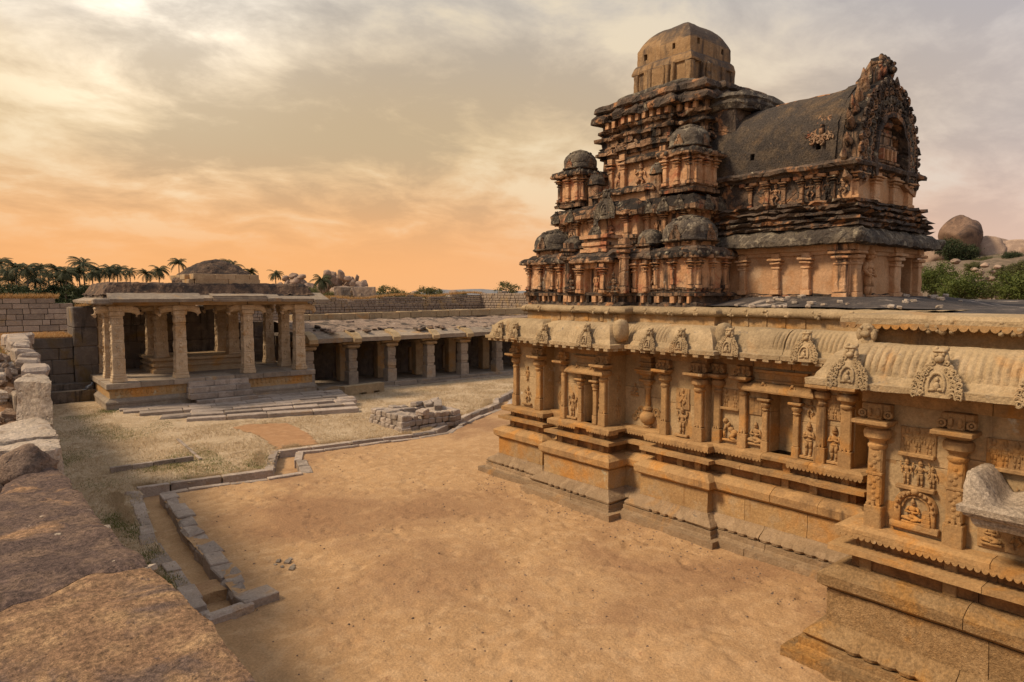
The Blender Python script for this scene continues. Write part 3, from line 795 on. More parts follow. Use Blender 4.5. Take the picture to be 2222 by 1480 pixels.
# small pebbles scattered over the sand
pm = MB(); r = random.Random(91)
for i in range(2600):
    if i % 3 == 0: x, y = r.uniform(10.2, 11.2), r.uniform(2.5, 15)       # gathered along the plinth
    else: x, y = r.uniform(1.4, 11.2), r.uniform(2.2, 20)
    if not inside(SAND_POLY, x, y): continue
    s_ = 0.006 + 0.022 * r.random() ** 4
    a = r.uniform(0, 6.28); c, q = math.cos(a), math.sin(a); z = sand_z(x, y)
    pm.add([(x + s_ * c * 1.3, y + s_ * q * 1.3, z), (x - s_ * q, y + s_ * c, z), (x - s_ * c, y - s_ * q, z), (x + s_ * q, y - s_ * c, z), (x, y, z + s_ * 0.9)], [(0, 1, 4), (1, 2, 4), (2, 3, 4), (3, 0, 4)])
stuff(pm.build('pebbles', 'rock_brown'), 'tiny pebbles scattered over the courtyard sand', 'pebbles')

# straw caught along the kerbs
def kerb_place(r):
    i = r.randrange(len(DR_OUT) - 2); t = r.random()
    a, b = DR_OUT[i], DR_OUT[i + 1]
    e = Vector((b[0] - a[0], b[1] - a[1])).normalized()
    o = 0.30 + abs(r.gauss(0, 0.16))
    x, y = a[0] + (b[0] - a[0]) * t - e.y * o, a[1] + (b[1] - a[1]) * t + e.x * o
    if not inside(TURF_POLY, x, y) or noise.noise(Vector((x * 1.4, y * 1.4, 7))) < 0.0: return None
    return x, y, turf_z(x, y)
stuff(blades('kerb_grass', 'straw', 9000, kerb_place, 0.05, 0.15, 0.009, 1.2, 41), 'dry grass tufts gathered along the drain kerbs', 'grass')

# ------------------------------------------------------------ the stone temple
temple = thing('stone_temple', 'long tan granite temple hall with carved walls, stepped plinth and curved eaves', 'temple', (14, 8, 0))
DEEP = 16.0
# bay: wall plane x, far y, near y, height offset
BAYS = [('bay', 11.98, 14.75, 13.55, 0.000), ('bay', 11.65, 12.45, 10.90, 0.004), ('bay', 12.00, 9.60, 8.48, 0.008), ('bay', 12.20, 8.50, 5.50, 0.012), ('bay', 9.40, 4.05, -7.0, 0.016)]
RECS = [(12.35, 13.60, 12.40, 0.020), (12.24, 10.95, 9.55, 0.024), (12.90, 5.60, 3.0, 0.028)]
PROF = dict(
    foot_course=('granite_foot', [(0.0, -0.2), (0.76, -0.2), (0.75, 0.12), (0.0, 0.12)]),
    step_course=('granite_foot', [(0.0, 0.12), (0.62, 0.12), (0.61, 0.16), (0.59, 0.17), (0.59, 0.27), (0.0, 0.27)]),
    base_band=('granite_ochre', [(0.0, 0.52), (0.33, 0.52), (0.33, 0.97), (0.0, 0.97)]),
    octagonal_moulding=('granite_wall', [(0.0, 0.97), (0.31, 0.97), (0.43, 1.05), (0.44, 1.19), (0.36, 1.25), (0.26, 1.30), (0.0, 1.31)]),
    neck_band=('granite_rust', [(0.0, 1.31), (0.11, 1.31), (0.11, 1.51), (0.0, 1.51)]),
    ledge=('granite_wall', [(0.0, 1.51), (0.30, 1.51), (0.345, 1.525), (0.345, 1.60), (0.0, 1.612)]),
    upper_neck=('granite_rust', [(0.0, 1.612), (0.09, 1.612), (0.09, 1.79), (0.0, 1.79)]),
    scalloped_ledge=('granite_wall', [(0.0, 1.79), (0.25, 1.79), (0.285, 1.81), (0.285, 1.865), (0.20, 1.90), (0.0, 1.905)]),
    beam=('granite_wall', [(0.0, 3.56), (0.07, 3.56), (0.07, 3.72), (0.10, 3.72), (0.10, 3.80), (0.0, 3.80)]),
)
def upath(b): return [(DEEP, b[2]), (b[1], b[2]), (b[1], b[3]), (DEEP, b[3])]
def rpath(r): return [(r[0], r[1]), (r[0], r[2])]
def lift(prof, dz_): return [(o, z + dz_) for o, z in prof]
PET = 0.22
def lotus_mod(l, k, t, ln):
    a = (l / PET) % 1.0
    p = math.sin(math.pi * a)
    g = [0, 0.0, 0.030, 0.040, 0.034, 0.020, 0.008, 0.0, 0][k]
    edge = -0.014 if a < 0.10 or a > 0.90 else 0.0
    return g * (p ** 0.7) * 0.62 + (edge if 1 < k < 6 else 0) - (0.03 if (a < 0.16 or a > 0.84) and k == 2 else 0)
LOTUS = [(0.0, 0.27), (0.50, 0.27), (0.56, 0.29), (0.565, 0.335), (0.53, 0.385), (0.46, 0.43), (0.385, 0.48), (0.36, 0.525), (0.0, 0.525)]
RIB = 0.088
CORN = [(0.0, 3.80), (0.50, 3.775), (0.60, 3.78), (0.605, 3.86), (0.52, 3.875), (0.50, 3.93), (0.475, 3.96), (0.465, 4.00), (0.435, 4.10), (0.37, 4.19), (0.28, 4.265), (0.17, 4.315), (0.08, 4.335), (0.0, 4.34)]
def rib_mod(l, k, t, ln):
    if not (7 <= k <= 11): return 0.0
    s_ = nz((l, 0, 0), 0.45, 6)
    amp = 0.055 if s_ > -0.2 else 0.010
    a = (l / RIB) % 1.0
    return amp * (abs(math.sin(math.pi * a)) ** 0.6 - 0.6) * (1.0 if k in (8, 9, 10) else 0.6)
CUT = random.Random(77)
def blocks(path, lo=0.9, hi=1.7, gap=0.008):
    """cut the long front run of a path into single stones with open joints"""
    runs = [(a, b) for a, b in zip(path, path[1:]) if a[0] == b[0]]
    a, b = runs[0]; x = a[0]; pre = path[:path.index(a)]; post = path[path.index(b) + 1:]
    y = a[1]; cuts = []
    while y - b[1] > lo + 0.35:
        y -= CUT.uniform(lo, hi)
        if y < b[1] + 0.3: break
        cuts.append(y)
    out = []; start = pre + [a]
    for c in cuts:
        out.append(start + [(x, c + gap / 2)]); start = [(x, c - gap / 2)]
    out.append(start + [b] + post)
    return out
def courses(path, dz_, near=False):
    for nm, (mt, pr) in PROF.items():
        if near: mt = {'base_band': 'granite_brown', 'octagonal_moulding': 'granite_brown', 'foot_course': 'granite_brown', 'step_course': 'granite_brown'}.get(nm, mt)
        for q in blocks(path):
            jo, jz = CUT.uniform(-0.006, 0.006), 0.0
            MB().sweep(q, [(o + (jo if o > 0.02 else 0), z + dz_) for o, z in pr]).build(nm, mt, temple, sub=0.22, rough=0.009, freq=2.6, fine=0.006)
    for q in blocks(path, 1.1, 2.2):
        MB().sweep(q, lift(LOTUS, dz_), step=0.0275, mod=lotus_mod).build('lotus_moulding', 'granite_brown' if near else 'granite_foot', temple, rough=0.006, freq=4, angle=35)
def scallops(x, y1, y0, z, pitch=0.078, drop=0.045, ret=0.3):
    """wavy lower edge hanging from the front of a ledge, with a short return at its near end"""
    pts = [(x, y1), (x, y0), (x + ret, y0)]
    def prof_at(l): return abs(math.sin(math.pi * l / pitch)) ** 0.6 * drop
    vs = []; fs = []; L = 0
    for (a, b) in zip(pts, pts[1:]):
        A, B = Vector(a), Vector(b); ln = (B - A).length; k = max(4, round(ln / pitch * 6)); e = (B - A) / ln; nn = Vector((e.y, -e.x))
        s0 = len(vs)
        for i in range(k + 1):
            p = A + e * ln * i / k; dd = prof_at(i / 6 * pitch)
            for (o, zz) in ((0.0, z + 0.03), (0.012, z + 0.03), (0.012, z - dd), (-0.02, z - dd), (-0.02, z + 0.03)):
                q = p + nn * o; vs.append((q.x, q.y, zz))
        for i in range(k):
            for j in range(4):
                a_, b_ = s0 + i * 5 + j, s0 + (i + 1) * 5 + j
                fs.append((a_, b_, b_ + 1, a_ + 1))
    MB().add(vs, fs).build('scalloped_edge', 'granite_wall', temple)
for b in BAYS:
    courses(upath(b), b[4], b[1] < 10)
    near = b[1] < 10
    cp = [(DEEP, b[2]), (b[1], b[2]), (b[1], b[3]), (DEEP, b[3])]
    for q in blocks(cp, 1.0, 2.0, 0.012): MB().sweep(q, lift(CORN, b[4] + CUT.uniform(-0.006, 0.006)), step=0.0147, mod=rib_mod).build('eave_cornice', 'granite_pale', temple, rough=0.012, freq=3, fine=0.006, angle=28)
for r in RECS:
    courses(rpath(r), r[3])
    MB().sweep([(r[0], r[1] - 0.0), (r[0], r[2])], lift(CORN, r[3]), step=0.0147, mod=rib_mod).build('eave_cornice', 'granite_pale', temple, rough=0.012, freq=3, fine=0.005, angle=28)
SC = [(11.98, 15.03, 13.27), (11.65, 12.73, 11.72), (11.65, 11.34, 10.62), (12.00, 9.88, 8.20), (12.20, 8.50, 7.14), (12.20, 6.62, 5.22), (9.40, 4.33, -6.0)]
for (x, y1, y0) in SC: scallops(x - 0.275, y1, y0, 1.795)
for (x, y1, y0) in ((12.35, 13.5, 12.5), (12.24, 10.9, 9.6)): scallops(x - 0.275, y1, y0, 1.80)

# small square posts in the two neck bands, each a part
def posts(x, ys, z0, z1, out):
    for y in ys:
        MB().box(x - out, y - 0.075, z0 + 0.004, x + 0.02, y + 0.075, z1 - 0.004, 0.01).build('neck_post', 'granite_wall', temple, rough=0.012, freq=9, sub=0.09)
for (x, ys) in ((11.98, (14.70, 14.15, 13.65)), (11.65, (12.40, 11.85, 11.35, 10.98)), (12.00, (9.55, 9.0, 8.55)), (12.20, (7.95, 7.3, 6.7, 6.15, 5.58)), (9.40, (3.98, 2.98, 1.98)), (12.35, (13.0,)), (12.24, (10.2,))):
    posts(x, ys, 1.31, 1.51, 0.15); posts(x, ys, 1.612, 1.79, 0.13)

# walls behind the pilasters: single big slabs, each a part
def slab(x, y1, y0, z0, z1, th=0.3, mat='granite_panel', nm='wall_slab', rough=0.010):
    MB().box(x, y0 + 0.003, z0, x + th, y1 - 0.003, z1, 0.008).build(nm, mat, temple, sub=0.12, rough=rough, freq=2.0, fine=0.004)
def wall(x, y1, y0, cuts, zs=(1.90, 2.72, 3.80), seed=0):
    ys = [y1] + list(cuts) + [y0]
    for a, b in zip(ys, ys[1:]):
        r = random.Random(seed + a * 10)
        zz = [zs[0], zs[1] + r.uniform(-0.12, 0.12), zs[2]]
        for k in range(2): slab(x + r.uniform(0, 0.012), a, b, zz[k] + 0.002, zz[k + 1] - 0.002, DEEP - x if False else 0.45)
wall(11.98, 14.75, 13.55, (), seed=1); wall(12.35, 13.60, 12.40, (), seed=2)
wall(11.65, 12.45, 11.70, (), seed=3); wall(11.65, 11.36, 10.90, (), seed=4); slab(11.98, 11.9, 11.2, 1.9, 3.4)
slab(11.65, 11.70, 11.36, 3.12, 3.8)
wall(12.24, 10.95, 9.55, (10.3,), seed=5); wall(12.00, 9.60, 8.48, (), seed=6)
wall(12.20, 8.50, 7.12, (), seed=7); wall(12.20, 6.66, 5.50, (), seed=8); slab(12.56, 7.2, 6.6, 1.9, 3.4); slab(12.20, 7.12, 6.66, 3.12, 3.8)
wall(12.90, 5.60, 3.0, (4.6,), seed=9)
wall(9.40, 4.05, -7.0, (2.95, 1.7, 0.2, -2, -4.5), (1.90, 2.95, 3.80), seed=10)
# returns of the bays that face the viewer
for (x, y, dx) in ((11.98, 13.55, 0.4), (11.65, 10.90, 0.62), (12.0, 8.48, 0.24), (12.20, 5.50, 0.75)):
    MB().box(x + 0.01, y - 0.001, 1.905, x + dx, y + 0.3, 3.79, 0.006).build('return_slab', 'granite_panel', temple, sub=0.12, rough=0.008, freq=2)
MB().box(9.41, 3.7, 1.9, 14, 4.045, 3.79).build('return_slab', 'granite_wall', temple)
MB().box(12.0, 14.3, 1.9, 19, 14.745, 3.79).build('return_slab', 'granite_wall', temple)
MB().box(12.7, -6.9, -0.1, 30, 14.6, 4.5).build('inner_core', 'granite_wall', temple)
MB().box(9.9, -6.9, -0.1, 12.8, 3.6, 4.5).build('inner_core', 'granite_wall', temple)

# pilasters
def pilaster(x, y, w=0.19, d_=0.10, z0=1.905, rich=False, double=False):
    k = 1.0
    p = MB()
    p.box(x - d_ - 0.02, y - w / 2 - 0.02, z0, x + 0.03, y + w / 2 + 0.02, z0 + 0.30, 0.012)
    p.box(x - d_, y - w / 2, z0 + 0.30, x + 0.03, y + w / 2, 2.98, 0.02)
    # fringed top of the foot block
    for i in (-1, 0, 1):
        p.box(x - d_ - 0.018, y + i * w * 0.36 - w * 0.12, z0 + 0.29, x - d_ + 0.02, y + i * w * 0.36 + w * 0.12, z0 + 0.36 - abs(i) * 0.025, 0.006)
    if rich:
        for zz in (2.2, 2.45, 2.7):
            for a in range(5):
                p.ell((x - d_, y + 0.045 * math.sin(a * 1.6), zz + 0.045 * a), (0.018, 0.03, 0.028), 6, 5)
        p.box(x - d_ - 0.014, y - w / 2 - 0.012, 2.62, x, y + w / 2 + 0.012, 2.655, 0.004)
    sh = p.build('pilaster', 'granite_wall', temple, sub=0.16, rough=0.006, freq=6)
    c = MB()
    c.lathe(x - d_ * 0.3, y, [(w * 0.50, 2.96), (w * 0.62, 2.99), (w * 0.62, 3.02), (w * 0.50, 3.04), (w * 0.56, 3.08), (w * 0.86, 3.12), (w * 0.90, 3.18), (w * 0.82, 3.22), (w * 0.58, 3.235), (w * 0.75, 3.26), (w * 0.98, 3.30)], 16, 2.6)
    c.build('cushion', 'granite_wall', sh, angle=40)
    a = MB(); hw = max(0.17, w * 1.22)
    a.box(x - d_ - 0.16, y - hw * 0.86, 3.285, x + 0.05, y + hw * 0.86, 3.31, 0.006)
    a.box(x - d_ - 0.22, y - hw, 3.31, x + 0.05, y + hw, 3.365, 0.008)
    a.build('abacus', 'granite_wall', sh, sub=0.15, rough=0.006, freq=7)
    b = MB()
    b.box(x - d_ - 0.06, y - w * 0.5, 3.365, x + 0.05, y + w * 0.5, 3.57, 0.012)
    b.box(x - d_ - 0.03, y - w * 0.95, 3.47, x + 0.05, y + w * 0.95, 3.565, 0.012)
    for sg in (-1, 1):
        vs, fs = ring((sg * w * 0.86, 0, 3.435), 0.042, 0.020, 12, 1.6, M=facing_w(x - d_ - 0.02, y, 0)); b.add(vs, fs)
        b.ell((x - d_ - 0.03, y + sg * w * 0.86, 3.435), (0.03, 0.026, 0.026), 7, 5)
        b.box(x - d_ - 0.02, y + sg * w * 0.7 - 0.045, 3.38, x + 0.04, y + sg * w * 0.7 + 0.045, 3.48, 0.01)
        b.ell((x - d_ - 0.07, y + sg * w * 0.28, 3.46), (0.035, 0.03, 0.06), 8, 6)
    b.build('corbel', 'granite_wall', sh, rough=0.006, freq=8, angle=40)
    return sh
for (x, y, wd) in ((11.98, 14.66, 0.15), (11.98, 13.68, 0.19), (12.35, 12.92, 0.13), (11.65, 12.36, 0.13), (11.65, 11.02, 0.19), (12.00, 9.50, 0.16), (12.00, 8.60, 0.20), (12.20, 8.28, 0.16), (12.20, 7.68, 0.16), (12.20, 6.08, 0.17), (12.20, 5.62, 0.20)):
    pilaster(x, y, wd)
# the near block has rounder, richer pilasters
for y in (3.92, 2.98, 1.95, 0.9): pilaster(9.40, y, 0.185, 0.11, rich=True)
# thin pilasters beside the niches with a lower capital
def slim(x, y, top=3.02):
    p = MB(); w = 0.12
    p.box(x - 0.09, y - w / 2 - 0.012, 1.905, x + 0.02, y + w / 2 + 0.012, 2.12, 0.01)
    p.box(x - 0.08, y - w / 2, 2.12, x + 0.02, y + w / 2, top - 0.30, 0.012)
    sh = p.build('niche_pilaster', 'granite_wall', temple, sub=0.2, rough=0.005, freq=6)
    c = MB()
    c.lathe(x - 0.04, y, [(0.06, top - 0.30), (0.075, top - 0.27), (0.055, top - 0.25), (0.09, top - 0.20), (0.095, top - 0.16), (0.06, top - 0.14), (0.11, top - 0.10)], 12, 2.6)
    c.box(x - 0.16, y - 0.13, top - 0.10, x + 0.02, y + 0.13, top - 0.055, 0.008)
    c.box(x - 0.10, y - 0.07, top - 0.055, x + 0.02, y + 0.07, top + 0.06, 0.01)
    c.build('capital', 'granite_wall', sh, angle=40)
for (x, y) in ((11.65, 11.78), (11.65, 11.28), (12.20, 7.20), (12.20, 6.56)): slim(x, y)

# hoods over the two niches
def hood(x, yc, hw, z):
    h = MB()
    pth = [(x + 0.2, yc + hw), (x, yc + hw), (x, yc - hw), (x + 0.2, yc - hw)]
    h.sweep(pth, [(0.0, z), (0.20, z - 0.01), (0.235, z), (0.24, z + 0.03), (0.20, z + 0.10), (0.12, z + 0.16), (0.04, z + 0.18), (0.0, z + 0.18)])
    o = h.build('niche_hood', 'granite_wall', temple, sub=0.12, rough=0.008, freq=5)
    f = MB()
    f.sweep([(x + 0.2, yc + hw * 0.92), (x, yc + hw * 0.92), (x, yc - hw * 0.92), (x + 0.2, yc - hw * 0.92)], [(0, z + 0.18), (0.07, z + 0.18), (0.07, z + 0.22), (0.03, z + 0.23), (0.03, z + 0.36), (0.08, z + 0.37), (0.09, z + 0.42), (0, z + 0.42)])
    f.build('hood_frieze', 'granite_wall', o, sub=0.15, rough=0.006, freq=5)
    for k in (-0.6, 0.6):
        vs, fs = ring((0, 0, 0), 0.055, 0.022, 12, 0.8, M=facing_w(x - 0.17, yc + k * hw, z + 0.10))
        MB().add(vs, fs).ell((x - 0.18, yc + k * hw, z + 0.17), (0.03, 0.035, 0.035), 8, 6).build('hood_boss', 'granite_wall', o)
    return o
hood(11.65, 11.53, 0.40, 3.10)
hood(12.20, 6.89, 0.50, 3.10)

# pot pilaster in the recess
pp = MB()
px_, py_ = 12.20, 10.18
pp.lathe(px_, py_, [(0.05, 1.91), (0.10, 1.93), (0.11, 1.97), (0.07, 2.0), (0.15, 2.06), (0.19, 2.15), (0.18, 2.23), (0.12, 2.29), (0.08, 2.31), (0.11, 2.35), (0.10, 2.40), (0.06, 2.43), (0.055, 2.80), (0.09, 2.86), (0.07, 2.90), (0.12, 2.95), (0.12, 3.0)], 18, 2.0, mod=lambda a, z: 1 + (0.10 * math.sin(a * 9) if 2.05 < z < 2.25 else 0))
pot = pp.build('pot_pilaster', 'granite_wall', temple, angle=40)
sh = MB()
for (z, hw, o, h) in ((3.0, 0.17, 0.20, 0.05), (3.05, 0.12, 0.14, 0.09), (3.14, 0.16, 0.18, 0.04), (3.18, 0.22, 0.24, 0.05), (3.23, 0.26, 0.26, 0.05), (3.28, 0.22, 0.2, 0.05), (3.33, 0.15, 0.15, 0.07), (3.40, 0.19, 0.19, 0.04), (3.44, 0.14, 0.15, 0.10)):
    sh.box(px_ + 0.06 - o, py_ - hw, z, px_ + 0.06, py_ + hw, z + h + 0.003, 0.01)
sh.lathe(px_ - 0.02, py_, [(0.15, 3.54), (0.17, 3.58), (0.15, 3.63), (0.10, 3.68), (0.03, 3.70)], 14, 3)
sh.build('miniature_shrine', 'granite_wall', pot, rough=0.006, freq=7)
for sg in (-1, 1):
    sw = MB()
    for k in range(3):
        vs, fs = ring((sg * (0.22 + 0.10 * k), 0, 2.30 - 0.09 * k), 0.09 - 0.012 * k, 0.02, 14, 0.7, M=facing_w(12.232, py_, 0)); sw.add(vs, fs)
        vs, fs = ring((sg * (0.22 + 0.10 * k), 0, 2.30 - 0.09 * k), 0.05 - 0.008 * k, 0.014, 12, 0.7, M=facing_w(12.232, py_, 0)); sw.add(vs, fs)
    sw.build('scroll_relief', 'granite_wall', pot)

# dentil blocks under the far eaves
def dentils(x, y1, y0, z=3.775):
    k = max(1, round((y1 - y0) / 0.26))
    for i in range(k):
        y = y1 - (i + 0.5) * (y1 - y0) / k
        MB().box(x - 0.59, y - 0.065, z - 0.055, x - 0.40, y + 0.065, z + 0.02, 0.006).build('eave_block', 'granite_pale', temple)
for (x, y1, y0, dzz) in ((11.98, 15.3, 13.0, 0), (11.65, 13.0, 10.32, 0.004), (12.00, 10.1, 7.92, 0.008), (12.20, 7.8, 5.0, 0.012)): dentils(x, y1, y0, 3.775 + dzz)
for (y, x0, x1) in ((10.32, 11.2, 11.7), (7.92, 11.55, 11.8)):
    for i in range(2):
        x = x0 + i * 0.27
        MB().box(x, y - 0.0, 3.722, x + 0.13, y + 0.15, 3.79, 0.006).build('eave_block', 'granite_pale', temple)

# horseshoe ornaments on the eaves
def kudu_mesh(sd_, plain=False):
    """leaf-shaped plaque of curling scrolls with a little figure in it and a lion mask on top"""
    r = random.Random(sd_); k = MB()
    def P_(x, z): return Vector((x, 0.60 * max(0, z) ** 1.6 * 0.62, z))     # follows the curve of the eave
    out_ = [(0.24, 0.0), (0.245, 0.10), (0.22, 0.20), (0.165, 0.285), (0.10, 0.35), (0.07, 0.42)]
    vs = []; fs = []
    for i, (x, z) in enumerate(out_):
        for q in (-1, -0.5, 0, 0.5, 1): vs.append(Vector((x * q, P_(0, z).y - 0.030 + 0.02 * abs(q), z)))
    for i in range(len(out_) - 1):
        for q in range(4): a = i * 5 + q; fs.append((a, a + 1, a + 6, a + 5))
    k.add(vs, fs)
    def curl(x, z, s_, a0, sg):
        vs, fs = ring((0, 0, 0), s_, 0.011, 10, 1.5, a0, a0 + 4.9); y = P_(x, z).y - 0.026
        k.add([Vector((sg * v.x + sg * x, v.y + y, v.z + z)) for v in vs], fs)
        vs, fs = ring((0, 0, 0), s_ * 0.5, 0.009, 8, 1.6, a0 + 2, a0 + 6.6)
        k.add([Vector((sg * v.x + sg * x, v.y + y, v.z + z)) for v in vs], fs)
    for sg in (-1, 1):
        for c in range(9):
            f = c / 8; x = 0.215 + 0.03 * math.sin(f * 3.0) - 0.15 * f ** 1.8; z = 0.015 + 0.36 * f
            curl(x, z, 0.032 - 0.008 * f, r.uniform(0, 6), sg)
            if c < 8 and x > 0.13: curl(x - 0.062, z + 0.02, 0.026, r.uniform(0, 6), sg)
    vs, fs = ring((0, 0, 0), 0.085, 0.012, 16, 1.6, -0.6, math.pi + 0.6)
    k.add([Vector((v.x, v.y + P_(0, v.z + 0.15).y - 0.03, v.z * 1.5 + 0.14)) for v in vs], fs)
    k.ell((0, P_(0, 0.12).y - 0.04, 0.12), (0.036, 0.025, 0.05), 8, 6); k.ell((0, P_(0, 0.19).y - 0.04, 0.195), (0.022, 0.022, 0.028), 8, 6)
    for sg in (-1, 1): k.ell((sg * 0.04, P_(0, 0.08).y - 0.04, 0.085), (0.035, 0.02, 0.018), 6, 5)
    # lion mask on top
    hz = 0.455; hy = P_(0, 0.44).y + 0.01
    k.ell((0, hy, hz), (0.072, 0.075, 0.082), 12, 9); k.ell((0, hy - 0.075, hz - 0.035), (0.05, 0.045, 0.04), 8, 6)
    for sg in (-1, 1):
        k.ell((sg * 0.036, hy - 0.07, hz + 0.012), (0.02, 0.022, 0.022), 8, 6)
        k.ell((sg * 0.055, hy + 0.01, hz + 0.07), (0.022, 0.03, 0.032), 8, 6); k.ell((sg * 0.062, hy - 0.03, hz - 0.035), (0.03, 0.05, 0.055), 8, 6)
    k.box(-0.07, hy - 0.085, hz + 0.035, 0.07, hy - 0.03, hz + 0.065, 0.012); k.box(-0.085, hy - 0.05, hz - 0.12, 0.085, hy + 0.06, hz - 0.075, 0.015)
    me = k.mesh('horseshoe_ornament', rough=0.008, freq=11)
    me.materials.append(MATS['granite_pale']); me.polygons.foreach_set('use_smooth', [True] * len(me.polygons))
    return me
KUDU = [kudu_mesh(i) for i in range(3)]
def kudu(x, y, s_=1.0, i=0, z=3.80):
    o = bpy.data.objects.new('horseshoe_ornament', KUDU[i % 3]); COL.objects.link(o)
    o.matrix_world = facing_w(x - 0.605, y, z) @ Matrix.Diagonal((s_, 1.0, s_ if s_ < 1.1 else 1.1, 1))
    adopt(o, temple)
for i, (x, y, s_) in enumerate(((11.98, 14.75, 0.8), (11.98, 14.1, 0.8), (11.65, 12.55, 0.85), (11.65, 11.1, 0.95), (12.00, 9.55, 0.85), (12.00, 8.72, 0.9), (12.20, 7.72, 1.0), (12.20, 6.15, 1.0), (9.40, 4.08, 1.02), (9.40, 3.05, 1.06), (9.40, 2.02, 1.05), (9.4, 1.0, 1.0))): kudu(x, y, s_, i)
for (x, y) in ((11.25, 10.42), (11.62, 8.0)):          # rounded stones at the re-entrant corners
    MB().lathe(x + 0.24, y - 0.03, [(0.17, 3.95), (0.18, 4.15), (0.17, 4.30), (0.12, 4.40), (0.03, 4.43)], 16, 3.5, sy=0.7).build('corner_stone', 'granite_pale', temple, rough=0.03, freq=4, smooth=True)

# blocking course and rolled parapet above the eaves
def parapet(path, dz_, carved=True):
    MB().sweep(path, [(0.0, 4.2 + dz_), (0.02, 4.2 + dz_), (0.02, 4.53 + dz_), (0.0, 4.53 + dz_)], caps=False).build('blocking_course', 'granite_ochre', temple, sub=0.3, rough=0.008)
    def md(l, k, t, ln): return 0.02 * nz((l, 0, 0), 2.5, 3) if 1 < k < 6 else 0
    MB().sweep(path, [(-0.7, 4.53 + dz_), (0.08, 4.53 + dz_), (0.14, 4.555 + dz_), (0.165, 4.61 + dz_), (0.13, 4.68 + dz_), (0.05, 4.715 + dz_), (-0.25, 4.72 + dz_), (-0.7, 4.70 + dz_)], step=0.08, mod=md, caps=False).build('parapet_roll', 'granite_pale', temple, rough=0.018, freq=4, fine=0.008, angle=55)
PAR = [(19.0, 14.5), (12.25, 14.5), (12.25, 13.2), (11.95, 13.2), (11.95, 10.7), (12.2, 10.7), (12.2, 8.45), (12.4, 8.45), (12.4, 4.38)]
parapet(PAR, 0.0)
PARN = [(12.4, 4.25), (9.62, 4.25), (9.62, -6.5)]
MB().sweep(PARN, [(0.0, 4.25), (0.03, 4.25), (0.03, 4.54), (0.0, 4.54)], caps=False).build('blocking_course', 'granite_wall', temple, sub=0.3, rough=0.008)
MB().sweep(PARN, [(-0.4, 4.54), (0.06, 4.54), (0.08, 4.56), (0.20, 4.575), (0.235, 4.60), (0.235, 4.68), (0.20, 4.73), (-0.4, 4.755)], caps=False).build('parapet_slab', 'granite_pale', temple, sub=0.25, rough=0.012, freq=3, fine=0.005)
scallops(9.62 - 0.225, 4.48, -6.0, 4.59, 0.11, 0.05, 2.6)
# carved lumps along the parapet
def lumps(x, ys, z, s_=1.0, mat='granite_pale'):
    for i, y in enumerate(ys):
        r = random.Random(i * 7 + int(y * 100)); m = MB()
        for k in range(7):
            m.ell((x - 0.13 * s_ + r.uniform(-0.02, 0.02), y + r.uniform(-0.07, 0.07) * s_, z + r.uniform(-0.06, 0.06) * s_), (0.04 * s_, r.uniform(0.02, 0.05) * s_, r.uniform(0.02, 0.05) * s_), 7, 5)
        m.build('parapet_carving', mat, temple, smooth=True)
lumps(12.25, (14.4, 13.9, 13.45), 4.61); lumps(11.95, (12.9, 12.3, 11.6, 11.1), 4.61); lumps(12.2, (10.2, 9.85, 9.5, 9.1, 8.8), 4.61); lumps(12.4, (8.1, 7.7, 7.3, 6.9, 6.3, 5.6, 5.0), 4.61)
lumps(9.58, (3.35, 3.2, 2.55, 2.4, 1.6), 4.60, 1.15)
# lion bracket at the corner of the near parapet
figure('lion_bracket', 'lion', facing_w(9.42, 4.12, 4.20), 0.52, 'granite_pale', temple, 1.1)
# little panels below the parapet
for (x, ys) in ((11.93, (12.9, 12.4, 11.9, 11.4, 10.95)), (12.38, (8.2, 7.8, 7.4, 7.0, 6.6))):
    for y in ys: MB().box(x - 0.02, y - 0.05, 4.34, x + 0.03, y + 0.05, 4.52, 0.006).build('parapet_post', 'granite_ochre', temple)

# roof terrace
rf = MB()
def roof_z(x, y): return 4.70 + 0.03 * nz((x, y, 0), 0.5) + 0.015 * nz((x, y, 0), 2.2) + 0.05 * smooth01(9.8, 13, x) + 0.19 * smooth01(12.45, 13.5, x) * smooth01(20, 17, x) * smooth01(4.7, 5.9, y) * smooth01(9.4, 8.4, y)
def roof_sheet(name, x0, y0, x1, y1, c):
    nx, ny = int((x1 - x0) / c), int((y1 - y0) / c)
    vs = [(x0 + (x1 - x0) * i / nx, y0 + (y1 - y0) * j / ny, roof_z(x0 + (x1 - x0) * i / nx, y0 + (y1 - y0) * j / ny)) for i in range(nx + 1) for j in range(ny + 1)]
    fs = [(i * (ny + 1) + j, (i + 1) * (ny + 1) + j, (i + 1) * (ny + 1) + j + 1, i * (ny + 1) + j + 1) for i in range(nx) for j in range(ny)]
    MB().add(vs, fs).build(name, 'roof_dark', temple, smooth=True)
roof_sheet('roof_terrace', 12.55, 4.3, 36.0, 14.4, 0.2)
roof_sheet('roof_terrace', 9.92, -6.4, 36.0, 4.3, 0.2)
# crumbling edge pieces lying along the terrace
for i in range(34):
    r = random.Random(i)
    x, y = (r.uniform(12.3, 13.4), r.uniform(4.6, 8.3)) if i < 22 else (r.uniform(13.5, 17.5), r.uniform(5.2, 5.9))
    s_ = r.uniform(0.06, 0.16)
    tag(stone('broken_stone', (x, y, roof_z(x, y) + s_ * 0.15), (s_, s_ * 0.8, s_ * 0.45), 'rock_pale', None, r.uniform(0, 3), 0.2, 'rough'), 'small broken piece of stone lying on the dark roof terrace', 'stone', 'broken stones on the roof terrace')

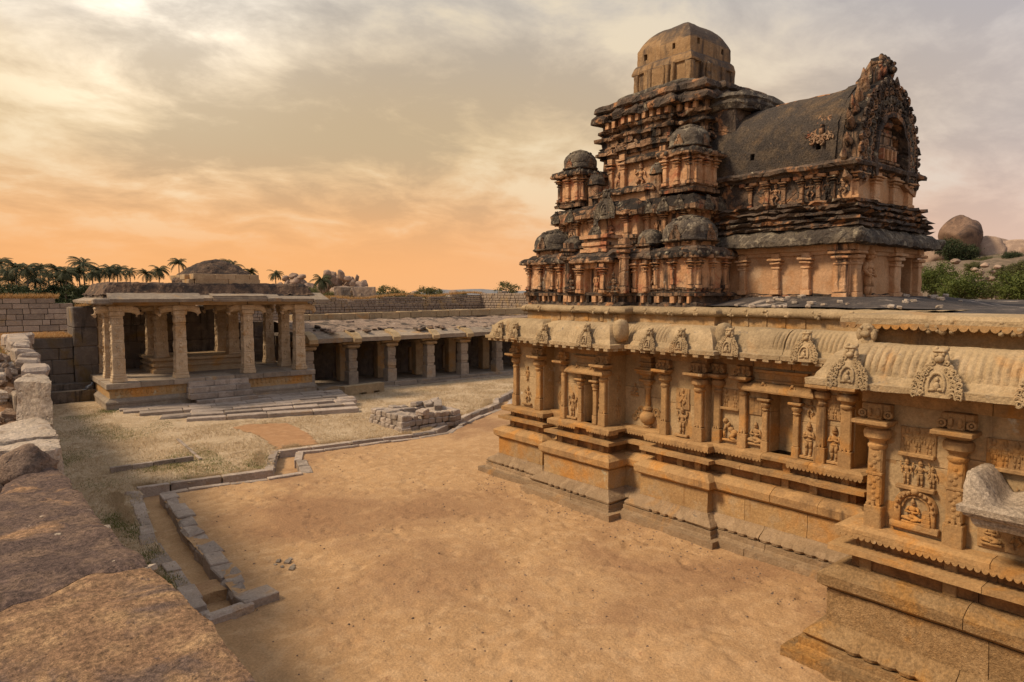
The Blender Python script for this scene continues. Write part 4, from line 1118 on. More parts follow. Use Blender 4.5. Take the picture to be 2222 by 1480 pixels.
# carved panels and figures
def plaque(x, y, z0, w, h):
    return MB().box(x - 0.018, y - w / 2, z0, x + 0.02, y + w / 2, z0 + h, 0.01).build('relief_plaque', 'granite_wall', temple, rough=0.006, freq=6, sub=0.1)
def base_(x, y, z0, w): return MB().box(x - 0.07, y - w / 2, z0, x + 0.02, y + w / 2, z0 + 0.055, 0.01).build('relief_base', 'granite_wall', temple)
def rel(pose, x, y, z, h, dep=0.85): figure('carved_figure', pose, facing_w(x, y, z), h, 'granite_wall', temple, dep)
# far bay
rel('stand', 11.97, 14.2, 2.62, 0.44); rel('dance', 11.97, 14.2, 2.0, 0.50); base_(11.98, 14.2, 1.97, 0.36)
# first recess: scrolls and small figure
rel('sit', 12.34, 13.28, 2.62, 0.34)
mk = MB()
for k in range(4):
    vs, fs = ring((0, 0, 0), 0.26 - 0.055 * k, 0.02, 20, 0.9, -0.3, math.pi * 1.45, M=facing_w(12.34, 13.10, 2.22)); mk.add(vs, fs)
mk.build('scroll_relief', 'granite_wall', temple)
# second bay
rel('arms4', 11.64, 12.08, 1.98, 0.62); base_(11.65, 12.08, 1.93, 0.34)
rel('arms4', 11.64, 11.14, 1.98, 0.62)
# figures on the return of the second bay (it faces the viewer)
figure('carved_figure', 'stand', facing_s(11.98, 10.905, 2.0), 0.56, 'granite_wall', temple, 0.6); figure('carved_figure', 'dance', facing_s(11.98, 10.905, 2.68), 0.42, 'granite_wall', temple, 0.6)
# second recess
rel('sit', 12.235, 10.60, 2.62, 0.34); rel('dance', 12.235, 9.82, 1.99, 0.34)
# third bay
plaque(12.0, 9.05, 2.52, 0.36, 0.46); rel('dance', 11.985, 9.05, 2.55, 0.44); rel('arms4', 11.99, 9.05, 1.99, 0.60); base_(12.0, 9.05, 1.93, 0.34)
# long wall
plaque(12.2, 8.0, 2.62, 0.46, 0.44); rel('stand', 12.185, 8.11, 2.68, 0.38); rel('stand', 12.185, 7.89, 2.68, 0.38); base_(12.18, 8.0, 2.63, 0.46)
rel('crawl', 12.19, 8.0, 1.98, 0.52, 0.95)
rel('sit', 12.19, 7.42, 2.0, 0.52); plaque(12.2, 7.45, 2.6, 0.30, 0.34)
rel('hands', 12.19, 6.33, 1.98, 0.66); base_(12.2, 6.33, 1.93, 0.30)
rel('hands', 12.19, 5.85, 1.98, 0.66); base_(12.2, 5.85, 1.93, 0.30)
plaque(12.2, 5.86, 2.72, 0.40, 0.46)
for k in (-0.13, 0.0, 0.13): rel('stand', 12.185, 5.86 + k, 2.76, 0.38)
rel('dance', 12.19, 6.32, 2.70, 0.34)
# near block: three registers of panels
def reg(y, z, poses, w, h, hgt):
    plaque(9.40, y, z, w, h); base_(9.385, y, z, w)
    k = len(poses)
    for i, p_ in enumerate(poses): rel(p_, 9.385, y + w * (0.5 - (i + 0.5) / k) * 0.92, z + 0.05, hgt)
reg(3.44, 2.93, ('stand', 'arms4', 'stand'), 0.42, 0.38, 0.33)
base_(9.39, 3.44, 2.50, 0.46); rel('arms4', 9.385, 3.56, 2.55, 0.36); rel('archer', 9.385, 3.40, 2.55, 0.36); rel('stand', 9.385, 3.26, 2.55, 0.30)
reg(2.45, 2.93, ('stand', 'stand', 'stand', 'stand'), 0.5, 0.38, 0.33)
rel('archer', 9.385, 2.62, 2.52, 0.40); rel('dance', 9.385, 2.3, 2.5, 0.36)
# arched niche with a seated figure
ar = MB()
Mx = facing_w(9.392, 3.44, 2.02)
for (rr, t) in ((0.215, 0.045), (0.155, 0.018)):
    vs, fs = ring((0, 0, 0.24), rr, t, 22, 0.9, 0.0, math.pi, M=Mx); ar.add(vs, fs)
for sg in (-1, 1):
    ar.box(-0.035 + sg * 0.205, -0.045, 0.04, 0.035 + sg * 0.205, 0.01, 0.25, 0.008, M=Mx)
for i in range(11):
    a = math.pi * i / 10
    ar.ell(Mx @ Vector((0.215 * math.cos(a), -0.045, 0.24 + 0.215 * math.sin(a))), (0.03, 0.024, 0.024), 7, 5)
ar.ell(Mx @ Vector((0, -0.05, 0.47)), (0.04, 0.05, 0.045), 8, 6)
ar.box(-0.29, -0.06, -0.04, 0.29, 0.01, 0.045, 0.01, M=Mx)
na = ar.build('arched_niche', 'granite_wall', temple, rough=0.006, freq=9, angle=45)
figure('seated_figure', 'sit', facing_w(9.385, 3.47, 2.06), 0.36, 'granite_wall', na, 1.0)
st = MB()
for k in range(4): st.box(9.33, 3.30 - 0.055 + 0.004 * k, 2.06 + 0.05 * k, 9.40, 3.30 + 0.055 - 0.004 * k, 2.11 + 0.05 * k, 0.006)
st.build('pedestal', 'granite_wall', na)
# frieze panel under the projecting seat
plaque(9.40, 2.3, 1.98, 0.9, 0.40)
for k, p_ in ((2.60, 'sit'), (2.36, 'dance'), (2.10, 'sit'), (1.85, 'dance')): rel(p_, 9.38, k, 2.03, 0.33, 1.0)

# the projecting stone seat with a saddle-shaped back
seat = thing('stone_bench', 'speckled grey granite bench slab with upcurved saddle end, projecting at the right edge', 'bench', (8.9, 1.6, 2.4))
YS, YE, X0, X1 = 2.74, 0.2, 8.60, 9.36
sl = MB().sweep([(X1, YS - 0.16), (X0 + 0.16, YS - 0.16), (X0 + 0.16, YE), (X1, YE)], [(-0.1, 2.40), (0.0, 2.40), (0.03, 2.44), (0.05, 2.50), (0.10, 2.53), (0.11, 2.56), (0.15, 2.57), (0.16, 2.64), (0.12, 2.66), (-0.1, 2.66)])
sl.build('slab', 'granite_speckle', seat, sub=0.08, rough=0.008, freq=6)
vs = []; fs = []; nu, nv = 26, 60
for i in range(nu + 1):
    for j in range(nv + 1):
        x = X0 + 0.05 + (X1 - X0 - 0.05) * i / nu; y = YS - 0.05 - (YS - YE - 0.1) * j / nv
        t = (YS - 0.05 - y)
        e = 0.36 * (1 - smooth01(0.05, 0.38, t))
        f_ = smooth01(0.0, 0.10, x - X0 - 0.05)
        bk = 0.20 * smooth01(0.30, 0.75, x - X0) * smooth01(0.15, 0.7, t)
        z = 2.65 + max(e * (0.6 + 0.4 * f_), bk + 0.03) + 0.008 * nz((x, y, 0), 9)
        vs.append((x, y, z))
for i in range(nu):
    for j in range(nv):
        a = i * (nv + 1) + j; fs.append((a, a + nv + 1, a + nv + 2, a + 1))
rim = []
m2 = MB().add(vs, fs)
# close the sides down to the slab
def skirt(ids):
    b0 = len(m2.v)
    for q in ids: m2.v.append((m2.v[q][0], m2.v[q][1], 2.6))
    for k in range(len(ids) - 1): m2.f.append((ids[k], ids[k + 1], b0 + k + 1, b0 + k))
skirt([j for j in range(nv + 1)]); skirt([i * (nv + 1) for i in range(nu + 1)]); skirt([nu * (nv + 1) + j for j in range(nv + 1)])
m2.build('saddle_back', 'granite_speckle', seat, smooth=True, rough=0.006, freq=14)
for k in range(2):
    y = 2.2 - 1.2 * k
    MB().sweep([(X1, y + 0.12), (X0 + 0.3, y + 0.12), (X0 + 0.3, y - 0.12), (X1, y - 0.12)], [(-0.1, 1.95), (-0.45, 1.95), (-0.3, 2.15), (-0.02, 2.3), (0.0, 2.41), (-0.1, 2.41)]).build('bracket', 'granite_wall', seat) if False else None

# ------------------------------------------------------------ the plastered brick tower on the roof
tower = thing('temple_tower', 'weathered orange and black brick tower with stepped tiers and square domed crown, on the roof', 'tower', (15.25, 11.55, 4.7))
TX, TY = 15.25, 11.75
def rect(x0, y0, x1, y1): return [(x0, y1), (x0, y0), (x1, y0), (x1, y1)]
def srect(hx, hy, w, p, cy=None):
    """square plan with a projecting middle on each side"""
    a, b = TX, (TY if cy is None else cy)
    return [(a - hx, b + hy), (a - hx, b + w), (a - hx - p, b + w), (a - hx - p, b - w), (a - hx, b - w), (a - hx, b - hy), (a - w, b - hy), (a - w, b - hy - p), (a + w, b - hy - p), (a + w, b - hy),
            (a + hx, b - hy), (a + hx, b - w), (a + hx + p, b - w), (a + hx + p, b + w), (a + hx, b + w), (a + hx, b + hy), (a + w, b + hy), (a + w, b + hy + p), (a - w, b + hy + p), (a - w, b + hy)]
def band(nm, path, prof, mat, rough=0.03, sub=0.16, fine=0.014, par=None):
    return MB().sweep(path, prof, closed=True).build(nm, mat, par or tower, sub=sub, rough=rough, freq=3.0, fine=fine)
def broken(nm, path, prof, mat, amp=0.10, rough=0.035, fine=0.03, seed=0.0, par=None, cell=0.23):
    """a moulding whose courses have crumbled unevenly along their length"""
    def md(l, k, t, ln):
        if prof[k][0] < 0.03: return 0.0
        v = noise.cell(Vector((l / cell + 0.37 * (k // 2), (k // 2) * 1.0 + 0.5, seed + 0.5))) + 0.5 * nz((l, k // 2, seed), 1.2)
        return -amp * max(0.0, v) * min(1.0, prof[k][0] / 0.12)
    return MB().sweep(path, prof, closed=True, step=0.085, mod=md).build(nm, mat, par or tower, rough=rough, freq=4.0, fine=fine)
def kapota(z, o, h): return [(0, z), (o * 0.8, z - 0.02), (o, z), (o * 1.02, z + h * 0.25), (o * 0.82, z + h * 0.6), (o * 0.45, z + h * 0.92), (0, z + h)]
def ledges(z0, z1, outs):
    n_ = len(outs); pr = [(0, z0)]
    for i, o in enumerate(outs):
        a, b = z0 + (z1 - z0) * i / n_, z0 + (z1 - z0) * (i + 1) / n_
        pr += [(o, a + 0.004), (o, b - 0.004)]
    pr.append((0, z1)); return pr

KP = {}
def tkudu(x, y, z, s_, face='w', mat='dome_grey', dep=1.0, par=None):
    if mat not in KP:
        me = KUDU[0].copy(); me.materials.clear(); me.materials.append(MATS[mat]); KP[mat] = me
    o = bpy.data.objects.new('horseshoe_ornament', KP[mat]); COL.objects.link(o)
    o.matrix_world = (facing_w if face == 'w' else facing_s)(x, y, z) @ Matrix.Diagonal((s_, s_ * dep, s_, 1))
    adopt(o, par or tower)
def tpil(x, y, z0, z1, w, face='w', mat='plaster_orange', par=None, d_=0.09):
    """small plastered pilaster with rings and a spreading head"""
    M = (facing_w if face == 'w' else facing_s)(x, y, 0); h = z1 - z0
    p = MB()
    p.box(-w * 0.62, -d_ - 0.02, z0, w * 0.62, 0.02, z0 + h * 0.12, 0.01, M)
    p.box(-w * 0.45, -d_, z0 + h * 0.12, w * 0.45, 0.02, z0 + h * 0.66, 0.015, M)
    p.box(-w * 0.60, -d_ - 0.02, z0 + h * 0.62, w * 0.60, 0.02, z0 + h * 0.67, 0.01, M)
    p.box(-w * 0.42, -d_ + 0.005, z0 + h * 0.67, w * 0.42, 0.02, z0 + h * 0.73, 0.01, M)
    p.box(-w * 0.75, -d_ - 0.05, z0 + h * 0.73, w * 0.75, 0.02, z0 + h * 0.80, 0.02, M)
    p.box(-w * 0.95, -d_ - 0.08, z0 + h * 0.82, w * 0.95, 0.02, z0 + h * 0.875, 0.012, M)
    p.box(-w * 0.55, -d_ - 0.02, z0 + h * 0.875, w * 0.55, 0.02, z1, 0.012, M)
    return p.build('pilaster', mat, par or tower, rough=0.016, freq=6, fine=0.008, sub=0.14)
def dome(x, y, z, r, h, par, mat='dome_grey', p_=3.0, faces=('w', 's')):
    pr = [(0.86, -0.02), (1.10, 0.0), (1.14, 0.05), (1.04, 0.12), (1.05, 0.28), (1.03, 0.46), (0.93, 0.62), (0.74, 0.76), (0.52, 0.84), (0.54, 0.88), (0.44, 0.92), (0.20, 0.97), (0.05, 1.0)]
    o = MB().lathe(x, y, [(r * a, z + h * b) for a, b in pr], 32, p_, mod=lambda a, zz: 1 + 0.018 * math.sin(a * 16)).build('dome', mat, par, rough=0.02, freq=3, fine=0.012, smooth=True)
    for f in faces:
        if f == 'w': tkudu(x - r * 1.10, y, z + h * 0.02, r * 1.25, 'w', 'plaster_mixed', 0.6, o)
        else: tkudu(x, y - r * 1.10, z + h * 0.02, r * 1.25, 's', 'plaster_mixed', 0.6, o)
    ring_ = MB()
    for k in range(16):
        a = 2 * math.pi * k / 16
        ring_.ell((x + r * 0.72 * math.cos(a), y + r * 0.72 * math.sin(a), z + h * 0.78), (r * 0.10, r * 0.10, r * 0.08), 6, 5)
    stuff(ring_.build('petal_ring', mat, o, rough=0.02, freq=6))
    return o
def aedicule(x, y, hw, z0, z1, dz_h, neck=0.16, eave=0.16, npil=2, mat='plaster_orange'):
    """miniature domed shrine: body with pilasters, eave, neck and dome"""
    body = MB().box(x - hw, y - hw, z0, x + hw, y + hw, z1, 0.02).build('miniature_shrine', mat, tower, sub=0.14, rough=0.022, freq=4, fine=0.010)
    foot = MB().sweep(rect(x - hw, y - hw, x + hw, y + hw), [(0, z0 - 0.02), (0.07, z0 - 0.02), (0.08, z0 + 0.05), (0.03, z0 + 0.07), (0.03, z0 + 0.11), (0.06, z0 + 0.12), (0.06, z0 + 0.15), (0, z0 + 0.16)], closed=True).build('foot_moulding', 'plaster_mixed', body, sub=0.15, rough=0.02, freq=4, fine=0.01)
    for k in range(npil):
        q = (k / (npil - 1) - 0.5) * 2 * (hw - 0.09)
        tpil(x - hw, y + q, z0 + 0.14, z1, 0.12, 'w', mat, body, 0.07); tpil(x + q, y - hw, z0 + 0.14, z1, 0.12, 's', mat, body, 0.07)
    broken('eave', rect(x - hw, y - hw, x + hw, y + hw), kapota(z1, 0.17, eave), 'plaster_mixed', 0.07, 0.03, 0.025, x + y, body)
    for k in range(5):
        q = (k / 4 - 0.5) * 2 * (hw + 0.05)
        for f in ('w', 's'):
            c = (x - hw - 0.14, y + q, z1 + eave * 0.45) if f == 'w' else (x + q, y - hw - 0.14, z1 + eave * 0.45)
            MB().ell(c, (0.05, 0.05, 0.06), 8, 6).build('eave_boss', 'dome_grey', body, rough=0.015, freq=12)
    zt = z1 + eave
    MB().box(x - hw * 0.72, y - hw * 0.72, zt - 0.03, x + hw * 0.72, y + hw * 0.72, zt + neck + 0.02, 0.02).build('neck', mat, body, sub=0.14, rough=0.02, freq=4, fine=0.01)
    MB().sweep(rect(x - hw * 0.72, y - hw * 0.72, x + hw * 0.72, y + hw * 0.72), [(0, zt - 0.02), (0.07, zt - 0.02), (0.07, zt + 0.04), (0, zt + 0.05)], closed=True).build('neck_moulding', 'plaster_black', body, rough=0.02, sub=0.12)
    for k in (-1, 1):
        tpil(x - hw * 0.72, y + k * hw * 0.5, zt + 0.02, zt + neck, 0.08, 'w', mat, body, 0.04); tpil(x + k * hw * 0.5, y - hw * 0.72, zt + 0.02, zt + neck, 0.08, 's', mat, body, 0.04)
    dome(x, y, zt + neck, hw * 0.92, dz_h, body)
    return body
def statue(pose, x, y, z, h, face='w', mat='plaster_orange'):
    figure('statue', pose, (facing_w if face == 'w' else facing_s)(x, y, z), h, mat, tower, 1.0)

# ---- first storey
P1 = srect(2.80, 2.62, 0.85, 0.30)
band('foot_moulding', srect(2.86, 2.68, 0.85, 0.28), [(0, 4.70), (0.12, 4.70), (0.11, 4.80), (0.02, 4.82), (0.02, 4.95), (0.13, 4.96), (0.14, 5.02), (0.03, 5.04), (0, 5.04)], 'plaster_black', 0.02)
band('storey_wall', P1, [(0, 5.0), (0.01, 5.0), (0.01, 5.86), (0, 5.86)], 'plaster_orange', 0.02)
broken('eave', P1, kapota(5.84, 0.26, 0.22), 'plaster_black', 0.12, 0.035, 0.03, 4.0)
for k in range(26):          # little posts in the recessed foot band
    y = 9.15 + k * 0.215
    wv = 0.03 + 0.035 * abs(math.sin(k * 2.7))
    if k % 7 != 3: MB().box(12.24 - (0.26 if 10.9 < y < 12.6 else 0), y - wv, 4.80, 12.5, y + wv, 4.96).build('foot_post', ('plaster_orange', 'plaster_mixed')[k % 2], tower, rough=0.015, freq=8)
for (yy, hw) in ((14.02, 0.57), (9.58, 0.56)): aedicule(12.86, yy, hw, 4.98, 5.80, 0.62, 0.20, 0.17, 3)
for yy in (13.06, 10.50):   # narrow bays with bell tops
    body = MB().box(12.28, yy - 0.24, 5.0, 13, yy + 0.24, 5.80, 0.02).build('narrow_bay', 'plaster_orange', tower, sub=0.14, rough=0.02, freq=4, fine=0.01)
    for q in (-0.16, 0.16): tpil(12.28, yy + q, 5.04, 5.80, 0.11, 'w', par=body, d_=0.07)
    band('eave', rect(12.28, yy - 0.24, 13, yy + 0.24), kapota(5.80, 0.16, 0.16), 'plaster_black', 0.02, 0.1, 0.015, body)
    band('bell_neck', rect(12.42, yy - 0.14, 12.8, yy + 0.14), ledges(5.95, 6.16, (0.02, 0.08, 0.0, 0.1)), 'plaster_mixed', 0.015, 0.1, 0.01, body)
    dome(12.62, yy, 6.16, 0.27, 0.36, body, p_=2.6, faces=('w',))
# middle projection: niche with pilasters and seated figures
cy = TY
mid = MB().box(11.96, cy - 0.50, 5.0, 13.0, cy - 0.28, 5.80, 0.02).box(11.96, cy + 0.28, 5.0, 13.0, cy + 0.50, 5.80, 0.02).box(11.96, cy - 0.5, 5.62, 13, cy + 0.5, 5.82, 0.02).build('niche', 'plaster_orange', tower, sub=0.14, rough=0.02, freq=4, fine=0.01)
for q in (-0.40, 0.40): tpil(11.96, cy + q, 5.02, 5.72, 0.16, 'w', par=mid, d_=0.1)
band('niche_hood', rect(11.98, cy - 0.5, 12.6, cy + 0.5), kapota(5.76, 0.18, 0.16), 'plaster_mixed', 0.02, 0.1, 0.012, mid)
band('niche_crown', rect(12.04, cy - 0.36, 12.6, cy + 0.36), ledges(5.92, 6.42, (0.02, 0.08, 0.02, 0.06, 0.02, 0.10)), 'plaster_orange', 0.02, 0.1, 0.012, mid)
tkudu(12.02, cy, 6.30, 0.9, 'w', 'dome_grey', 0.5)
statue('sit', 11.93, cy + 0.72, 5.04, 0.52, mat='plaster_mixed'); statue('sit', 11.93, cy - 0.72, 5.04, 0.52, mat='plaster_mixed'); statue('stand', 12.1, cy, 5.04, 0.55)
for (yy, zz) in ((cy + 0.93, 0), (cy - 0.93, 0)): tpil(12.10, yy, 5.02, 6.30, 0.2, 'w', 'plaster_mixed', d_=0.13)
for (yy, ps, hh) in ((13.36, 'dance', 0.62), (10.82, 'stand', 0.62), (10.20, 'dance', 0.58), (12.72, 'stand', 0.58), (10.98, 'stand', 0.6)): statue(ps, 12.36, yy, 5.04, hh, mat='plaster_mixed' if yy < 13 else 'plaster_orange')

# ---- second storey
P2 = srect(2.36, 2.18, 0.80, 0.26)
band('foot_moulding', srect(2.40, 2.22, 0.8, 0.26), ledges(6.0, 6.42, (0.16, 0.08, 0.16, 0.04, 0.10)), 'plaster_mixed', 0.04)
band('storey_wall', P2, [(0, 6.0), (0.01, 6.0), (0.01, 6.98), (0, 6.98)], 'plaster_orange', 0.025)
broken('eave', P2, kapota(6.90, 0.25, 0.36), 'plaster_mixed', 0.10, 0.05, 0.03, 5.0)
for yy in (13.75, 13.2, 12.7, 10.8, 10.3, 9.75): tpil(12.88, yy, 6.40, 6.92, 0.13, 'w')
for yy in (12.3, 11.2): tpil(12.60, yy, 6.40, 6.92, 0.15, 'w')
statue('dance', 12.86, 13.45, 6.42, 0.46); statue('stand', 12.86, 10.55, 6.42, 0.46); statue('sit', 12.58, TY, 6.42, 0.44)
for yy in (13.85, 13.3, 12.85, 10.65, 10.2, 9.75): tkudu(12.64, yy, 6.90, 0.62, 'w', 'dome_grey', 0.7)
tkudu(12.36, TY, 6.84, 1.35, 'w', 'dome_grey', 0.6)
for xx in (13.2, 13.7): tkudu(xx, 9.33, 6.90, 0.62, 's', 'dome_grey', 0.7)
for k in range(22):
    y = 9.55 + k * 0.21
    if abs(y - TY) > 0.95: MB().ell((12.76, y, 6.88), (0.05, 0.05, 0.05), 7, 5).build('eave_boss', 'plaster_orange', tower)
for k in range(10):
    MB().ell((13.0 + k * 0.16, 9.46, 6.88), (0.05, 0.05, 0.05), 7, 5).build('eave_boss', 'plaster_orange', tower)
for (yy, hw) in ((13.55, 0.42), (9.95, 0.42)):
    aedicule(13.28, yy, hw, 7.34, 8.14, 0.55, 0.06, 0.16, 3)
for yy in (12.80, 10.72):
    MB().box(12.98, yy - 0.16, 7.25, 13.5, yy + 0.16, 7.85, 0.03).build('narrow_bay', 'plaster_mixed', tower, sub=0.12, rough=0.025, freq=5)
    dome(13.15, yy, 7.85, 0.2, 0.3, tower, p_=2.6, faces=('w',))

# attic behind the upper shrines
P2b = srect(1.98, 1.92, 0.9, 0.22)
band('attic_wall', P2b, [(0, 7.15), (0.01, 7.15), (0.01, 7.58), (0, 7.58)], 'plaster_orange', 0.03)
broken('attic_eave', P2b, kapota(7.50, 0.16, 0.16), 'plaster_mixed', 0.1, 0.04, 0.03, 7.0)
# ---- third storey
T3 = 11.58
P3 = srect(1.42, 1.60, 0.78, 0.20, T3)
band('foot_moulding', P3, ledges(7.2, 7.55, (0.18, 0.08, 0.16, 0.05)), 'plaster_black', 0.03)
band('storey_wall', P3, [(0, 7.2), (0.01, 7.2), (0.01, 8.85), (0, 8.85)], 'plaster_orange', 0.03)
band('eave', P3, ledges(8.62, 8.86, (0.08, 0.18, 0.12)), 'plaster_mixed', 0.04, 0.12, 0.02)
for yy in (T3 + 0.66, T3 - 0.66): tpil(13.63, yy, 7.56, 8.62, 0.18, 'w', d_=0.12)
for yy in (T3 + 1.3, T3 - 1.3): tpil(13.83, yy, 7.56, 8.62, 0.16, 'w')
MB().box(13.5, T3 - 0.42, 7.55, 13.8, T3 + 0.42, 7.64).build('sill', 'plaster_mixed', tower, rough=0.02)
band('niche_hood', rect(13.62, T3 - 0.46, 13.9, T3 + 0.46), kapota(8.36, 0.16, 0.18), 'plaster_mixed', 0.02, 0.1)
statue('dance', 13.60, T3 + 0.12, 7.62, 0.74); statue('stand', 13.80, T3 + 1.0, 7.58, 0.66, mat='plaster_mixed'); statue('stand', 13.80, T3 - 1.0, 7.58, 0.66, mat='plaster_mixed')
broken('cornice', srect(1.42, 1.60, 0.78, 0.16, T3), [(0, 8.85), (0.10, 8.86), (0.12, 8.93), (0.03, 8.95), (0.05, 9.05), (0.19, 9.07), (0.20, 9.14), (0.06, 9.17), (0.02, 9.27), (0.14, 9.29), (0.17, 9.36), (0.05, 9.39), (0.06, 9.56), (0, 9.57)], 'plaster_mixed', 0.12, 0.05, 0.035, 1.0)
for k in range(13):
    y = T3 - 1.44 + k * 0.235
    xx = 13.66 if abs(y - T3) < 0.78 else 13.82
    MB().box(xx - 0.14, y - 0.05, 9.40, xx + 0.1, y + 0.06, 9.58, 0.01).build('dentil', 'plaster_orange', tower, rough=0.02, freq=8)
for k in range(11): MB().box(13.9 + k * 0.25, 10.0 - (0.16 if 0.5 < k * 0.25 < 2.1 else 0), 9.40, 14.01 + k * 0.25, 10.2, 9.58, 0.01).build('dentil', 'plaster_orange', tower, rough=0.02, freq=8)
for dy in (1.1, 0.45, -0.45, -1.1): tkudu(13.52 if abs(dy) < 0.78 else 13.70, T3 + dy, 8.90, 0.52, 'w', 'plaster_mixed', 0.6)
for dx in (0.3, 0.9): tkudu(13.83 + dx, 9.95, 8.90, 0.52, 's', 'plaster_mixed', 0.6)
broken('top_eave', srect(1.42, 1.60, 0.78, 0.14, T3), kapota(9.58, 0.28, 0.28), 'plaster_black', 0.14, 0.06, 0.04, 3.0, cell=0.34)
band('top_slab', srect(1.36, 1.54, 0.78, 0.12, T3), [(0, 9.84), (0.20, 9.84), (0.26, 9.88), (0.24, 10.0), (0.10, 10.08), (-0.3, 10.14)], 'plaster_black', 0.05, 0.12, 0.025)
TX, TY = 15.18, 11.62
# the bellying roof slab under the crown
o = MB().lathe(TX, TY, [(1.20, 9.95), (1.40, 10.02), (1.46, 10.10), (1.38, 10.20), (1.20, 10.26), (1.0, 10.3)], 40, 5.0).build('crown_cushion', 'dome_grey', tower, rough=0.05, freq=3, fine=0.02, smooth=True)

# ---- crown
def poke(me, centres, depth, size):
    """real put-log holes: the faces nearest to the given points are pushed in"""
    bm = bmesh.new(); bm.from_mesh(me)
    for c in centres:
        c = Vector(c)
        f = min(bm.faces, key=lambda q: (q.calc_center_median() - c).length)
        fs = [q for q in bm.faces if (q.calc_center_median() - f.calc_center_median()).length < size and q.normal.dot(f.normal) > 0.7]
        nrm = f.normal.copy()
        ret = bmesh.ops.extrude_face_region(bm, geom=fs)
        vv = [q for q in ret['geom'] if isinstance(q, bmesh.types.BMVert)]
        bmesh.ops.translate(bm, verts=vv, vec=-nrm * depth)
        bmesh.ops.delete(bm, geom=fs, context='FACES')
    bm.to_mesh(me); bm.free(); me.update()
HC = 0.90
cr = MB().box(TX - HC, TY - HC, 10.2, TX + HC, TY + HC, 11.02, 0.03).build('crown_base', 'crown_plaster', tower, sub=0.12, rough=0.02, freq=3, fine=0.008)
def face_box(nm, q0, q1, z0, z1, out, mat='crown_plaster', par=cr):
    """same raised piece on the two faces in view"""
    MB().box(TX - HC - out, TY + q0, z0, TX - HC + 0.02, TY + q1, z1, 0.02).build(nm, mat, par, sub=0.12, rough=0.02, freq=4, fine=0.01)
    MB().box(TX - q1, TY - HC - out, z0, TX - q0, TY - HC + 0.02, z1, 0.02).build(nm, mat, par, sub=0.12, rough=0.02, freq=4, fine=0.01)
face_box('corner_strip', -0.94, -0.76, 10.2, 10.80, 0.05); face_box('corner_strip', 0.76, 0.91, 10.2, 10.80, 0.055)
face_box('niche_block', -0.34, 0.40, 10.22, 10.80, 0.16); face_box('niche_side', -0.46, -0.36, 10.22, 10.84, 0.10); face_box('niche_side', 0.42, 0.52, 10.22, 10.84, 0.10)
face_box('niche_strip', -0.24, -0.16, 10.24, 10.80, 0.20); face_box('niche_strip', 0.2, 0.28, 10.24, 10.80, 0.20)
MB().sweep(rect(TX - HC, TY - HC, TX + HC, TY + HC), [(0, 10.78), (0.05, 10.80), (0.055, 10.85), (0.02, 10.98), (-0.02, 11.03)], closed=True, caps=False).build('crown_band', 'crown_plaster', cr, sub=0.14, rough=0.025, freq=3, fine=0.01)
vs = []; prof = []
for i in range(9): prof.append((HC * 0.965, 10.98 + 0.051 * i))
for i in range(1, 16):
    rho = 1 - (i / 15) ** 1.6
    prof.append((HC * 0.965 * max(0.02, rho), 11.40 + 0.60 * (1 - rho ** 3.2)))
dm = MB().lathe(TX, TY, prof, 72, 40.0, ph=0.0)
me = dm.mesh('crown_dome', rough=0.022, freq=2.5, fine=0.008)
poke(me, [(TX - HC, TY + 0.52, 11.22), (TX - HC, TY - 0.34, 11.26), (TX - 0.52, TY - HC, 11.30), (TX + 0.42, TY - HC, 11.26)], 0.24, 0.075)
o = link('crown_dome', me, 'crown_plaster', tower)
me.polygons.foreach_set('use_smooth', [True] * len(me.polygons)); me.set_sharp_from_angle(angle=rad(40))

# ---- the porch in front with its barrel roof
PX0, PX1, PY0, PY1 = 13.75, 17.02, 6.40, 9.8
PR = rect(PX0, PY0, PX1, PY1)
band('porch_foot', PR, [(0, 4.70), (0.16, 4.70), (0.14, 4.82), (0.05, 4.90), (0.04, 4.98), (0, 5.0)], 'plaster_mixed', 0.04, 0.14, 0.02)
pw = MB().box(PX0, PY0 + 0.35, 4.75, 15.95, PY1, 6.05).box(15.95, PY0 + 1.1, 4.75, PX1, PY1 - 0.01, 6.045).build('porch_wall', 'plaster_panel', tower, sub=0.2, rough=0.012, freq=3)
MB().box(PX0 + 0.004, PY0, 4.77, 15.93, PY0 + 0.4, 6.04, 0.01).build('front_wall', 'plaster_panel', pw, sub=0.16, rough=0.012, freq=3)
MB().box(16.70, PY0, 4.77, PX1 - 0.004, PY0 + 0.4, 6.04, 0.02).build('front_pier', 'plaster_panel', pw, sub=0.16, rough=0.018, freq=4)
MB().sweep(PR, [(0, 5.80), (0.05, 5.80), (0.05, 5.87), (0.09, 5.88), (0.09, 6.03), (0, 6.03)], closed=True).build('architrave', 'plaster_panel', pw, sub=0.2, rough=0.014, freq=4)
for yy in (8.75, 7.95, 7.27): tpil(PX0, yy, 4.98, 5.86, 0.17, 'w', 'plaster_panel', pw, 0.10)
tpil(PX0, 6.54, 4.9, 6.0, 0.24, 'w', 'plaster_orange', pw, 0.13)
for xx, ww in ((13.89, 0.20), (15.70, 0.34), (16.86, 0.22)): tpil(xx, PY0, 4.9, 6.0, ww, 's', 'plaster_panel', pw, 0.12)
figure('statue', 'stand', facing_s(14.42, PY0 - 0.05, 4.92), 1.05, 'plaster_panel', tower, 1.5)
band('porch_eave', PR, [(0, 6.0), (0.10, 6.0), (0.30, 5.98), (0.37, 6.0), (0.37, 6.10), (0.30, 6.22), (0.18, 6.32), (0, 6.36)], 'dome_grey', 0.04, 0.12, 0.02)
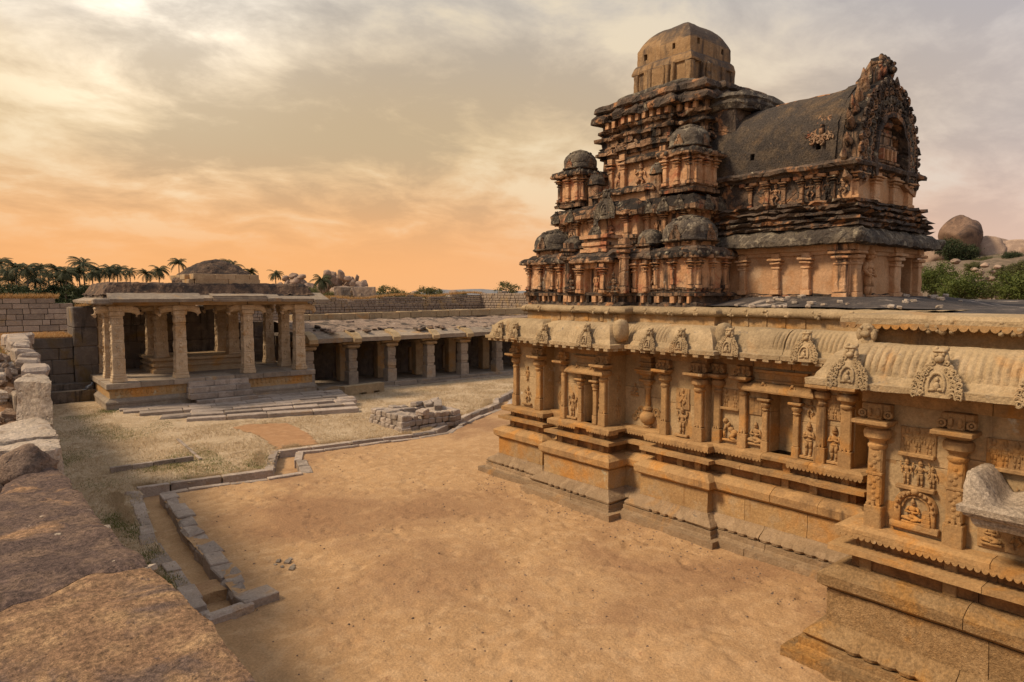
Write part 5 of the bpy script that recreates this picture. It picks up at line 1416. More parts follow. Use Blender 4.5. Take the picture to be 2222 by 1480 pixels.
for (a, b, xx, yy) in ((0.0, 0.0, PX0 - 0.34, PY0 - 0.34), (0, 0, PX1 + 0.3, PY0 - 0.34)):
    MB().ell((xx + 0.05, yy + 0.05, 6.14), (0.14, 0.14, 0.13), 10, 8).build('corner_curl', 'dome_grey', tower, rough=0.05, freq=6)
broken('ledge_stack', PR, ledges(6.34, 6.90, (0.26, 0.19, 0.29, 0.15, 0.25, 0.08, 0.19, 0.03, 0.12)), 'plaster_black', 0.15, 0.035, 0.025, 2.0)
UP = rect(PX0 + 0.18, PY0 + 0.14, PX1 - 0.18, PY1)
up_ = band('upper_storey', UP, [(0, 6.85), (0.01, 6.85), (0.01, 7.56), (0, 7.56)], 'plaster_black', 0.02)
fr = MB().box(PX0 + 0.172, PY0 + 0.10, 6.86, PX1 - 0.17, PY0 + 0.4, 7.5, 0.01).build('upper_front', 'plaster_panel', up_, sub=0.16, rough=0.014, freq=4)
for xx in (14.1, 14.85, 15.75, 16.5): tpil(xx, PY0 + 0.10, 6.9, 7.5, 0.26, 's', 'plaster_panel', up_, 0.1)
for i, yy in enumerate((8.55, 8.15, 7.75, 7.35, 6.98, 6.68)):
    if i in (1, 3, 4, 5): statue(('stand', 'dance')[i % 2], PX0 + 0.16, yy, 6.92, 0.50, 'w', 'plaster_mixed')
    tpil(PX0 + 0.18, yy + 0.19, 6.92, 7.46, 0.1, 'w', 'plaster_mixed', up_, 0.06)
for k in range(9):
    MB().box(PX0 + 0.08, 6.75 + k * 0.26, 7.40, PX0 + 0.2, 6.93 + k * 0.26, 7.49, 0.02).build('frieze_block', 'plaster_orange', up_, rough=0.02, freq=6)
band('upper_cornice', UP, [(0, 7.48), (0.10, 7.48), (0.12, 7.54), (0.24, 7.56), (0.26, 7.62), (0.18, 7.68), (0, 7.72)], 'plaster_black', 0.03, 0.12, 0.02)
# barrel roof
VX, VW, VZ, VH = 15.32, 1.44, 7.66, 1.72
vs = []; fs = []; nu, nv = 40, 34
for i in range(nu + 1):
    t = math.pi * i / nu
    x = VX - VW * math.copysign(abs(math.cos(t)) ** 0.86, math.cos(t)) * (1 + 0.05 * math.sin(t) ** 2 * (1 - math.sin(t)) * 4)
    z = VZ + VH * math.sin(t) ** 0.92
    for j in range(nv + 1):
        y = 6.72 + (10.4 - 6.72) * j / nv
        vs.append((x, y, z))
for i in range(nu):
    for j in range(nv):
        a = i * (nv + 1) + j; fs.append((a, a + 1, a + nv + 2, a + nv + 1))
me = MB().add(vs, fs).mesh('barrel_roof', rough=0.02, freq=1.4, fine=0.008)
poke(me, [(13.92, 7.25, 7.98), (13.90, 8.75, 8.02)], 0.25, 0.09)
me.polygons.foreach_set('use_smooth', [True] * len(me.polygons)); me.set_sharp_from_angle(angle=rad(50))
vault = link('barrel_roof', me, 'vault_dark', tower)
MB().tube([(VX, 6.7, VZ + VH + 0.03), (VX, 8.0, VZ + VH + 0.02), (VX, 9.6, VZ + VH + 0.03)], [0.07, 0.075, 0.07], 8).build('ridge', 'plaster_black', vault, rough=0.02, sub=0.2)
ros = MB()
Mr = T(13.98, 7.16, 8.36, FACE_W) @ Matrix.Rotation(rad(-22), 4, 'X')
for k in range(17):
    a = 2 * math.pi * k / 17; q = 0.29 if k % 2 else 0.22
    vs, fs = ring((q * math.cos(a), 0, q * math.sin(a)), 0.06, 0.024, 9, 1.5, a, a + 5.0, M=Mr); ros.add(vs, fs)
    ros.ell(Mr @ Vector((q * math.cos(a), -0.02, q * math.sin(a))), (0.03, 0.03, 0.03), 7, 5)
vs, fs = ring((0, 0, 0), 0.14, 0.03, 14, 1.2, M=Mr); ros.add(vs, fs)
ros.ell(Mr @ Vector((0, -0.05, -0.03)), (0.06, 0.06, 0.10), 8, 6); ros.ell(Mr @ Vector((0, -0.06, 0.09)), (0.04, 0.04, 0.045), 8, 6)
ros.build('rosette', 'plaster_mixed', vault, rough=0.02, freq=9)

# horseshoe gable
gable = MB()
GY, GN = 6.72, 36
def arch(t, rx, rz): 
    return VX - rx * math.cos(t) , VZ + 0.10 + rz * math.sin(t)
def arch_band(nm, rx0, rz0, rx1, rz1, y0, y1, t0, t1, mat, par, rough=0.03):
    vs = []; fs = []
    for i in range(GN + 1):
        t = t0 + (t1 - t0) * i / GN
        a, b = arch(t, rx0, rz0); c, d_ = arch(t, rx1, rz1)
        vs += [(a, y1, b), (a, y0, b), (c, y0, d_), (c, y1, d_)]
    for i in range(GN):
        for k in range(4):
            p, q = i * 4 + k, i * 4 + (k + 1) % 4
            fs.append((p, q, q + 4, p + 4))
    fs += [(0, 1, 2, 3), (GN * 4 + 3, GN * 4 + 2, GN * 4 + 1, GN * 4)]
    return MB().add(vs, fs).build(nm, mat, par, rough=rough, freq=4, fine=0.015, sub=0.12)
GA = arch_band('horseshoe_gable', 0.80, 0.98, 1.42, 1.68, GY - 0.34, GY + 0.1, rad(-22), rad(202), 'plaster_mixed', tower)
arch_band('gable_rim', 0.74, 0.92, 0.84, 1.02, GY - 0.42, GY + 0.05, rad(-22), rad(202), 'plaster_black', GA, 0.015)
arch_band('gable_back_rim', 1.32, 1.54, 1.48, 1.72, GY + 0.1, GY + 0.3, rad(-5), rad(185), 'vault_dark', GA, 0.02)
MB().box(VX - 0.95, GY - 0.02, 7.3, VX + 0.95, GY + 0.1, 8.75).build('gable_panel', 'plaster_mixed', GA, rough=0.02, sub=0.2)
r = random.Random(4)
for i in range(96):     # scrolls filling the gable face
    ring_i = i % 4; t = rad(-18 + 216 * ((i // 4) + 0.5 * (ring_i % 2)) / 24); f = (0.10, 0.38, 0.66, 0.93)[ring_i]
    x, z = arch(t, 0.86 + f * 0.54, 1.04 + f * 0.60)
    s_ = r.uniform(0.055, 0.085); m = MB()
    Mg = T(x, GY - 0.345, z) @ Matrix.Rotation(r.uniform(0, 6), 4, 'Y')
    vs, fs = ring((0, 0, 0), s_, 0.028, 9, 1.6, 0.4, 5.6, M=Mg); m.add(vs, fs)
    m.ell(Mg @ Vector((0, -0.02, 0)), (s_ * 0.5, 0.05, s_ * 0.55), 7, 5); m.ell(Mg @ Vector((s_ * 1.2, -0.01, s_ * 0.5)), (s_ * 0.5, 0.045, s_ * 0.3), 7, 5)
    m.build('gable_carving', ('plaster_mixed', 'plaster_black', 'plaster_mixed', 'dome_grey')[(i * 7) % 4], GA, rough=0.02, freq=9)
def flame(t, s_, y=GY - 0.14):
    x, z = arch(t, 1.34, 1.60)
    ca, sa = -math.cos(t), math.sin(t)
    f = MB()
    dirx, dirz = ca, sa + 0.35
    l = math.hypot(dirx, dirz); dirx /= l; dirz /= l
    f.tube([(x, y, z), (x + dirx * 0.10 * s_, y, z + dirz * 0.10 * s_), (x + dirx * 0.19 * s_, y - 0.02, z + dirz * 0.19 * s_ + 0.03), (x + dirx * 0.24 * s_, y - 0.02, z + dirz * 0.24 * s_ + 0.10 * s_)], [0.065 * s_, 0.075 * s_, 0.055 * s_, 0.012], 8)
    f.build('flame_leaf', 'plaster_mixed', GA, rough=0.02, freq=8, fine=0.01)
for i in range(19):
    t = rad(-16 + 212 * i / 18)
    if abs(t - math.pi / 2) > 0.16: flame(t, 1.35 + 0.2 * math.sin(i * 2.3))
# lion mask on top of the gable
figure('lion_mask', 'lion', facing_s(VX, GY - 0.16, 9.18), 0.92, 'plaster_mixed', GA, 1.1)
MB().tube([(VX, GY + 0.15, 9.0), (VX, GY + 0.12, 9.5), (VX, GY - 0.05, 9.86), (VX, GY - 0.22, 9.95)], [0.30, 0.27, 0.20, 0.08], 10).build('mask_back', 'plaster_mixed', GA, rough=0.04, freq=5)
# little shrine carved inside the arch
zz = 7.5
for (hw, h) in ((0.62, 0.10), (0.52, 0.14), (0.62, 0.06), (0.46, 0.20), (0.56, 0.07), (0.50, 0.06), (0.38, 0.18), (0.48, 0.07), (0.34, 0.10)):
    MB().box(VX - hw, GY - 0.30 + (0.62 - hw) * 0.3, zz, VX + hw, GY, zz + h + 0.004, 0.015).build('shrine_tier', 'plaster_mixed', GA, rough=0.02, freq=6, sub=0.12); zz += h
MB().lathe(VX, GY - 0.05, [(0.26, zz), (0.30, zz + 0.07), (0.26, zz + 0.16), (0.12, zz + 0.24), (0.02, zz + 0.26)], 16, 2.5).build('shrine_dome', 'plaster_mixed', GA, rough=0.02, freq=6)
for k in (-0.3, -0.1, 0.1, 0.3): MB().box(VX + k - 0.03, GY - 0.34, 7.80, VX + k + 0.03, GY - 0.1, 8.02).build('shrine_post', 'plaster_orange', GA, rough=0.008)
figure('statue', 'arms4', facing_s(14.12, GY - 0.34, 7.66), 0.72, 'plaster_mixed', GA, 0.9)
figure('statue', 'arms4', facing_s(16.5, GY - 0.34, 7.66), 0.72, 'plaster_mixed', GA, 0.9)
# roof lump between porch and tower
MB().lathe(15.2, 9.7, [(1.15, 9.30), (1.22, 9.42), (1.14, 9.50), (1.20, 9.56), (1.02, 9.72), (0.5, 9.80)], 32, 4.5, sy=0.55).build('saddle_slab', 'dome_grey', tower, rough=0.05, freq=3, fine=0.02)
MB().box(14.1, 9.3, 7.6, 16.4, 10.0, 9.35).build('link_block', 'plaster_black', tower, sub=0.15, rough=0.03, fine=0.015)

# ------------------------------------------------------------ open pavilion
pav = thing('stone_pavilion', 'open pillared granite pavilion on a carved plinth with mossy roof and small domed crown', 'pavilion', (8.8, 34.5, 0.3))
QX0, QX1, QY0, QY1 = 4.45, 13.10, 31.62, 37.5
QP = rect(QX0, QY0, QX1, QY1)
def pband(nm, path, prof, mat, par=pav, rough=0.012, sub=0.3): return MB().sweep(path, prof, closed=True).build(nm, mat, par, sub=sub, rough=rough, freq=2.5, fine=0.006)
pband('foot_course', QP, [(0, 0.1), (0.10, 0.1), (0.10, 0.50), (0, 0.50)], 'granite_grey')
pband('foot_moulding', QP, [(0, 0.50), (0.12, 0.51), (0.12, 0.60), (0.06, 0.66), (0.0, 0.70), (-0.02, 0.74), (-0.2, 0.74)], 'granite_grey')
pband('plinth_band', QP, [(-0.3, 0.74), (-0.05, 0.74), (-0.05, 1.14), (-0.3, 1.14)], 'granite_ochre')
# floor slabs, each its own stone
nx = 7
for i in range(nx):
    for j in range(4):
        w_, h_ = (QX1 - QX0 + 0.16) / nx, (QY1 - QY0 + 0.14) / 4
        x, y = QX0 - 0.08 + (i + 0.5) * w_, QY0 - 0.08 + (j + 0.5) * h_
        stone('floor_slab', (x, y, 1.255 + RN.uniform(-0.008, 0.008)), (w_ - 0.015, h_ - 0.015, 0.23), 'granite_grey', pav)
# carved frieze on the plinth front
for k in range(44):
    x = 4.75 + k * 0.19
    if 7.3 < x < 10.05: continue
    m = MB()
    rr = random.Random(k)
    m.ell((x, QY0 + 0.05, 0.94), (0.07, 0.035, 0.10 + rr.uniform(-0.03, 0.02)), 8, 6); m.ell((x + rr.uniform(-0.05, 0.05), QY0 + 0.05, 1.05), (0.04, 0.03, 0.04), 7, 5)
    m.build('frieze_carving', 'granite_ochre', pav, rough=0.02, freq=9)
# steps, stone by stone
for k, (z0, z1, y0) in enumerate(((0.28, 0.52, 30.45), (0.52, 0.76, 30.78), (0.76, 1.0, 31.08), (1.0, 1.22, 31.35))):
    xs = [7.42 - 0.04 * (3 - k) + (0.25 if k == 0 else 0), 8.2 + 0.25 * (k % 2), 9.1 + 0.2 * ((k + 1) % 2), 9.95 + (0.1 if k == 0 else 0)]
    for a, b in zip(xs, xs[1:]):
        stone('step_stone', ((a + b) / 2, (y0 + 31.75) / 2, (z0 + z1) / 2), (b - a - 0.012, 31.75 - y0, z1 - z0 - 0.008), 'kerb_granite', pav, RN.uniform(-0.008, 0.008), 0.008)

def carved_pillar(x, y, z0, z1, w0, w1, par, name='pillar', arms=('x',), mat='pillar_granite', carve=True, seed=0):
    """tapering square pillar in stacked blocks with a spreading bracket head"""
    r = random.Random(seed + int(x * 100)); p = MB()
    hs = z1 - 0.42 - z0
    cuts = [0.0, 0.05, 0.09, 0.13, 0.36, 0.40, 0.60, 0.64, 0.84, 0.88, 0.96, 1.0]
    bulge = [1.16, 1.10, 1.03, 1.0, 0.955, 1.0, 0.955, 0.99, 0.95, 1.02, 0.97]
    for (a, b), g in zip(zip(cuts, cuts[1:]), bulge):
        w_ = (w0 + (w1 - w0) * (a + b) / 2) * g / 2
        p.box(x - w_, y - w_, z0 + hs * a, x + w_, y + w_, z0 + hs * b + 0.003, 0.02)
    sh = p.build(name, mat, par, sub=0.3, rough=0.016, freq=4, fine=0.006)
    if carve:
        for f in ('w', 's'):
            for zc in (0.24, 0.50, 0.74, 0.92):
                m = MB(); w_ = (w0 + (w1 - w0) * zc) / 2
                for k in range(7):
                    u, v = r.uniform(-0.55, 0.55) * w_, r.uniform(-0.16, 0.16) * (1.2 if zc < 0.9 else 0.5)
                    M_ = facing_w(x - w_, y, 0) if f == 'w' else facing_s(x, y - w_, 0)
                    m.ell(M_ @ Vector((u * (0.8 if k else 0), 0.0, z0 + hs * zc + v)), (r.uniform(0.03, 0.06), r.uniform(0.03, 0.06), r.uniform(0.04, 0.09)), 7, 5)
                m.build('pillar_carving', mat, sh, rough=0.015, freq=9)
    zt = z0 + hs; c = MB()
    c.box(x - w1 * 0.62, y - w1 * 0.62, zt, x + w1 * 0.62, y + w1 * 0.62, zt + 0.20, 0.03)
    for a in arms:
        for sg in (-1, 1):
            pts = [(0.2, zt + 0.30), (0.52, zt + 0.30), (0.72, zt + 0.22), (0.80, zt + 0.06), (0.74, zt - 0.05)]
            q = [(x + sg * u, y, z) if a == 'x' else (x, y + sg * u, z) for u, z in pts]
            c.tube(q, [0.17, 0.17, 0.15, 0.10, 0.045], 10)
    c.box(x - w1 * 0.7, y - w1 * 0.7, zt + 0.20, x + w1 * 0.7, y + w1 * 0.7, zt + 0.42, 0.03)
    c.build('bracket_head', mat, sh, rough=0.02, freq=5, sub=0.25)
    return sh
ZF, ZB = 1.37, 4.52
for i, x in enumerate((4.90, 7.28, 10.13, 12.56)): carved_pillar(x, 32.02, ZF, ZB, 0.49, 0.43, pav, arms=('x',), seed=i)
for i, (x, y) in enumerate(((4.90, 33.95), (4.90, 36.2), (12.56, 33.95), (12.56, 36.2))): carved_pillar(x, y, ZF, ZB, 0.48, 0.42, pav, arms=('y',), seed=10 + i)
# inner platform with its four pillars
IP = rect(6.75, 34.35, 10.7, 37.2)
pband('inner_platform', IP, [(-0.4, ZF), (0.12, ZF), (0.12, 1.52), (0.0, 1.58), (0.0, 1.66), (0.10, 1.68), (0.10, 1.78), (0.0, 1.80), (0.0, 1.92), (0.14, 1.95), (0.14, 2.07), (-0.4, 2.08)], 'granite_warm')
for i, (x, y) in enumerate(((7.1, 34.75), (10.3, 34.75), (7.1, 36.7), (10.3, 36.7))): carved_pillar(x, y, 2.07, ZB, 0.52, 0.46, pav, arms=('x',), seed=20 + i)
# beams
for y in (32.02, 34.75, 36.9):
    for a, b in ((4.5, 7.25), (7.26, 10.1), (10.12, 12.95)):
        stone('beam', ((a + b) / 2, y, ZB + 0.13), (b - a - 0.01, 0.5, 0.26), 'granite_warm', pav)
for x in (4.9, 7.2, 10.2, 12.56):
    for a, b in ((32.28, 34.48), (35.02, 36.62)): stone('beam', (x, (a + b) / 2, ZB + 0.13), (0.46, b - a, 0.255), 'granite_warm', pav)
# ceiling and roof body
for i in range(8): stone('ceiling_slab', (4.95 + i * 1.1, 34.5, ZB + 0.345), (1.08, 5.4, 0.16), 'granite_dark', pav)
# eave slabs
def eave_slab(x0, x1, ylip, yin, zl, zi, th, mat='granite_grey', side=None, lipdrop=0.0):
    m = MB()
    pr = [(ylip, zl - th * 0.55), (ylip - 0.02, zl), (yin, zi), (yin, zi - th)]
    if side is None:
        m.add([Vector((x0, a, b)) for a, b in pr] + [Vector((x1, a, b)) for a, b in pr], [(0, 1, 2, 3), (7, 6, 5, 4)] + [(i, i + 4, (i + 1) % 4 + 4, (i + 1) % 4) for i in range(4)])
    else:
        m.add([Vector((a, x0, b)) for a, b in pr] + [Vector((a, x1, b)) for a, b in pr], [(0, 1, 2, 3), (7, 6, 5, 4)] + [(i, i + 4, (i + 1) % 4 + 4, (i + 1) % 4) for i in range(4)])
    return m.build('eave_slab', mat, pav, sub=0.4, rough=0.012, freq=3)
eave_slab(4.55, 8.05, 31.05, 32.2, 4.80, 5.14, 0.24)
eave_slab(8.07, 8.45, 31.2, 32.2, 4.82, 5.06, 0.22)
for k in range(3): eave_slab(8.47 + 0, 10.80, 31.15 + 0.06 * k, 32.2, 4.78 + 0.07 * k, 5.02 + 0.03 * k, 0.09 if k else 0.2)
eave_slab(10.82, 11.45, 31.10, 32.2, 4.80, 5.10, 0.26)
eave_slab(11.47, 13.0, 31.2, 32.2, 4.78, 5.02, 0.24)
eave_slab(13.02, 13.75, 31.10, 32.2, 4.74, 5.06, 0.26)
for a, b in ((31.7, 33.0), (33.02, 34.6), (34.62, 36.2), (36.22, 37.6)): eave_slab(a, b, 4.02, 4.9, 4.72, 4.98, 0.2, side=1)
m = MB().box(4.0, 31.1, 4.58, 4.7, 31.72, 4.82, 0.05).build('eave_corner', 'granite_grey', pav, rough=0.03, sub=0.2)
# mossy roof mass
vs = []; fs = []; nu, nv = 90, 56
for i in range(nu + 1):
    for j in range(nv + 1):
        u, v = i / nu, j / nv
        x, y = 4.35 + 9.0 * u, 31.75 + 5.7 * v
        e = min(u * 9.0, (1 - u) * 9.0, v * 5.7, (1 - v) * 5.7)
        z = 4.95 + 0.52 * smooth01(0, 0.42, e) + 0.06 * nz((x, y, 0), 1.5) + 0.04 * nz((x, y, 4), 5)
        vs.append((x, y, z))
for i in range(nu):
    for j in range(nv):
        a = i * (nv + 1) + j; fs.append((a, a + nv + 1, a + nv + 2, a + 1))
MB().add(vs, fs).build('roof_mass', 'roof_moss', pav, rough=0.035, freq=8)
# crown: courses of cut stone, then the rounded cap
z = 4.98
for (h, x0, x1, y0, y1, k) in ((0.30, 8.10, 10.75, 32.25, 35.4, 1), (0.38, 8.02, 10.85, 32.2, 35.5, 2)):
    for i in range(k):
        a, b = x0 + (x1 - x0) * i / k, x0 + (x1 - x0) * (i + 1) / k
        stone('crown_stone', ((a + b) / 2, (y0 + y1) / 2, z + h / 2), (b - a - 0.015, y1 - y0, h - 0.01), 'granite_warm', pav)
    stone('crown_stone', (x0 - 0.13, 33.6, z + h / 2 + 0.01), (0.24, 2.6, h - 0.03), 'granite_warm', pav)
    z += h
for (a, b) in ((7.95, 8.85), (8.87, 9.75), (9.77, 10.35), (10.37, 10.8)): stone('crown_stone', ((a + b) / 2, 32.6, z + 0.11), (b - a, 0.8, 0.24), 'granite_warm', pav, 0, 0.02)
for y in (33.3, 34.2, 35.1): stone('crown_stone', (8.0, y, z + 0.10), (0.5, 0.85, 0.22), 'granite_warm', pav, 0, 0.02)
MB().lathe(9.45, 34.3, [(1.50, z - 0.45), (1.50, z - 0.05), (1.38, z + 0.14), (1.16, z + 0.36), (0.92, z + 0.56), (0.62, z + 0.76), (0.32, z + 0.90), (0.03, z + 0.96)], 40, 3.0, sx=1.22, sy=1.0).build('crown_cap', 'roof_moss', pav, sub=0.16, rough=0.06, freq=3, fine=0.025)
# paving and steps in front of the pavilion: the apron, slab by slab
apron = thing('stone_apron', 'worn grey stone paving and low steps spread before the pavilion', 'paving', (9, 29, 0))
def pave_row(a, b, wd, zt, th, lo, hi, rot=0.0, jit=0.02):
    A, B = Vector(a), Vector(b); L = (B - A).length; e = (B - A) / L; nn = Vector((-e.y, e.x)); q = 0
    while q < L - 0.2:
        l = min(RN.uniform(lo, hi), L - q)
        if L - q - l < 0.4: l = L - q
        c = A + e * (q + l / 2) + nn * (wd / 2 + RN.uniform(-jit, jit))
        stone('paving_slab', (c.x, c.y, zt - th / 2 + RN.uniform(-0.012, 0.012)), (l - RN.uniform(0.015, 0.04), wd - RN.uniform(0.01, 0.04), th), 'kerb_granite', apron, math.atan2(e.y, e.x) + RN.uniform(-0.012, 0.012), 0.012, 'rough' if RN.random() < 0.2 else 'cut')
        q += l
pave_row((6.5, 28.05), (12.9, 26.35), 0.55, 0.20, 0.40, 1.0, 1.9)
pave_row((5.75, 28.85), (13.1, 27.05), 0.55, 0.27, 0.40, 1.0, 1.7)
pave_row((6.9, 29.15), (13.5, 27.75), 0.42, 0.335, 0.40, 1.6, 2.6)
pave_row((5.2, 29.75), (13.7, 28.3), 0.6, 0.345, 0.3, 0.9, 1.6)
pave_row((4.75, 30.45), (13.7, 29.05), 0.62, 0.35, 0.3, 0.9, 1.8)
pave_row((4.7, 31.05), (13.9, 29.75), 0.62, 0.355, 0.3, 1.0, 2.0)
pave_row((9.9, 31.0), (14.1, 30.5), 0.62, 0.36, 0.3, 0.9, 1.6)
pave_row((5.2, 30.9), (7.3, 30.95), 0.5, 0.365, 0.3, 0.9, 1.6)

# ------------------------------------------------------------ high wall of big blocks behind the pavilion
bw = thing('block_wall', 'tall dark wall of large granite blocks behind and beside the pavilion', 'wall', (8, 37.9, 0.3))
def block_courses(parent, x0, x1, y, th, z0, courses_, lo, hi, mat, along_y=False, nm='wall_block'):
    z = z0
    for h in courses_:
        q = x0 + (RN.uniform(0.2, 0.6) - 0.6)
        q = x0; first = True
        while q < x1 - 0.05:
            l = RN.uniform(lo, hi) * (0.6 if first else 1.0); first = False
            if x1 - q - l < lo * 0.4: l = x1 - q
            l = min(l, x1 - q)
            c = (q + l / 2, y + RN.uniform(-0.012, 0.012), z + h / 2)
            sz = (l - 0.012, th, h - 0.010)
            if along_y: c = (y + RN.uniform(-0.012, 0.012), q + l / 2, z + h / 2); sz = (th, l - 0.012, h - 0.01)
            stone(nm, c, sz, mat, parent)
            q += l
        z += h
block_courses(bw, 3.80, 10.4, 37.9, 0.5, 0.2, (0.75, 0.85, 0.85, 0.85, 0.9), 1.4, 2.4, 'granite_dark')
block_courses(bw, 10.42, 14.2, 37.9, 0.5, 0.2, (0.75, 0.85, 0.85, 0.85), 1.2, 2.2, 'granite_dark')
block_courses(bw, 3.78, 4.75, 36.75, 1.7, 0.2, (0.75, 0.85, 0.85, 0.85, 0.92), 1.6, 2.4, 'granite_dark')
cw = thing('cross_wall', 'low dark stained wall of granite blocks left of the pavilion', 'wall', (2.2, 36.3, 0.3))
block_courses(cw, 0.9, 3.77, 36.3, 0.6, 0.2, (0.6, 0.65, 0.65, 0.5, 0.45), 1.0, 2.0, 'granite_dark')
stone('ledge_block', (2.9, 35.3, 0.55), (3.0, 1.0, 0.5), 'granite_dark', cw); stone('ledge_block', (2.9, 35.75, 0.92), (3.1, 0.6, 0.26), 'granite_dark', cw)

# pigeon on the ledge
bird = MB()
bird.ell((0, 0, 0.13), (0.085, 0.17, 0.085), 12, 9, Matrix.Rotation(rad(28), 3, 'X')); bird.ell((0, 0.13, 0.27), (0.045, 0.05, 0.05), 10, 8); bird.tube([(0, 0.09, 0.2), (0, 0.13, 0.25)], [0.06, 0.045], 8)
bird.tube([(0, 0.17, 0.27), (0, 0.22, 0.26)], [0.015, 0.003], 6); bird.box(-0.04, -0.32, 0.02, 0.04, -0.12, 0.045)
for sg in (-1, 1):
    bird.ell((sg * 0.075, -0.05, 0.14), (0.02, 0.15, 0.06), 8, 6, Matrix.Rotation(rad(24), 3, 'X')); bird.tube([(sg * 0.03, 0.02, 0.07), (sg * 0.03, 0.03, 0.0)], [0.01, 0.008], 5)
bo = bird.xf(T(4.22, 34.95, 0.80, rad(-60), 0.95)).build('pigeon', 'feather', None, smooth=True)
tag(bo, 'grey pigeon perched on the ledge at the left corner of the pavilion', 'bird')

# ------------------------------------------------------------ pillared cloister
cl_ = thing('cloister', 'long low colonnade of squat granite pillars under a rubble-topped stone roof', 'colonnade', (20, 35, 0))
for i in range(13):
    x = 13.9 + i * 1.45
    stone('platform_slab', (x + 0.7, 33.35, 0.06), (1.43, 0.9, 0.34), 'granite_grey', cl_)
    stone('floor_slab', (x + 0.7, 35.35, 0.045), (1.43, 3.0, 0.3), 'granite_grey', cl_)
for i in range(12): stone('kerb_slab', (14.6 + i * 1.5, 32.55 + 0.03 * i, -0.03), (1.46, 0.34, 0.2), 'granite_grey', cl_, 0, 0.01)
CX = [13.55, 15.95, 18.25, 20.76, 23.1, 25.7, 28.3, 30.8]
def cloister_pillar(x, y, w, mat, blocky=True, lean=0.0):
    p = MB(); z0, z1 = 0.20, 2.28
    if blocky:
        for (a, b, g) in ((0, 0.34, 1.12), (0.34, 0.42, 0.9), (0.42, 0.60, 1.02), (0.60, 0.68, 0.86), (0.68, 0.90, 0.98), (0.90, 1.0, 0.84)):
            p.box(x - w * g / 2, y - w * g / 2, z0 + (z1 - z0) * a, x + w * g / 2, y + w * g / 2, z0 + (z1 - z0) * b + 0.003, 0.02)
    else:
        p.box(x - w / 2, y - w / 2, z0, x + w / 2, y + w / 2, z1, 0.025)
    sh = p.build('pillar', mat, cl_, sub=0.3, rough=0.02, freq=3, fine=0.008)
    c = MB(); c.box(x - w * 0.75, y - w * 0.75, z1 - 0.12, x + w * 0.75, y + w * 0.75, z1 + 0.06, 0.06); c.box(x - 0.55, y - w * 0.5, z1 + 0.06, x + 0.55, y + w * 0.5, z1 + 0.24, 0.07)
    c.build('bracket_head', 'granite_warm', sh, rough=0.025, freq=4, sub=0.2)
for i, x in enumerate(CX):
    cloister_pillar(x, 33.45, 0.50, 'granite_grey')
    cloister_pillar(x + 0.35, 35.3, 0.52, 'granite_warm', False)
for a, b in zip([13.2] + CX, CX + [33]):
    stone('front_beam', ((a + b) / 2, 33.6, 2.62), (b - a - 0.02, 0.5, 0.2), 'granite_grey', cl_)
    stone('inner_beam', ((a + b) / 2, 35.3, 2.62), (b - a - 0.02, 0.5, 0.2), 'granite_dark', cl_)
    # sloping eave slabs and the ridged block over each pillar
    m = MB(); pr = [(32.78, 2.52), (32.75, 2.74), (33.7, 3.0), (33.7, 2.73)]
    x0, x1 = a + 0.22, b - 0.22
    if x1 - x0 > 0.4:
        m.add([Vector((x0, p_, q_)) for p_, q_ in pr] + [Vector((x1, p_, q_)) for p_, q_ in pr], [(0, 1, 2, 3), (7, 6, 5, 4)] + [(i, i + 4, (i + 1) % 4 + 4, (i + 1) % 4) for i in range(4)])
        m.build('eave_slab', 'granite_grey', cl_, sub=0.4, rough=0.02, freq=3)
for x in CX:
    m = MB(); pr = [(32.60, 2.50), (32.56, 2.70), (32.95, 2.95), (33.7, 3.10), (33.7, 2.73)]
    m.add([Vector((x - 0.22, p_, q_)) for p_, q_ in pr] + [Vector((x + 0.22, p_, q_)) for p_, q_ in pr], [(0, 1, 2, 3, 4), (9, 8, 7, 6, 5)] + [(i, i + 5, (i + 1) % 5 + 5, (i + 1) % 5) for i in range(5)])
    m.build('eave_spout', 'granite_pale', cl_, sub=0.3, rough=0.02, freq=3)
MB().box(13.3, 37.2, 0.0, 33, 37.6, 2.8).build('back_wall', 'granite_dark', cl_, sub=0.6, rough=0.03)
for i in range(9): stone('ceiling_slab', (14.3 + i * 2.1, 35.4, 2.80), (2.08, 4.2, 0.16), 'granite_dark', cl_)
for i, x in enumerate((17.2, 19.6, 22.0, 24.5)):      # dim doorways in the rear wall
    MB().box(x - 0.42, 37.05, 0.2, x + 0.42, 37.25, 1.7, 0.03).build('wall_panel', 'granite_warm', cl_, rough=0.03, sub=0.2)
# ruined roof surface
vs = []; fs = []; nu, nv = 150, 44
for i in range(nu + 1):
    for j in range(nv + 1):
        u, v = i / nu, j / nv
        x, y = 13.3 + 20 * u, 33.35 + 4.4 * v
        z = 2.86 + 0.48 * smooth01(0, 0.9, v) + 0.16 * smooth01(0.03, 0.12, v) + 0.06 * nz((x, y, 0), 0.9, 2) + 0.03 * nz((x, y, 1), 2.6) + 0.015 * nz((x, y, 2), 6.0)
        vs.append((x, y, z))
for i in range(nu):
    for j in range(nv):
        a = i * (nv + 1) + j; fs.append((a, a + nv + 1, a + nv + 2, a + 1))
MB().add(vs, fs).build('roof_surface', 'roof_rubble', cl_, rough=0.010, freq=9)
for i in range(46):
    r = random.Random(i + 50)
    x, v = r.uniform(13.5, 30), r.random() ** 3.2
    y = 33.4 + 3.6 * v; s_ = r.uniform(0.10, 0.30)
    stone('roof_stone', (x, y, 3.02 + 0.42 * v + s_ * 0.1), (s_ * 1.8, s_ * 1.1, s_ * 0.4), ('roof_rubble', 'roof_moss', 'roof_rubble')[i % 3], cl_, r.uniform(0, 3), 0.25, 'rough')
q = 14.3
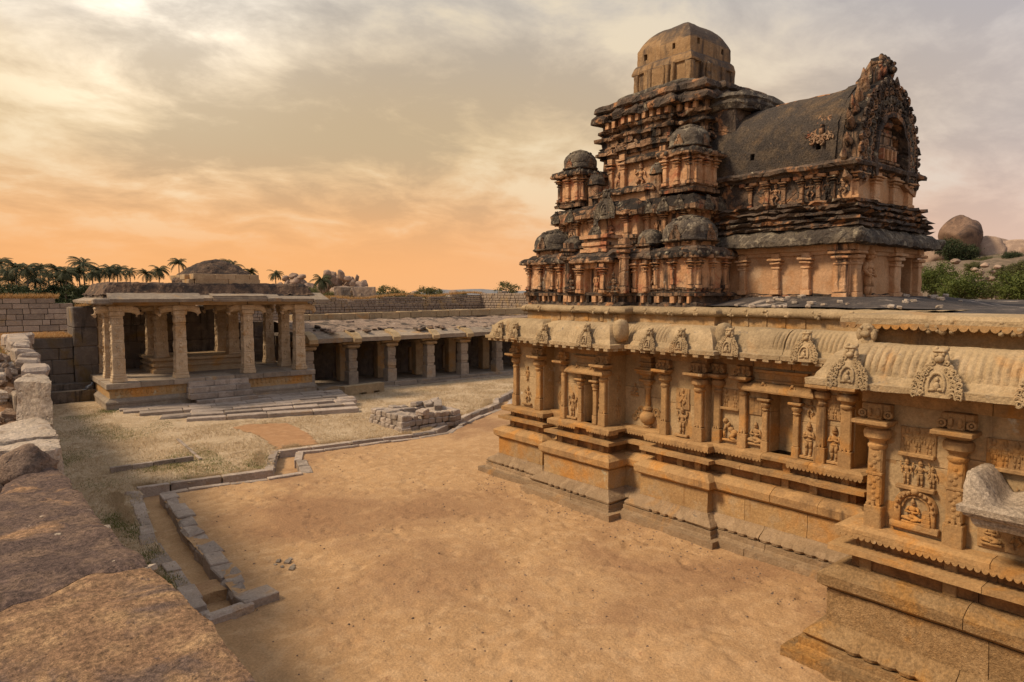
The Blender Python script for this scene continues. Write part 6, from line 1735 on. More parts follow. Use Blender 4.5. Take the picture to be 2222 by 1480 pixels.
for i in range(24):
    l = RN.uniform(0.75, 1.25) * (1.4 if i > 12 else 1)
    stone('coping_block', (q + l / 2, 37.55, 3.62 + 0.012 * i), (l - 0.02, 0.5, 0.42), 'granite_pale', cl_, 0, 0.012)
    q += l
    if q > 33: break
# far slab roof seen behind the coping
stone('roof_slab', (29.0, 38.8, 3.72), (9.0, 1.6, 0.16), 'granite_pale', cl_)

# ------------------------------------------------------------ the wall the viewer stands on
lw = thing('ruined_wall', 'broad ruined wall top in the left foreground with a big brown rock slab', 'wall', (0, 8, 0))
def blob_slab(name, outline, z0, z1, mat, par, rough, freq, fine, cell=0.09, dome=0.03):
    """thick slab with an irregular outline and a rough top, as a closed mesh"""
    xs = [p[0] for p in outline]; ys = [p[1] for p in outline]
    bm = bmesh.new()
    n_ = len(outline)
    top = [bm.verts.new((x, y, z1)) for x, y in outline]; bot = [bm.verts.new((x, y, z0)) for x, y in outline]
    bm.faces.new(top); bm.faces.new(bot[::-1])
    for i in range(n_): bm.faces.new((top[i], bot[i], bot[(i + 1) % n_], top[(i + 1) % n_]))
    bmesh.ops.triangulate(bm, faces=[f for f in bm.faces if len(f.verts) > 4])
    for _ in range(7):
        es = [e for e in bm.edges if e.calc_length() > cell]
        if not es: break
        bmesh.ops.subdivide_edges(bm, edges=es, cuts=1, use_grid_fill=True)
        bmesh.ops.triangulate(bm, faces=bm.faces)
    for v in bm.verts:
        p = v.co
        # soften the edge
        dd = min(math.hypot(p.x - (a[0] + (b[0] - a[0]) * t), p.y - (a[1] + (b[1] - a[1]) * t)) for a, b in zip(outline, outline[1:] + outline[:1]) for t in (max(0, min(1, ((p.x - a[0]) * (b[0] - a[0]) + (p.y - a[1]) * (b[1] - a[1])) / max(1e-9, (b[0] - a[0]) ** 2 + (b[1] - a[1]) ** 2))),))
        if p.z > z1 - 1e-4: p.z -= 0.022 * (1 - smooth01(0, 0.06, dd))
        q = noise.noise_vector(p * freq) * rough + noise.noise_vector(p * freq * 3.7) * fine
        q.z += 0.5 * rough * noise.noise(p * freq * 0.35)
        v.co = p + q
    bmesh.ops.recalc_face_normals(bm, faces=bm.faces)
    me = bpy.data.meshes.new(name); bm.to_mesh(me); bm.free()
    me.polygons.foreach_set('use_smooth', [True] * len(me.polygons)); me.set_sharp_from_angle(angle=rad(40)); me.update()
    return link(name, me, mat, par)
blob_slab('near_slab', [(-2.6, 0.6), (1.16, 0.6), (1.15, 2.2), (1.11, 3.47), (1.10, 4.3), (1.03, 5.27), (1.0, 5.55), (0.78, 5.48), (0.62, 5.62), (0.40, 5.42), (0.15, 5.38), (-0.2, 5.1), (-2.6, 4.6)], 2.45, 3.01, 'rock_slab', lw, 0.028, 2.4, 0.010, cell=0.07)
blob_slab('dark_slab', [(-2.6, 4.58), (-0.2, 5.08), (0.15, 5.36), (0.40, 5.40), (0.62, 5.60), (0.78, 5.46), (0.985, 5.53), (0.97, 5.9), (0.90, 6.57), (0.87, 7.25), (0.81, 8.28), (0.80, 9.05), (0.72, 9.45), (0.52, 9.28), (0.26, 8.85), (0.18, 8.2), (-0.5, 7.7), (-2.6, 7.4)], 2.45, 3.02, 'rock_slab_dark', lw, 0.03, 2.4, 0.012, cell=0.07)
MB().box(-4, -3, -0.5, 0.75, 9.0, 2.5).build('wall_core', 'rock_brown', lw)
MB().box(-4, 9.0, -0.5, 0.62, 36.0, 2.72).build('wall_core', 'rock_brown', lw)
blob_slab('pale_slab', [(-1.6, 9.75), (0.30, 9.72), (0.70, 9.42), (0.84, 9.5), (0.86, 10.0), (0.3, 10.25), (-1.6, 10.4)], 2.6, 3.20, 'rock_pale', lw, 0.04, 3.0, 0.02, cell=0.08)
blob_slab('pale_slab', [(-1.6, 10.46), (0.3, 10.32), (0.84, 10.1), (0.87, 10.6), (0.86, 11.2), (0.83, 11.75), (0.3, 11.6), (-1.6, 11.7)], 2.6, 3.24, 'rock_pale', lw, 0.04, 3.0, 0.02, cell=0.08)
blob_slab('upright_block', [(0.53, 11.85), (0.92, 11.45), (0.97, 12.6), (0.70, 12.9)], 2.6, 3.78, 'rock_pale', lw, 0.03, 3.0, 0.018, cell=0.08)
# boulder wedged in front of the pale slabs
b = MB().ell((0.46, 9.40, 2.98), (0.30, 0.26, 0.28), 26, 18).build('wedged_boulder', 'rock_brown', None, rough=0.09, freq=3.2, fine=0.03, smooth=True)
tag(b, 'rounded brown boulder wedged between the big brown slab and the pale slabs', 'boulder')
b = MB().ell((0.05, 9.3, 2.80), (0.28, 0.22, 0.22), 20, 14).build('wedged_boulder', 'rock_brown', None, rough=0.08, freq=3.2, fine=0.03, smooth=True)
tag(b, 'dark boulder in the gap at the left edge beside the rounded brown boulder', 'boulder')
# edge stones further along the wall
for i, (x, y, z, sx, sy, sz) in enumerate(((0.86, 13.4, 3.70, 0.34, 0.8, 0.30), (0.82, 14.3, 3.76, 0.36, 0.8, 0.26), (0.90, 15.2, 3.80, 0.30, 0.8, 0.24), (0.86, 16.1, 3.82, 0.34, 0.9, 0.26), (0.90, 17.2, 3.86, 0.32, 1.0, 0.26), (0.92, 18.4, 3.86, 0.34, 1.2, 0.24), (0.98, 19.8, 3.86, 0.4, 1.3, 0.26), (1.05, 21.2, 3.84, 0.6, 1.2, 0.3))):
    stone('edge_stone', (x, y, z), (sx, sy, sz), 'kerb_granite', lw, RN.uniform(-0.1, 0.1), 0.04, 'rough'); stone('edge_stone', (x - 0.03, y + 0.1, z - 0.28), (sx, sy, 0.3), 'granite_grey', lw, RN.uniform(-0.1, 0.1), 0.03, 'rough')
block_courses(lw, 12.5, 36.0, 0.74, 0.4, 0.0, (0.6, 0.6, 0.6, 0.6, 0.6, 0.5), 1.0, 2.0, 'granite_grey', True)
# earth heap on top of the wall
def heap_z(x, y):
    s_ = smooth01(11.4, 14.2, y)
    edge = smooth01(0.95, 0.3, x)
    return 2.72 + s_ * (0.75 + 0.42 * edge) + 0.08 * nz((x, y, 0), 1.1) + 0.04 * nz((x, y, 2), 4) - 0.25 * smooth01(24, 36, y)
vs = []; fs = []; nu, nv = 44, 190
for i in range(nu + 1):
    for j in range(nv + 1):
        x, y = -3.4 + 4.25 * i / nu, 11.0 + 26 * j / nv
        vs.append((x, y, heap_z(x, y)))
for i in range(nu):
    for j in range(nv):
        a = i * (nv + 1) + j; fs.append((a, a + nv + 1, a + nv + 2, a + 1))
structure(MB().add(vs, fs).build('earth_bank', 'red_earth', None, smooth=True))
# earth fill on the cross wall
structure(MB().box(0.6, 36.2, 2.6, 3.8, 40, 3.12).build('earth_fill', 'red_earth', None, sub=0.2, rough=0.06, freq=1.5))
def straw_place(r):
    x, y = r.uniform(-1.0, 0.85), 12.8 + 23 * r.random() ** 1.6
    if noise.noise(Vector((x * 1.3, y * 0.7, 1))) < -0.18: return None
    return x, y, heap_z(x, y)
stuff(blades('wall_grass', 'straw_orange', 16000, straw_place, 0.05, 0.16, 0.008, 1.3, 12), 'orange dry grass on top of the ruined wall at left', 'grass')
stuff(blades('wall_weeds', 'weed', 900, lambda r: (lambda x, y: (x, y, heap_z(x, y)))(0.35 + r.gauss(0, 0.10), 16.2 + r.gauss(0, 0.35)), 0.06, 0.16, 0.010, 0.9, 14), 'small yellow-green weed clump on the ruined wall', 'weeds')
stuff(blades('fill_grass', 'straw_orange', 7000, lambda r: (r.uniform(0.7, 3.75), r.uniform(36.0, 39.5), 3.10), 0.06, 0.2, 0.012, 1.2, 15), 'dry grass on the fill above the low dark wall', 'grass')
# rubble between the upright block and the left edge
r = random.Random(21)
for i in range(110):
    x, y = r.uniform(-0.25, 0.62), r.uniform(11.75, 14.2)
    s_ = r.uniform(0.07, 0.2) * (1.5 if i % 9 == 0 else 1)
    z = heap_z(x, y) + s_ * 0.25
    tag(stone('fallen_stone', (x, y, z), (s_ * r.uniform(1, 1.6), s_, s_ * r.uniform(0.6, 0.9)), ('rock_brown', 'granite_grey', 'rock_pale', 'rock_brown')[i % 4], None, r.uniform(0, 3), 0.5, 'rough'), 'fallen stone in the rubble heap beside the upright block on the left wall', 'stone', 'rubble heap on the left wall')
for i in range(16):
    x, y = r.uniform(-0.4, 0.7), r.uniform(14.3, 20); s_ = r.uniform(0.05, 0.12)
    tag(stone('fallen_stone', (x, y, heap_z(x, y) + s_ * 0.2), (s_ * 1.3, s_, s_ * 0.7), 'rock_brown', None, r.uniform(0, 3), 0.4, 'rough'), 'small stone scattered in the dry grass on the left wall', 'stone', 'small stones in the grass on the wall')
for i, (x, y, z, s_) in enumerate(((0.99, 5.55, 2.965, 0.085), (0.90, 6.75, 2.97, 0.05))):
    tag(stone('pale_chip', (x, y, z), (s_ * 1.2, s_, s_ * 0.5), 'rock_pale', None, r.uniform(0, 3), 0.2, 'rough'), ('larger pale stone chip on the edge of the brown slab', 'smaller pale stone chip farther along the edge of the brown slab')[i], 'stone')

# ------------------------------------------------------------ enclosure wall far behind
fw_ = thing('enclosure_wall', 'long enclosure wall of squared tan stones far behind the pavilion at left', 'wall', (0, 50, 0))
z = 0.0
RW = random.Random(31)
cnt = 0
zc = [0.0]
rows = [0.42, 0.42, 0.40, 0.40, 0.38, 0.38, 0.36, 0.36, 0.34, 0.34, 0.32, 0.32, 0.30]
lowm = MB(); z = 0.0
for ri, h in enumerate(rows):
    x = -8.0
    while x < 5.3:
        l = RW.uniform(0.35, 1.1)
        if x + l > 5.3: l = max(0.2, 5.3 - x)
        top = 4.75 - (0.30 if x > 4.1 else 0) + 0.1 * math.sin(x)
        if z + h * 0.6 < top:
            cx_, sz_ = x + l / 2, (l - 0.03, 0.5 + RW.uniform(-0.03, 0.03), h - 0.025)
            if z > 2.4 and x > -3.2: stone('wall_stone', (cx_, 50, z + h / 2), sz_, 'wall_far', fw_); cnt += 1
            else: lowm.box(x, 49.75, z, x + l - 0.03, 50.25, z + h - 0.025)
        x += l
    z += h
stuff(lowm.build('lower_masonry', 'wall_far', fw_))
MB().box(-8, 49.85, 0, 5.28, 50.15, 4.4).build('wall_core', 'granite_dark', fw_)
rw_ = thing('rubble_wall', 'long grey rubble enclosure wall with a corner, topped with dry grass, behind the colonnade', 'wall', (30, 50, 0))
mb = MB(); RW = random.Random(5)
def rubble_face(ax, ay, bx, by, ztop0, ztop1):
    A, B = Vector((ax, ay)), Vector((bx, by)); L = (B - A).length; e = (B - A) / L; rz = math.atan2(e.y, e.x)
    z = 2.4
    while z < max(ztop0, ztop1):
        h = RW.uniform(0.14, 0.26); x = 0.0
        while x < L:
            l = RW.uniform(0.2, 0.6); zt = ztop0 + (ztop1 - ztop0) * x / L + 0.10 * math.sin(x * 0.9) + 0.07 * math.sin(x * 2.7)
            if z + h * 0.5 < zt:
                c = A + e * (x + l / 2)
                vs_, fs_ = chamfer_box((l / 2 - 0.012, 0.25 + RW.uniform(-0.03, 0.03), h / 2 - 0.01), 0.03)
                M_ = T(c.x, c.y, z + h / 2, rz)
                mb.add([M_ @ Vector(q) for q in vs_], fs_)
            x += l
        z += h
rubble_face(5.4, 50, 36.7, 50, 4.15, 4.95)
rubble_face(36.7, 50, 36.7, 40, 5.0, 5.25)
stuff(mb.build('rubble_masonry', 'wall_far', rw_))
MB().box(5.4, 49.9, 0, 36.7, 50.1, 4.05).box(36.6, 40, 0, 36.85, 50, 4.7).build('wall_core', 'wall_far', rw_)
def top_place(r):
    x = r.uniform(5.4, 36.9); return (x, 50 + r.uniform(-0.2, 0.3), 4.15 + 0.8 * (x - 5.4) / 31.3 + 0.1 * math.sin((x - 5.4) * 0.9) + 0.05 + 0.12 * max(0, nz((x, 0, 0), 0.5)))
stuff(blades('wall_top_grass', 'straw_orange', 7000, top_place, 0.10, 0.34, 0.02, 0.9, 17), 'orange dry grass along the top of the rubble wall', 'grass')
stuff(blades('wall_top_grass', 'straw_orange', 3500, lambda r: (r.uniform(-6, 4.6), 50 + r.uniform(-0.3, 0.3), 4.72 + 0.1 * r.random()), 0.14, 0.42, 0.022, 0.9, 18), 'orange dry grass along the top of the squared stone wall', 'grass')

# ------------------------------------------------------------ land, trees and rocks beyond the walls
FWD, RGT = Vector((math.sin(rad(38.8)), math.cos(rad(38.8)), 0)), Vector((math.cos(rad(38.8)), -math.sin(rad(38.8)), 0))
def spot(side, dist, z=0.0):
    """a place at a distance along the line of sight of the yard, side = metres to the right per metre of distance"""
    q = FWD * dist + RGT * side * dist
    return Vector((q.x, q.y, z))

# leafy crowns: clumps of small leaves through the whole volume
def crown_mesh(name, mat, r, clumps, per, leaf, seed, flat=0.8, shell=0.55):
    q = random.Random(seed); vs = []; fs = []
    for c in range(clumps):
        while True:
            p = Vector((q.uniform(-1, 1), q.uniform(-1, 1), q.uniform(-1, 1)))
            if shell < p.length < 1: break
        p = Vector((p.x * r, p.y * r, p.z * r * flat)) * q.uniform(0.75, 1.12)
        cr_ = r * q.uniform(0.16, 0.30)
        for k in range(per):
            g = Vector((q.gauss(0, 1), q.gauss(0, 1), q.gauss(0, 0.75))) * cr_ * 0.55
            o = p + g
            n_ = (g.normalized() + Vector((q.uniform(-1, 1), q.uniform(-1, 1), q.uniform(-0.2, 1.2)))).normalized()
            a = n_.orthogonal().normalized(); a.rotate(Matrix.Rotation(q.uniform(0, 6.28), 3, n_)); b = n_.cross(a)
            l = leaf * q.uniform(0.6, 1.3); w_ = l * 0.45
            i = len(vs)
            vs += [o - a * l, o + b * w_, o + a * l, o - b * w_]
            fs.append((i, i + 1, i + 2, i + 3))
    me = bpy.data.meshes.new(name); me.from_pydata([tuple(v) for v in vs], [], fs); me.materials.append(MATS[mat]); me.update()
    return me
def trunk_mesh(r, h, seed, limbs=6):
    q = random.Random(seed); m = MB()
    m.tube([(0, 0, -h), (0.05 * r, 0, -h * 0.6), (0, 0.05 * r, -h * 0.2)], [0.09 * r, 0.07 * r, 0.05 * r], 7)
    for k in range(limbs):
        a = 6.28 * k / limbs + q.uniform(-0.4, 0.4); l = r * q.uniform(0.6, 0.85)
        s_ = -h * q.uniform(0.25, 0.55)
        m.tube([(0, 0, s_), (math.cos(a) * l * 0.45, math.sin(a) * l * 0.45, s_ + l * 0.4), (math.cos(a) * l, math.sin(a) * l, s_ + l * 0.85)], [0.045 * r, 0.03 * r, 0.012 * r], 6)
    me = m.mesh('trunk'); me.materials.append(MATS['bark']); return me
def tree(name, me_c, me_t, loc, s_, label, cat='tree', group=None, sz=1.0):
    t = thing(name, label, cat, loc, group)
    for nm, me in (('crown', me_c), ('trunk', me_t)):
        o = bpy.data.objects.new(nm, me); COL.objects.link(o)
        o.location = loc; o.rotation_euler = (0, 0, RN.uniform(0, 6.28)); o.scale = (s_, s_, s_ * sz); adopt(o, t)
    return t

# palms -------------------------------------------------------------
def palm_crown(seed):
    q = random.Random(seed); vs = []; fs = []
    nf = 24
    for f in range(nf):
        a = 6.283 * f / nf * 2.4 + q.uniform(-0.2, 0.2); el = rad(q.uniform(-25, 75)); L = q.uniform(2.5, 3.3)
        pts = []; p = Vector((0, 0, 0)); e = el
        for k in range(9):
            pts.append(p.copy()); p += Vector((math.cos(a) * math.cos(e), math.sin(a) * math.cos(e), math.sin(e))) * (L / 8); e -= rad(q.uniform(9, 16))
        sd = Vector((-math.sin(a), math.cos(a), 0))
        for k in range(8):
            for sub_ in (0.0, 0.5):
                c = pts[k].lerp(pts[k + 1], sub_); t = (k + sub_) / 8
                fl = 0.95 * math.sin(math.pi * min(1, 0.16 + t * 0.84)) ** 0.7 * (1 - 0.35 * t)
                d_ = (pts[k + 1] - pts[k]).normalized()
                for sg in (-1, 1):
                    tip = c + (sd * sg * 0.8 + d_ * 0.55 + Vector((0, 0, -0.55))) * fl * q.uniform(0.8, 1.1)
                    i = len(vs); vs += [c - d_ * 0.07, c + d_ * 0.09, tip]; fs.append((i, i + 1, i + 2))
        for k in range(8):
            i = len(vs); w_ = 0.05 * (1 - k / 9)
            vs += [pts[k] - sd * w_, pts[k] + sd * w_, pts[k + 1] + sd * w_ * 0.8, pts[k + 1] - sd * w_ * 0.8]; fs.append((i, i + 1, i + 2, i + 3))
    me = bpy.data.meshes.new('palm_crown'); me.from_pydata([tuple(v) for v in vs], [], fs); me.materials.append(MATS['palm_leaf']); me.update()
    return me
PC = [palm_crown(i) for i in range(4)]
def palm_trunk(h, lean):
    pts = [(-lean * (1 - t) ** 2, 0, -h * (1 - t)) for t in (0, 0.25, 0.5, 0.75, 1.0)]
    me = MB().tube(pts, [0.26, 0.20, 0.18, 0.17, 0.18], 8).mesh('palm_trunk', sub=0.8, rough=0.02)
    me.materials.append(MATS['bark']); return me
PTR = [palm_trunk(14, l) for l in (0.4, 1.2, -0.8)]
def palm(side, dist, z, s_, i, label, group):
    loc = spot(side, dist, z)
    t = thing('coconut_palm', label, 'palm tree', loc, group)
    for nm, me in (('crown', PC[i % 4]), ('trunk', PTR[i % 3])):
        o = bpy.data.objects.new(nm, me); COL.objects.link(o)
        o.location = loc; o.rotation_euler = (0, 0, i * 1.7); o.scale = (s_ * (1.2 + 0.12 * (i % 5)),) * 3 if nm == 'crown' else (s_,) * 3; adopt(o, t)
def sd(u): return (u - 1111) / 1481
PALMS = [(4, 578, 1.25), (22, 598, 1.0), (40, 590, 1.0), (64, 594, 1.0), (92, 591, 0.9), (110, 604, 1.0), (125, 594, 0.9), (148, 602, 1.0), (160, 597, 0.9), (186, 582, 1.05), (176, 600, 1.0), (204, 604, 0.9), (30, 614, 1.1), (80, 616, 1.1), (135, 618, 1.0)]
for i, (u, y, s_) in enumerate(PALMS):
    palm(sd(u), 205 - (i % 4) * 6, 5 + (646 - y) / 1481 * 200, s_ * (1.0 if i < 12 else 1.15), i, 'coconut palm in the dense dark grove at the far left', 'palms of the dark grove')
ROW = [(219, 594, 0.95, 'second coconut palm left of the pavilion roof, beside the dark grove'), (241, 588, 0.95, 'coconut palm above the left end of the pavilion roof, left of a close pair'), (259, 592, 0.95, 'coconut palm above the left end of the pavilion roof, right of a close pair'), (286, 595, 0.85, 'single coconut palm over the left half of the pavilion roof'),
       (320, 598, 0.85, 'shorter coconut palm left of the tall one beside the domed crown'), (349, 589, 1.0, 'broad coconut palm left of the pavilion domed crown'), (392, 577, 0.8, 'coconut palm peeping out from behind the left of the domed crown'), (508, 582, 1.0, 'coconut palm just right of the pavilion domed crown'), (547, 594, 0.9, 'second coconut palm right of the pavilion domed crown'), (600, 599, 0.8, 'coconut palm standing left of the boulder heaps')]
for i, (u, y, s_, lb) in enumerate(ROW): palm(sd(u), 196 + (i % 3) * 5, 5 + (643 - y) / 1481 * 198, s_, i + 2, lb, 'palms along the skyline')
palm(sd(699), 150, 5 + (638 - 607) / 1481 * 150, 0.78, 3, 'coconut palm standing in front of the boulder heap', 'palms along the skyline')

CM = [crown_mesh('leaf_crown', 'leaf_dark', 3.2, 60, 34, 0.26, i) for i in range(2)]
CG = [crown_mesh('leaf_crown', 'leaf_olive', 3.2, 60, 34, 0.22, 10 + i) for i in range(2)]
CT = [trunk_mesh(3.2, 4.5, i) for i in range(2)]
for i, (u, y, s_) in enumerate(((8, 632, 1.5), (30, 636, 1.5), (58, 634, 1.5), (85, 634, 1.4), (112, 636, 1.5), (140, 634, 1.4), (165, 634, 1.5), (190, 632, 1.4), (204, 640, 1.2), (45, 626, 1.2), (125, 628, 1.2), (182, 622, 1.1))):
    tree('grove_tree', CM[i % 2], CT[i % 2], spot(sd(u), 186 + (i % 3) * 5, 5 + (624 - y) / 1481 * 188), s_ * 0.95, 'dark leafy tree under the palms of the grove', 'tree', 'dark trees of the grove')
for i, (u, y, dist, s_, lb) in enumerate(((672, 636, 120, 0.75, 'rounded green bush left of the lone palm'), (655, 644, 115, 0.6, 'low green bush at the right end of the pavilion roof'), (716, 640, 112, 0.45, 'small green bush between the lone palm and the ruined gateway'), (838, 634, 150, 0.85, 'olive tree just right of the ruined gateway'), (858, 640, 150, 0.7, 'smaller olive tree second to the right of the ruined gateway'),
        (874, 642, 170, 0.85, 'rounded olive tree on the skyline left of two joined trees'), (925, 634, 170, 0.9, 'left of two joined olive trees on the skyline above the rubble wall'), (948, 638, 170, 0.8, 'right of two joined olive trees on the skyline above the rubble wall'), (1000, 640, 190, 0.7, 'low olive tree on the skyline right of the joined trees'), (1100, 622, 75, 0.42, 'pale green tree rising behind the rubble wall corner, beside the tower'), (904, 645, 160, 0.6, 'low rounded tree on the skyline, lowest of the row'))):
    tree('leafy_tree', CG[i % 2], CT[i % 2], spot(sd(u), dist, 5 + (638 - y) / 1481 * dist - 0.3), s_, lb, 'tree', 'trees on the skyline', 0.85)

# boulders ------------------------------------------------------------
def boulder_mesh(seed, lo=0.68):
    bm = bmesh.new(); bmesh.ops.create_icosphere(bm, subdivisions=4, radius=1.0)
    q = random.Random(seed); cuts = [(Vector((q.uniform(-1, 1), q.uniform(-1, 1), q.uniform(-0.7, 1))).normalized(), q.uniform(lo, max(0.9, lo + 0.06))) for _ in range(9)]
    for v in bm.verts:
        p = v.co.copy()
        for n_, d_ in cuts:
            e = p.dot(n_) - d_
            if e > 0: p -= n_ * e * 0.85
        p += noise.noise_vector(p * 1.3 + Vector((seed * 3, 0, 0))) * 0.16 + noise.noise_vector(p * 5) * 0.015
        v.co = p
    me = bpy.data.meshes.new('boulder'); bm.to_mesh(me); bm.free()
    me.polygons.foreach_set('use_smooth', [True] * len(me.polygons)); me.materials.append(MATS['boulder']); me.update()
    return me
BM = [boulder_mesh(i) for i in range(6)]
BIG = boulder_mesh(40, 0.80)
def boulder(u, y, w_, h_, dist, label, group, i, rot=0.0, me=None):
    o = bpy.data.objects.new('boulder', me or BM[i % 6]); COL.objects.link(o)
    k = dist / 1481
    o.location = spot(sd(u), dist, 5 + (638 - y) * k); o.scale = (w_ * k / 2 * 1.22, w_ * k / 2 * 1.1, h_ * k / 2 * 1.22)
    o.rotation_euler = (0, rot, i * 0.9 + 0.5)
    tag(o, label, 'boulder', group)
HEAP1 = [(621, 604, 15, 12), (640, 600, 20, 13), (654, 602, 22, 10, 0.25), (645, 610, 26, 18), (628, 614, 20, 14), (658, 613, 16, 14), (640, 626, 44, 26), (668, 628, 40, 26), (690, 640, 50, 24), (610, 622, 16, 16)]
for i, b_ in enumerate(HEAP1): boulder(*b_[:4], 175, 'boulder in the left, smaller granite heap behind the pavilion', 'left boulder heap', i, b_[4] if len(b_) > 4 else 0)
HEAP2 = [(711, 595, 18, 18), (722, 608, 26, 34, 0.3), (712, 616, 26, 26), (742, 598, 14, 22, 0.5), (735, 612, 18, 24), (733, 622, 22, 18), (755, 605, 14, 12), (757, 617, 20, 18), (775, 608, 10, 22, -0.35), (766, 615, 12, 14), (780, 620, 20, 16), (790, 618, 18, 18, 0.3), (740, 632, 40, 22), (770, 632, 50, 22), (712, 635, 40, 26), (700, 626, 22, 24), (748, 610, 12, 14), (764, 606, 10, 10), (797, 630, 20, 16), (728, 596, 8, 10)]
for i, b_ in enumerate(HEAP2): boulder(*b_[:4], 172 + (i % 3) * 2, 'boulder in the larger granite heap above the ruined gateway', 'right boulder heap', i, b_[4] if len(b_) > 4 else 0)
for i, (u, y, w_, h_, lb) in enumerate(((901, 638, 22, 14, 'grey boulder between the skyline trees, left one'), (985, 635, 20, 10, 'grey boulder between the skyline trees, right one'))): boulder(u, y, w_, h_, 180, lb, 'boulders on the skyline', i)

# ruined gateway ---------------------------------------------------------
gate = thing('ruined_gateway', 'small ruined stone gateway with pointed arch below the boulder heap', 'ruin', spot(sd(772), 112, 0))
gk = 112 / 1481
def gpt(u, y, dd=0.0): return spot(sd(u), 112 + dd, 5 + (638 - y) * gk)
def gwall(u0, u1, y0, y1, th, nm, dd=0.0, mat='wall_far'):
    a, b = spot(sd(u0), 112 + dd), spot(sd(u1), 112 + dd)
    z0, z1 = 5 + (638 - y1) * gk, 5 + (638 - y0) * gk
    c = (a + b) / 2; e = b - a; l = e.length
    M_ = T(c.x, c.y, 0, math.atan2(e.y, e.x))
    return MB().box(-l / 2, -th / 2, z0, l / 2, th / 2, z1, 0.05, M_).build(nm, mat, gate, sub=0.5, rough=0.06, freq=1.5, fine=0.03)
gwall(727, 760, 622, 662, 1.0, 'wall'); gwall(769.5, 815, 623, 662, 1.0, 'wall'); gwall(760, 769.5, 622, 628, 1.0, 'lintel'); gwall(741, 762, 624, 645, 0.3, 'recess_shade_block', -0.5, 'granite_dark')  # last piece: dark block on the wall face, painting a recess's shade
am = MB()
for sg in (-1, 1):
    for k in range(6):
        t = k / 5
        c = gpt(764.8 + sg * (4.8 - 4.4 * t ** 2), 640 - 12 * t, -0.45)
        am.ell(c, (0.22, 0.22, 0.28), 7, 5)
am.build('arch', 'wall_far', gate); gwall(758, 771, 626, 662, 0.2, 'passage_shade_sheet', 1.2, 'granite_dark')  # dark sheet behind the arch stands in for shade inside
for u in (785, 803): gwall(u - 1, u + 1, 636, 641, 0.1, 'slit_shade_block', -0.52, 'granite_dark')  # solid dark blocks paint the shade of narrow openings
gwall(725, 800, 646, 670, 2.0, 'base_wall', -2.0)

# hill on the right ------------------------------------------------------
def hill_z(side, dist):
    q = smooth01(30, 96, dist)
    ridge = 10.3 + 1.2 * math.sin(side * 9) - 5.0 * smooth01(0.62, 0.3, side)
    return 0.2 + q * ridge * (0.4 + 0.6 * q) + 0.5 * nz((side * 40, dist * 0.3, 0), 0.5)
vs = []; fs = []; nu, nv = 60, 46
for i in range(nu + 1):
    for j in range(nv + 1):
        s_, d_ = 0.40 + 1.3 * i / nu, 30 + 110 * j / nv
        vs.append(tuple(spot(s_, d_, hill_z(s_, d_))))
for i in range(nu):
    for j in range(nv):
        a = i * (nv + 1) + j; fs.append((a, a + nv + 1, a + nv + 2, a + 1))
structure(MB().add(vs, fs).build('hillside', 'hill_scrub', None, smooth=True, rough=0.25, freq=0.6, fine=0.08))
boulder(2076, 518, 76, 80, 92, 'huge rounded brown boulder balanced on the hill at right', 'boulders on the right hill', 0, 0.2, BIG)
BIG.materials.clear(); BIG.materials.append(MATS['boulder_brown'])
boulder(2142, 552, 62, 66, 92, 'grey boulder right below the huge rounded one on the hill', 'boulders on the right hill', 1)
boulder(2188, 556, 90, 58, 92, 'broad grey rock at the right end of the hill crest', 'boulders on the right hill', 2)
boulder(2140, 532, 80, 24, 97, 'flat rock on the hill crest just right of the huge boulder', 'boulders on the right hill', 3)
boulder(2225, 565, 60, 50, 90, 'grey rock cut by the right edge of the picture', 'boulders on the right hill', 4)
boulder(2022, 556, 40, 40, 92, 'grey rock on the hill left of the huge boulder, beside the tower', 'boulders on the right hill', 5)
for i, (u, y, w_) in enumerate(((2145, 605, 18), (2160, 580, 14), (2118, 592, 20), (2132, 576, 16), (2123, 600, 16), (2110, 585, 12), (2128, 612, 14), (2068, 568, 18), (2150, 590, 10), (2135, 640, 26), (2165, 628, 16), (2120, 625, 12), (2180, 645, 30), (2060, 650, 20))):
    boulder(u, y, w_, w_ * 0.6, 60, 'small pale rock on the slope among the shrubs at right', 'rocks on the right slope', i)
SH = crown_mesh('leaf_crown', 'leaf_green', 2.2, 150, 60, 0.105, 31, 0.72, 0.35)
SD = crown_mesh('leaf_crown', 'leaf_dark', 2.2, 120, 50, 0.12, 32, 0.72, 0.35)
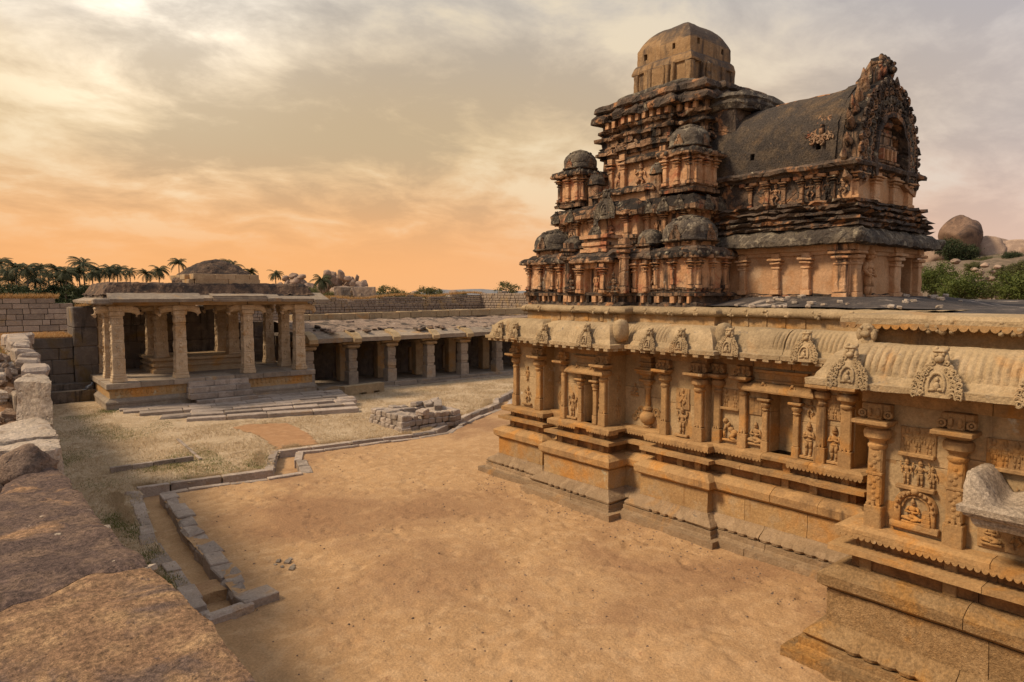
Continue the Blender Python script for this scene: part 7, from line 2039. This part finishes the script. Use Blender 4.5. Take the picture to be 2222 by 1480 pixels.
SO = crown_mesh('leaf_crown', 'leaf_olive', 2.2, 120, 50, 0.12, 33, 0.72, 0.35)
ST = trunk_mesh(2.2, 2.4, 9, 9)
def shrub(u, y, dist, s_, me, label, sz=1.0):
    tree('shrub', me, ST, spot(sd(u), dist, 5 + (638 - y) / 1481 * dist), s_, label, 'shrub', 'shrubs on the right slope', sz)
shrub(2082, 626, 44, 0.66, SH, 'bright green shrub in front of the hill, centre of the slope', 0.95)
shrub(2026, 606, 52, 0.66, SH, 'green shrub half hidden behind the tower porch', 1.1)
shrub(2212, 622, 42, 0.72, SH, 'large green shrub at the right edge of the picture', 0.95)
shrub(2150, 632, 47, 0.3, SO, 'small olive shrub between the two large green shrubs')
shrub(2084, 552, 88, 0.85, SD, 'dark shrub below the huge boulder')
shrub(2055, 540, 88, 0.75, SD, 'dark twiggy shrub at the left foot of the huge boulder', 1.2)
shrub(2140, 535, 95, 0.45, SO, 'yellow-green shrub on the hill crest right of the huge boulder')
shrub(2128, 570, 86, 0.5, SO, 'olive shrub under the flat grey boulder on the hill')
shrub(2190, 560, 84, 0.55, SD, 'dark shrub in front of the broad grey rock on the crest')
shrub(2175, 595, 70, 0.55, SO, 'olive shrub half way up the right slope')
shrub(2215, 585, 60, 0.5, SO, 'olive shrub above the large green shrub at the right edge')
shrub(2105, 580, 70, 0.35, SO, 'small olive shrub half way up the slope, below the dark shrub')
shrub(2060, 648, 46, 0.35, SH, 'low green shrub at the foot of the tower porch')

# far hills on the horizon, air haze painted into their colour
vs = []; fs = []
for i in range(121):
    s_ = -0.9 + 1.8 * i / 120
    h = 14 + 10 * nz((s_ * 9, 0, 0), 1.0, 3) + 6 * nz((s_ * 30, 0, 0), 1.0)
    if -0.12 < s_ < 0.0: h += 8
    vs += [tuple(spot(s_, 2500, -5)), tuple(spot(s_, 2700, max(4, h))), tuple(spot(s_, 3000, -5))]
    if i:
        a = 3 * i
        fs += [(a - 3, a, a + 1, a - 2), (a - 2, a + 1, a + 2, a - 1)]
structure(MB().add(vs, fs).build('far_hills', 'hill_haze_tint', None))
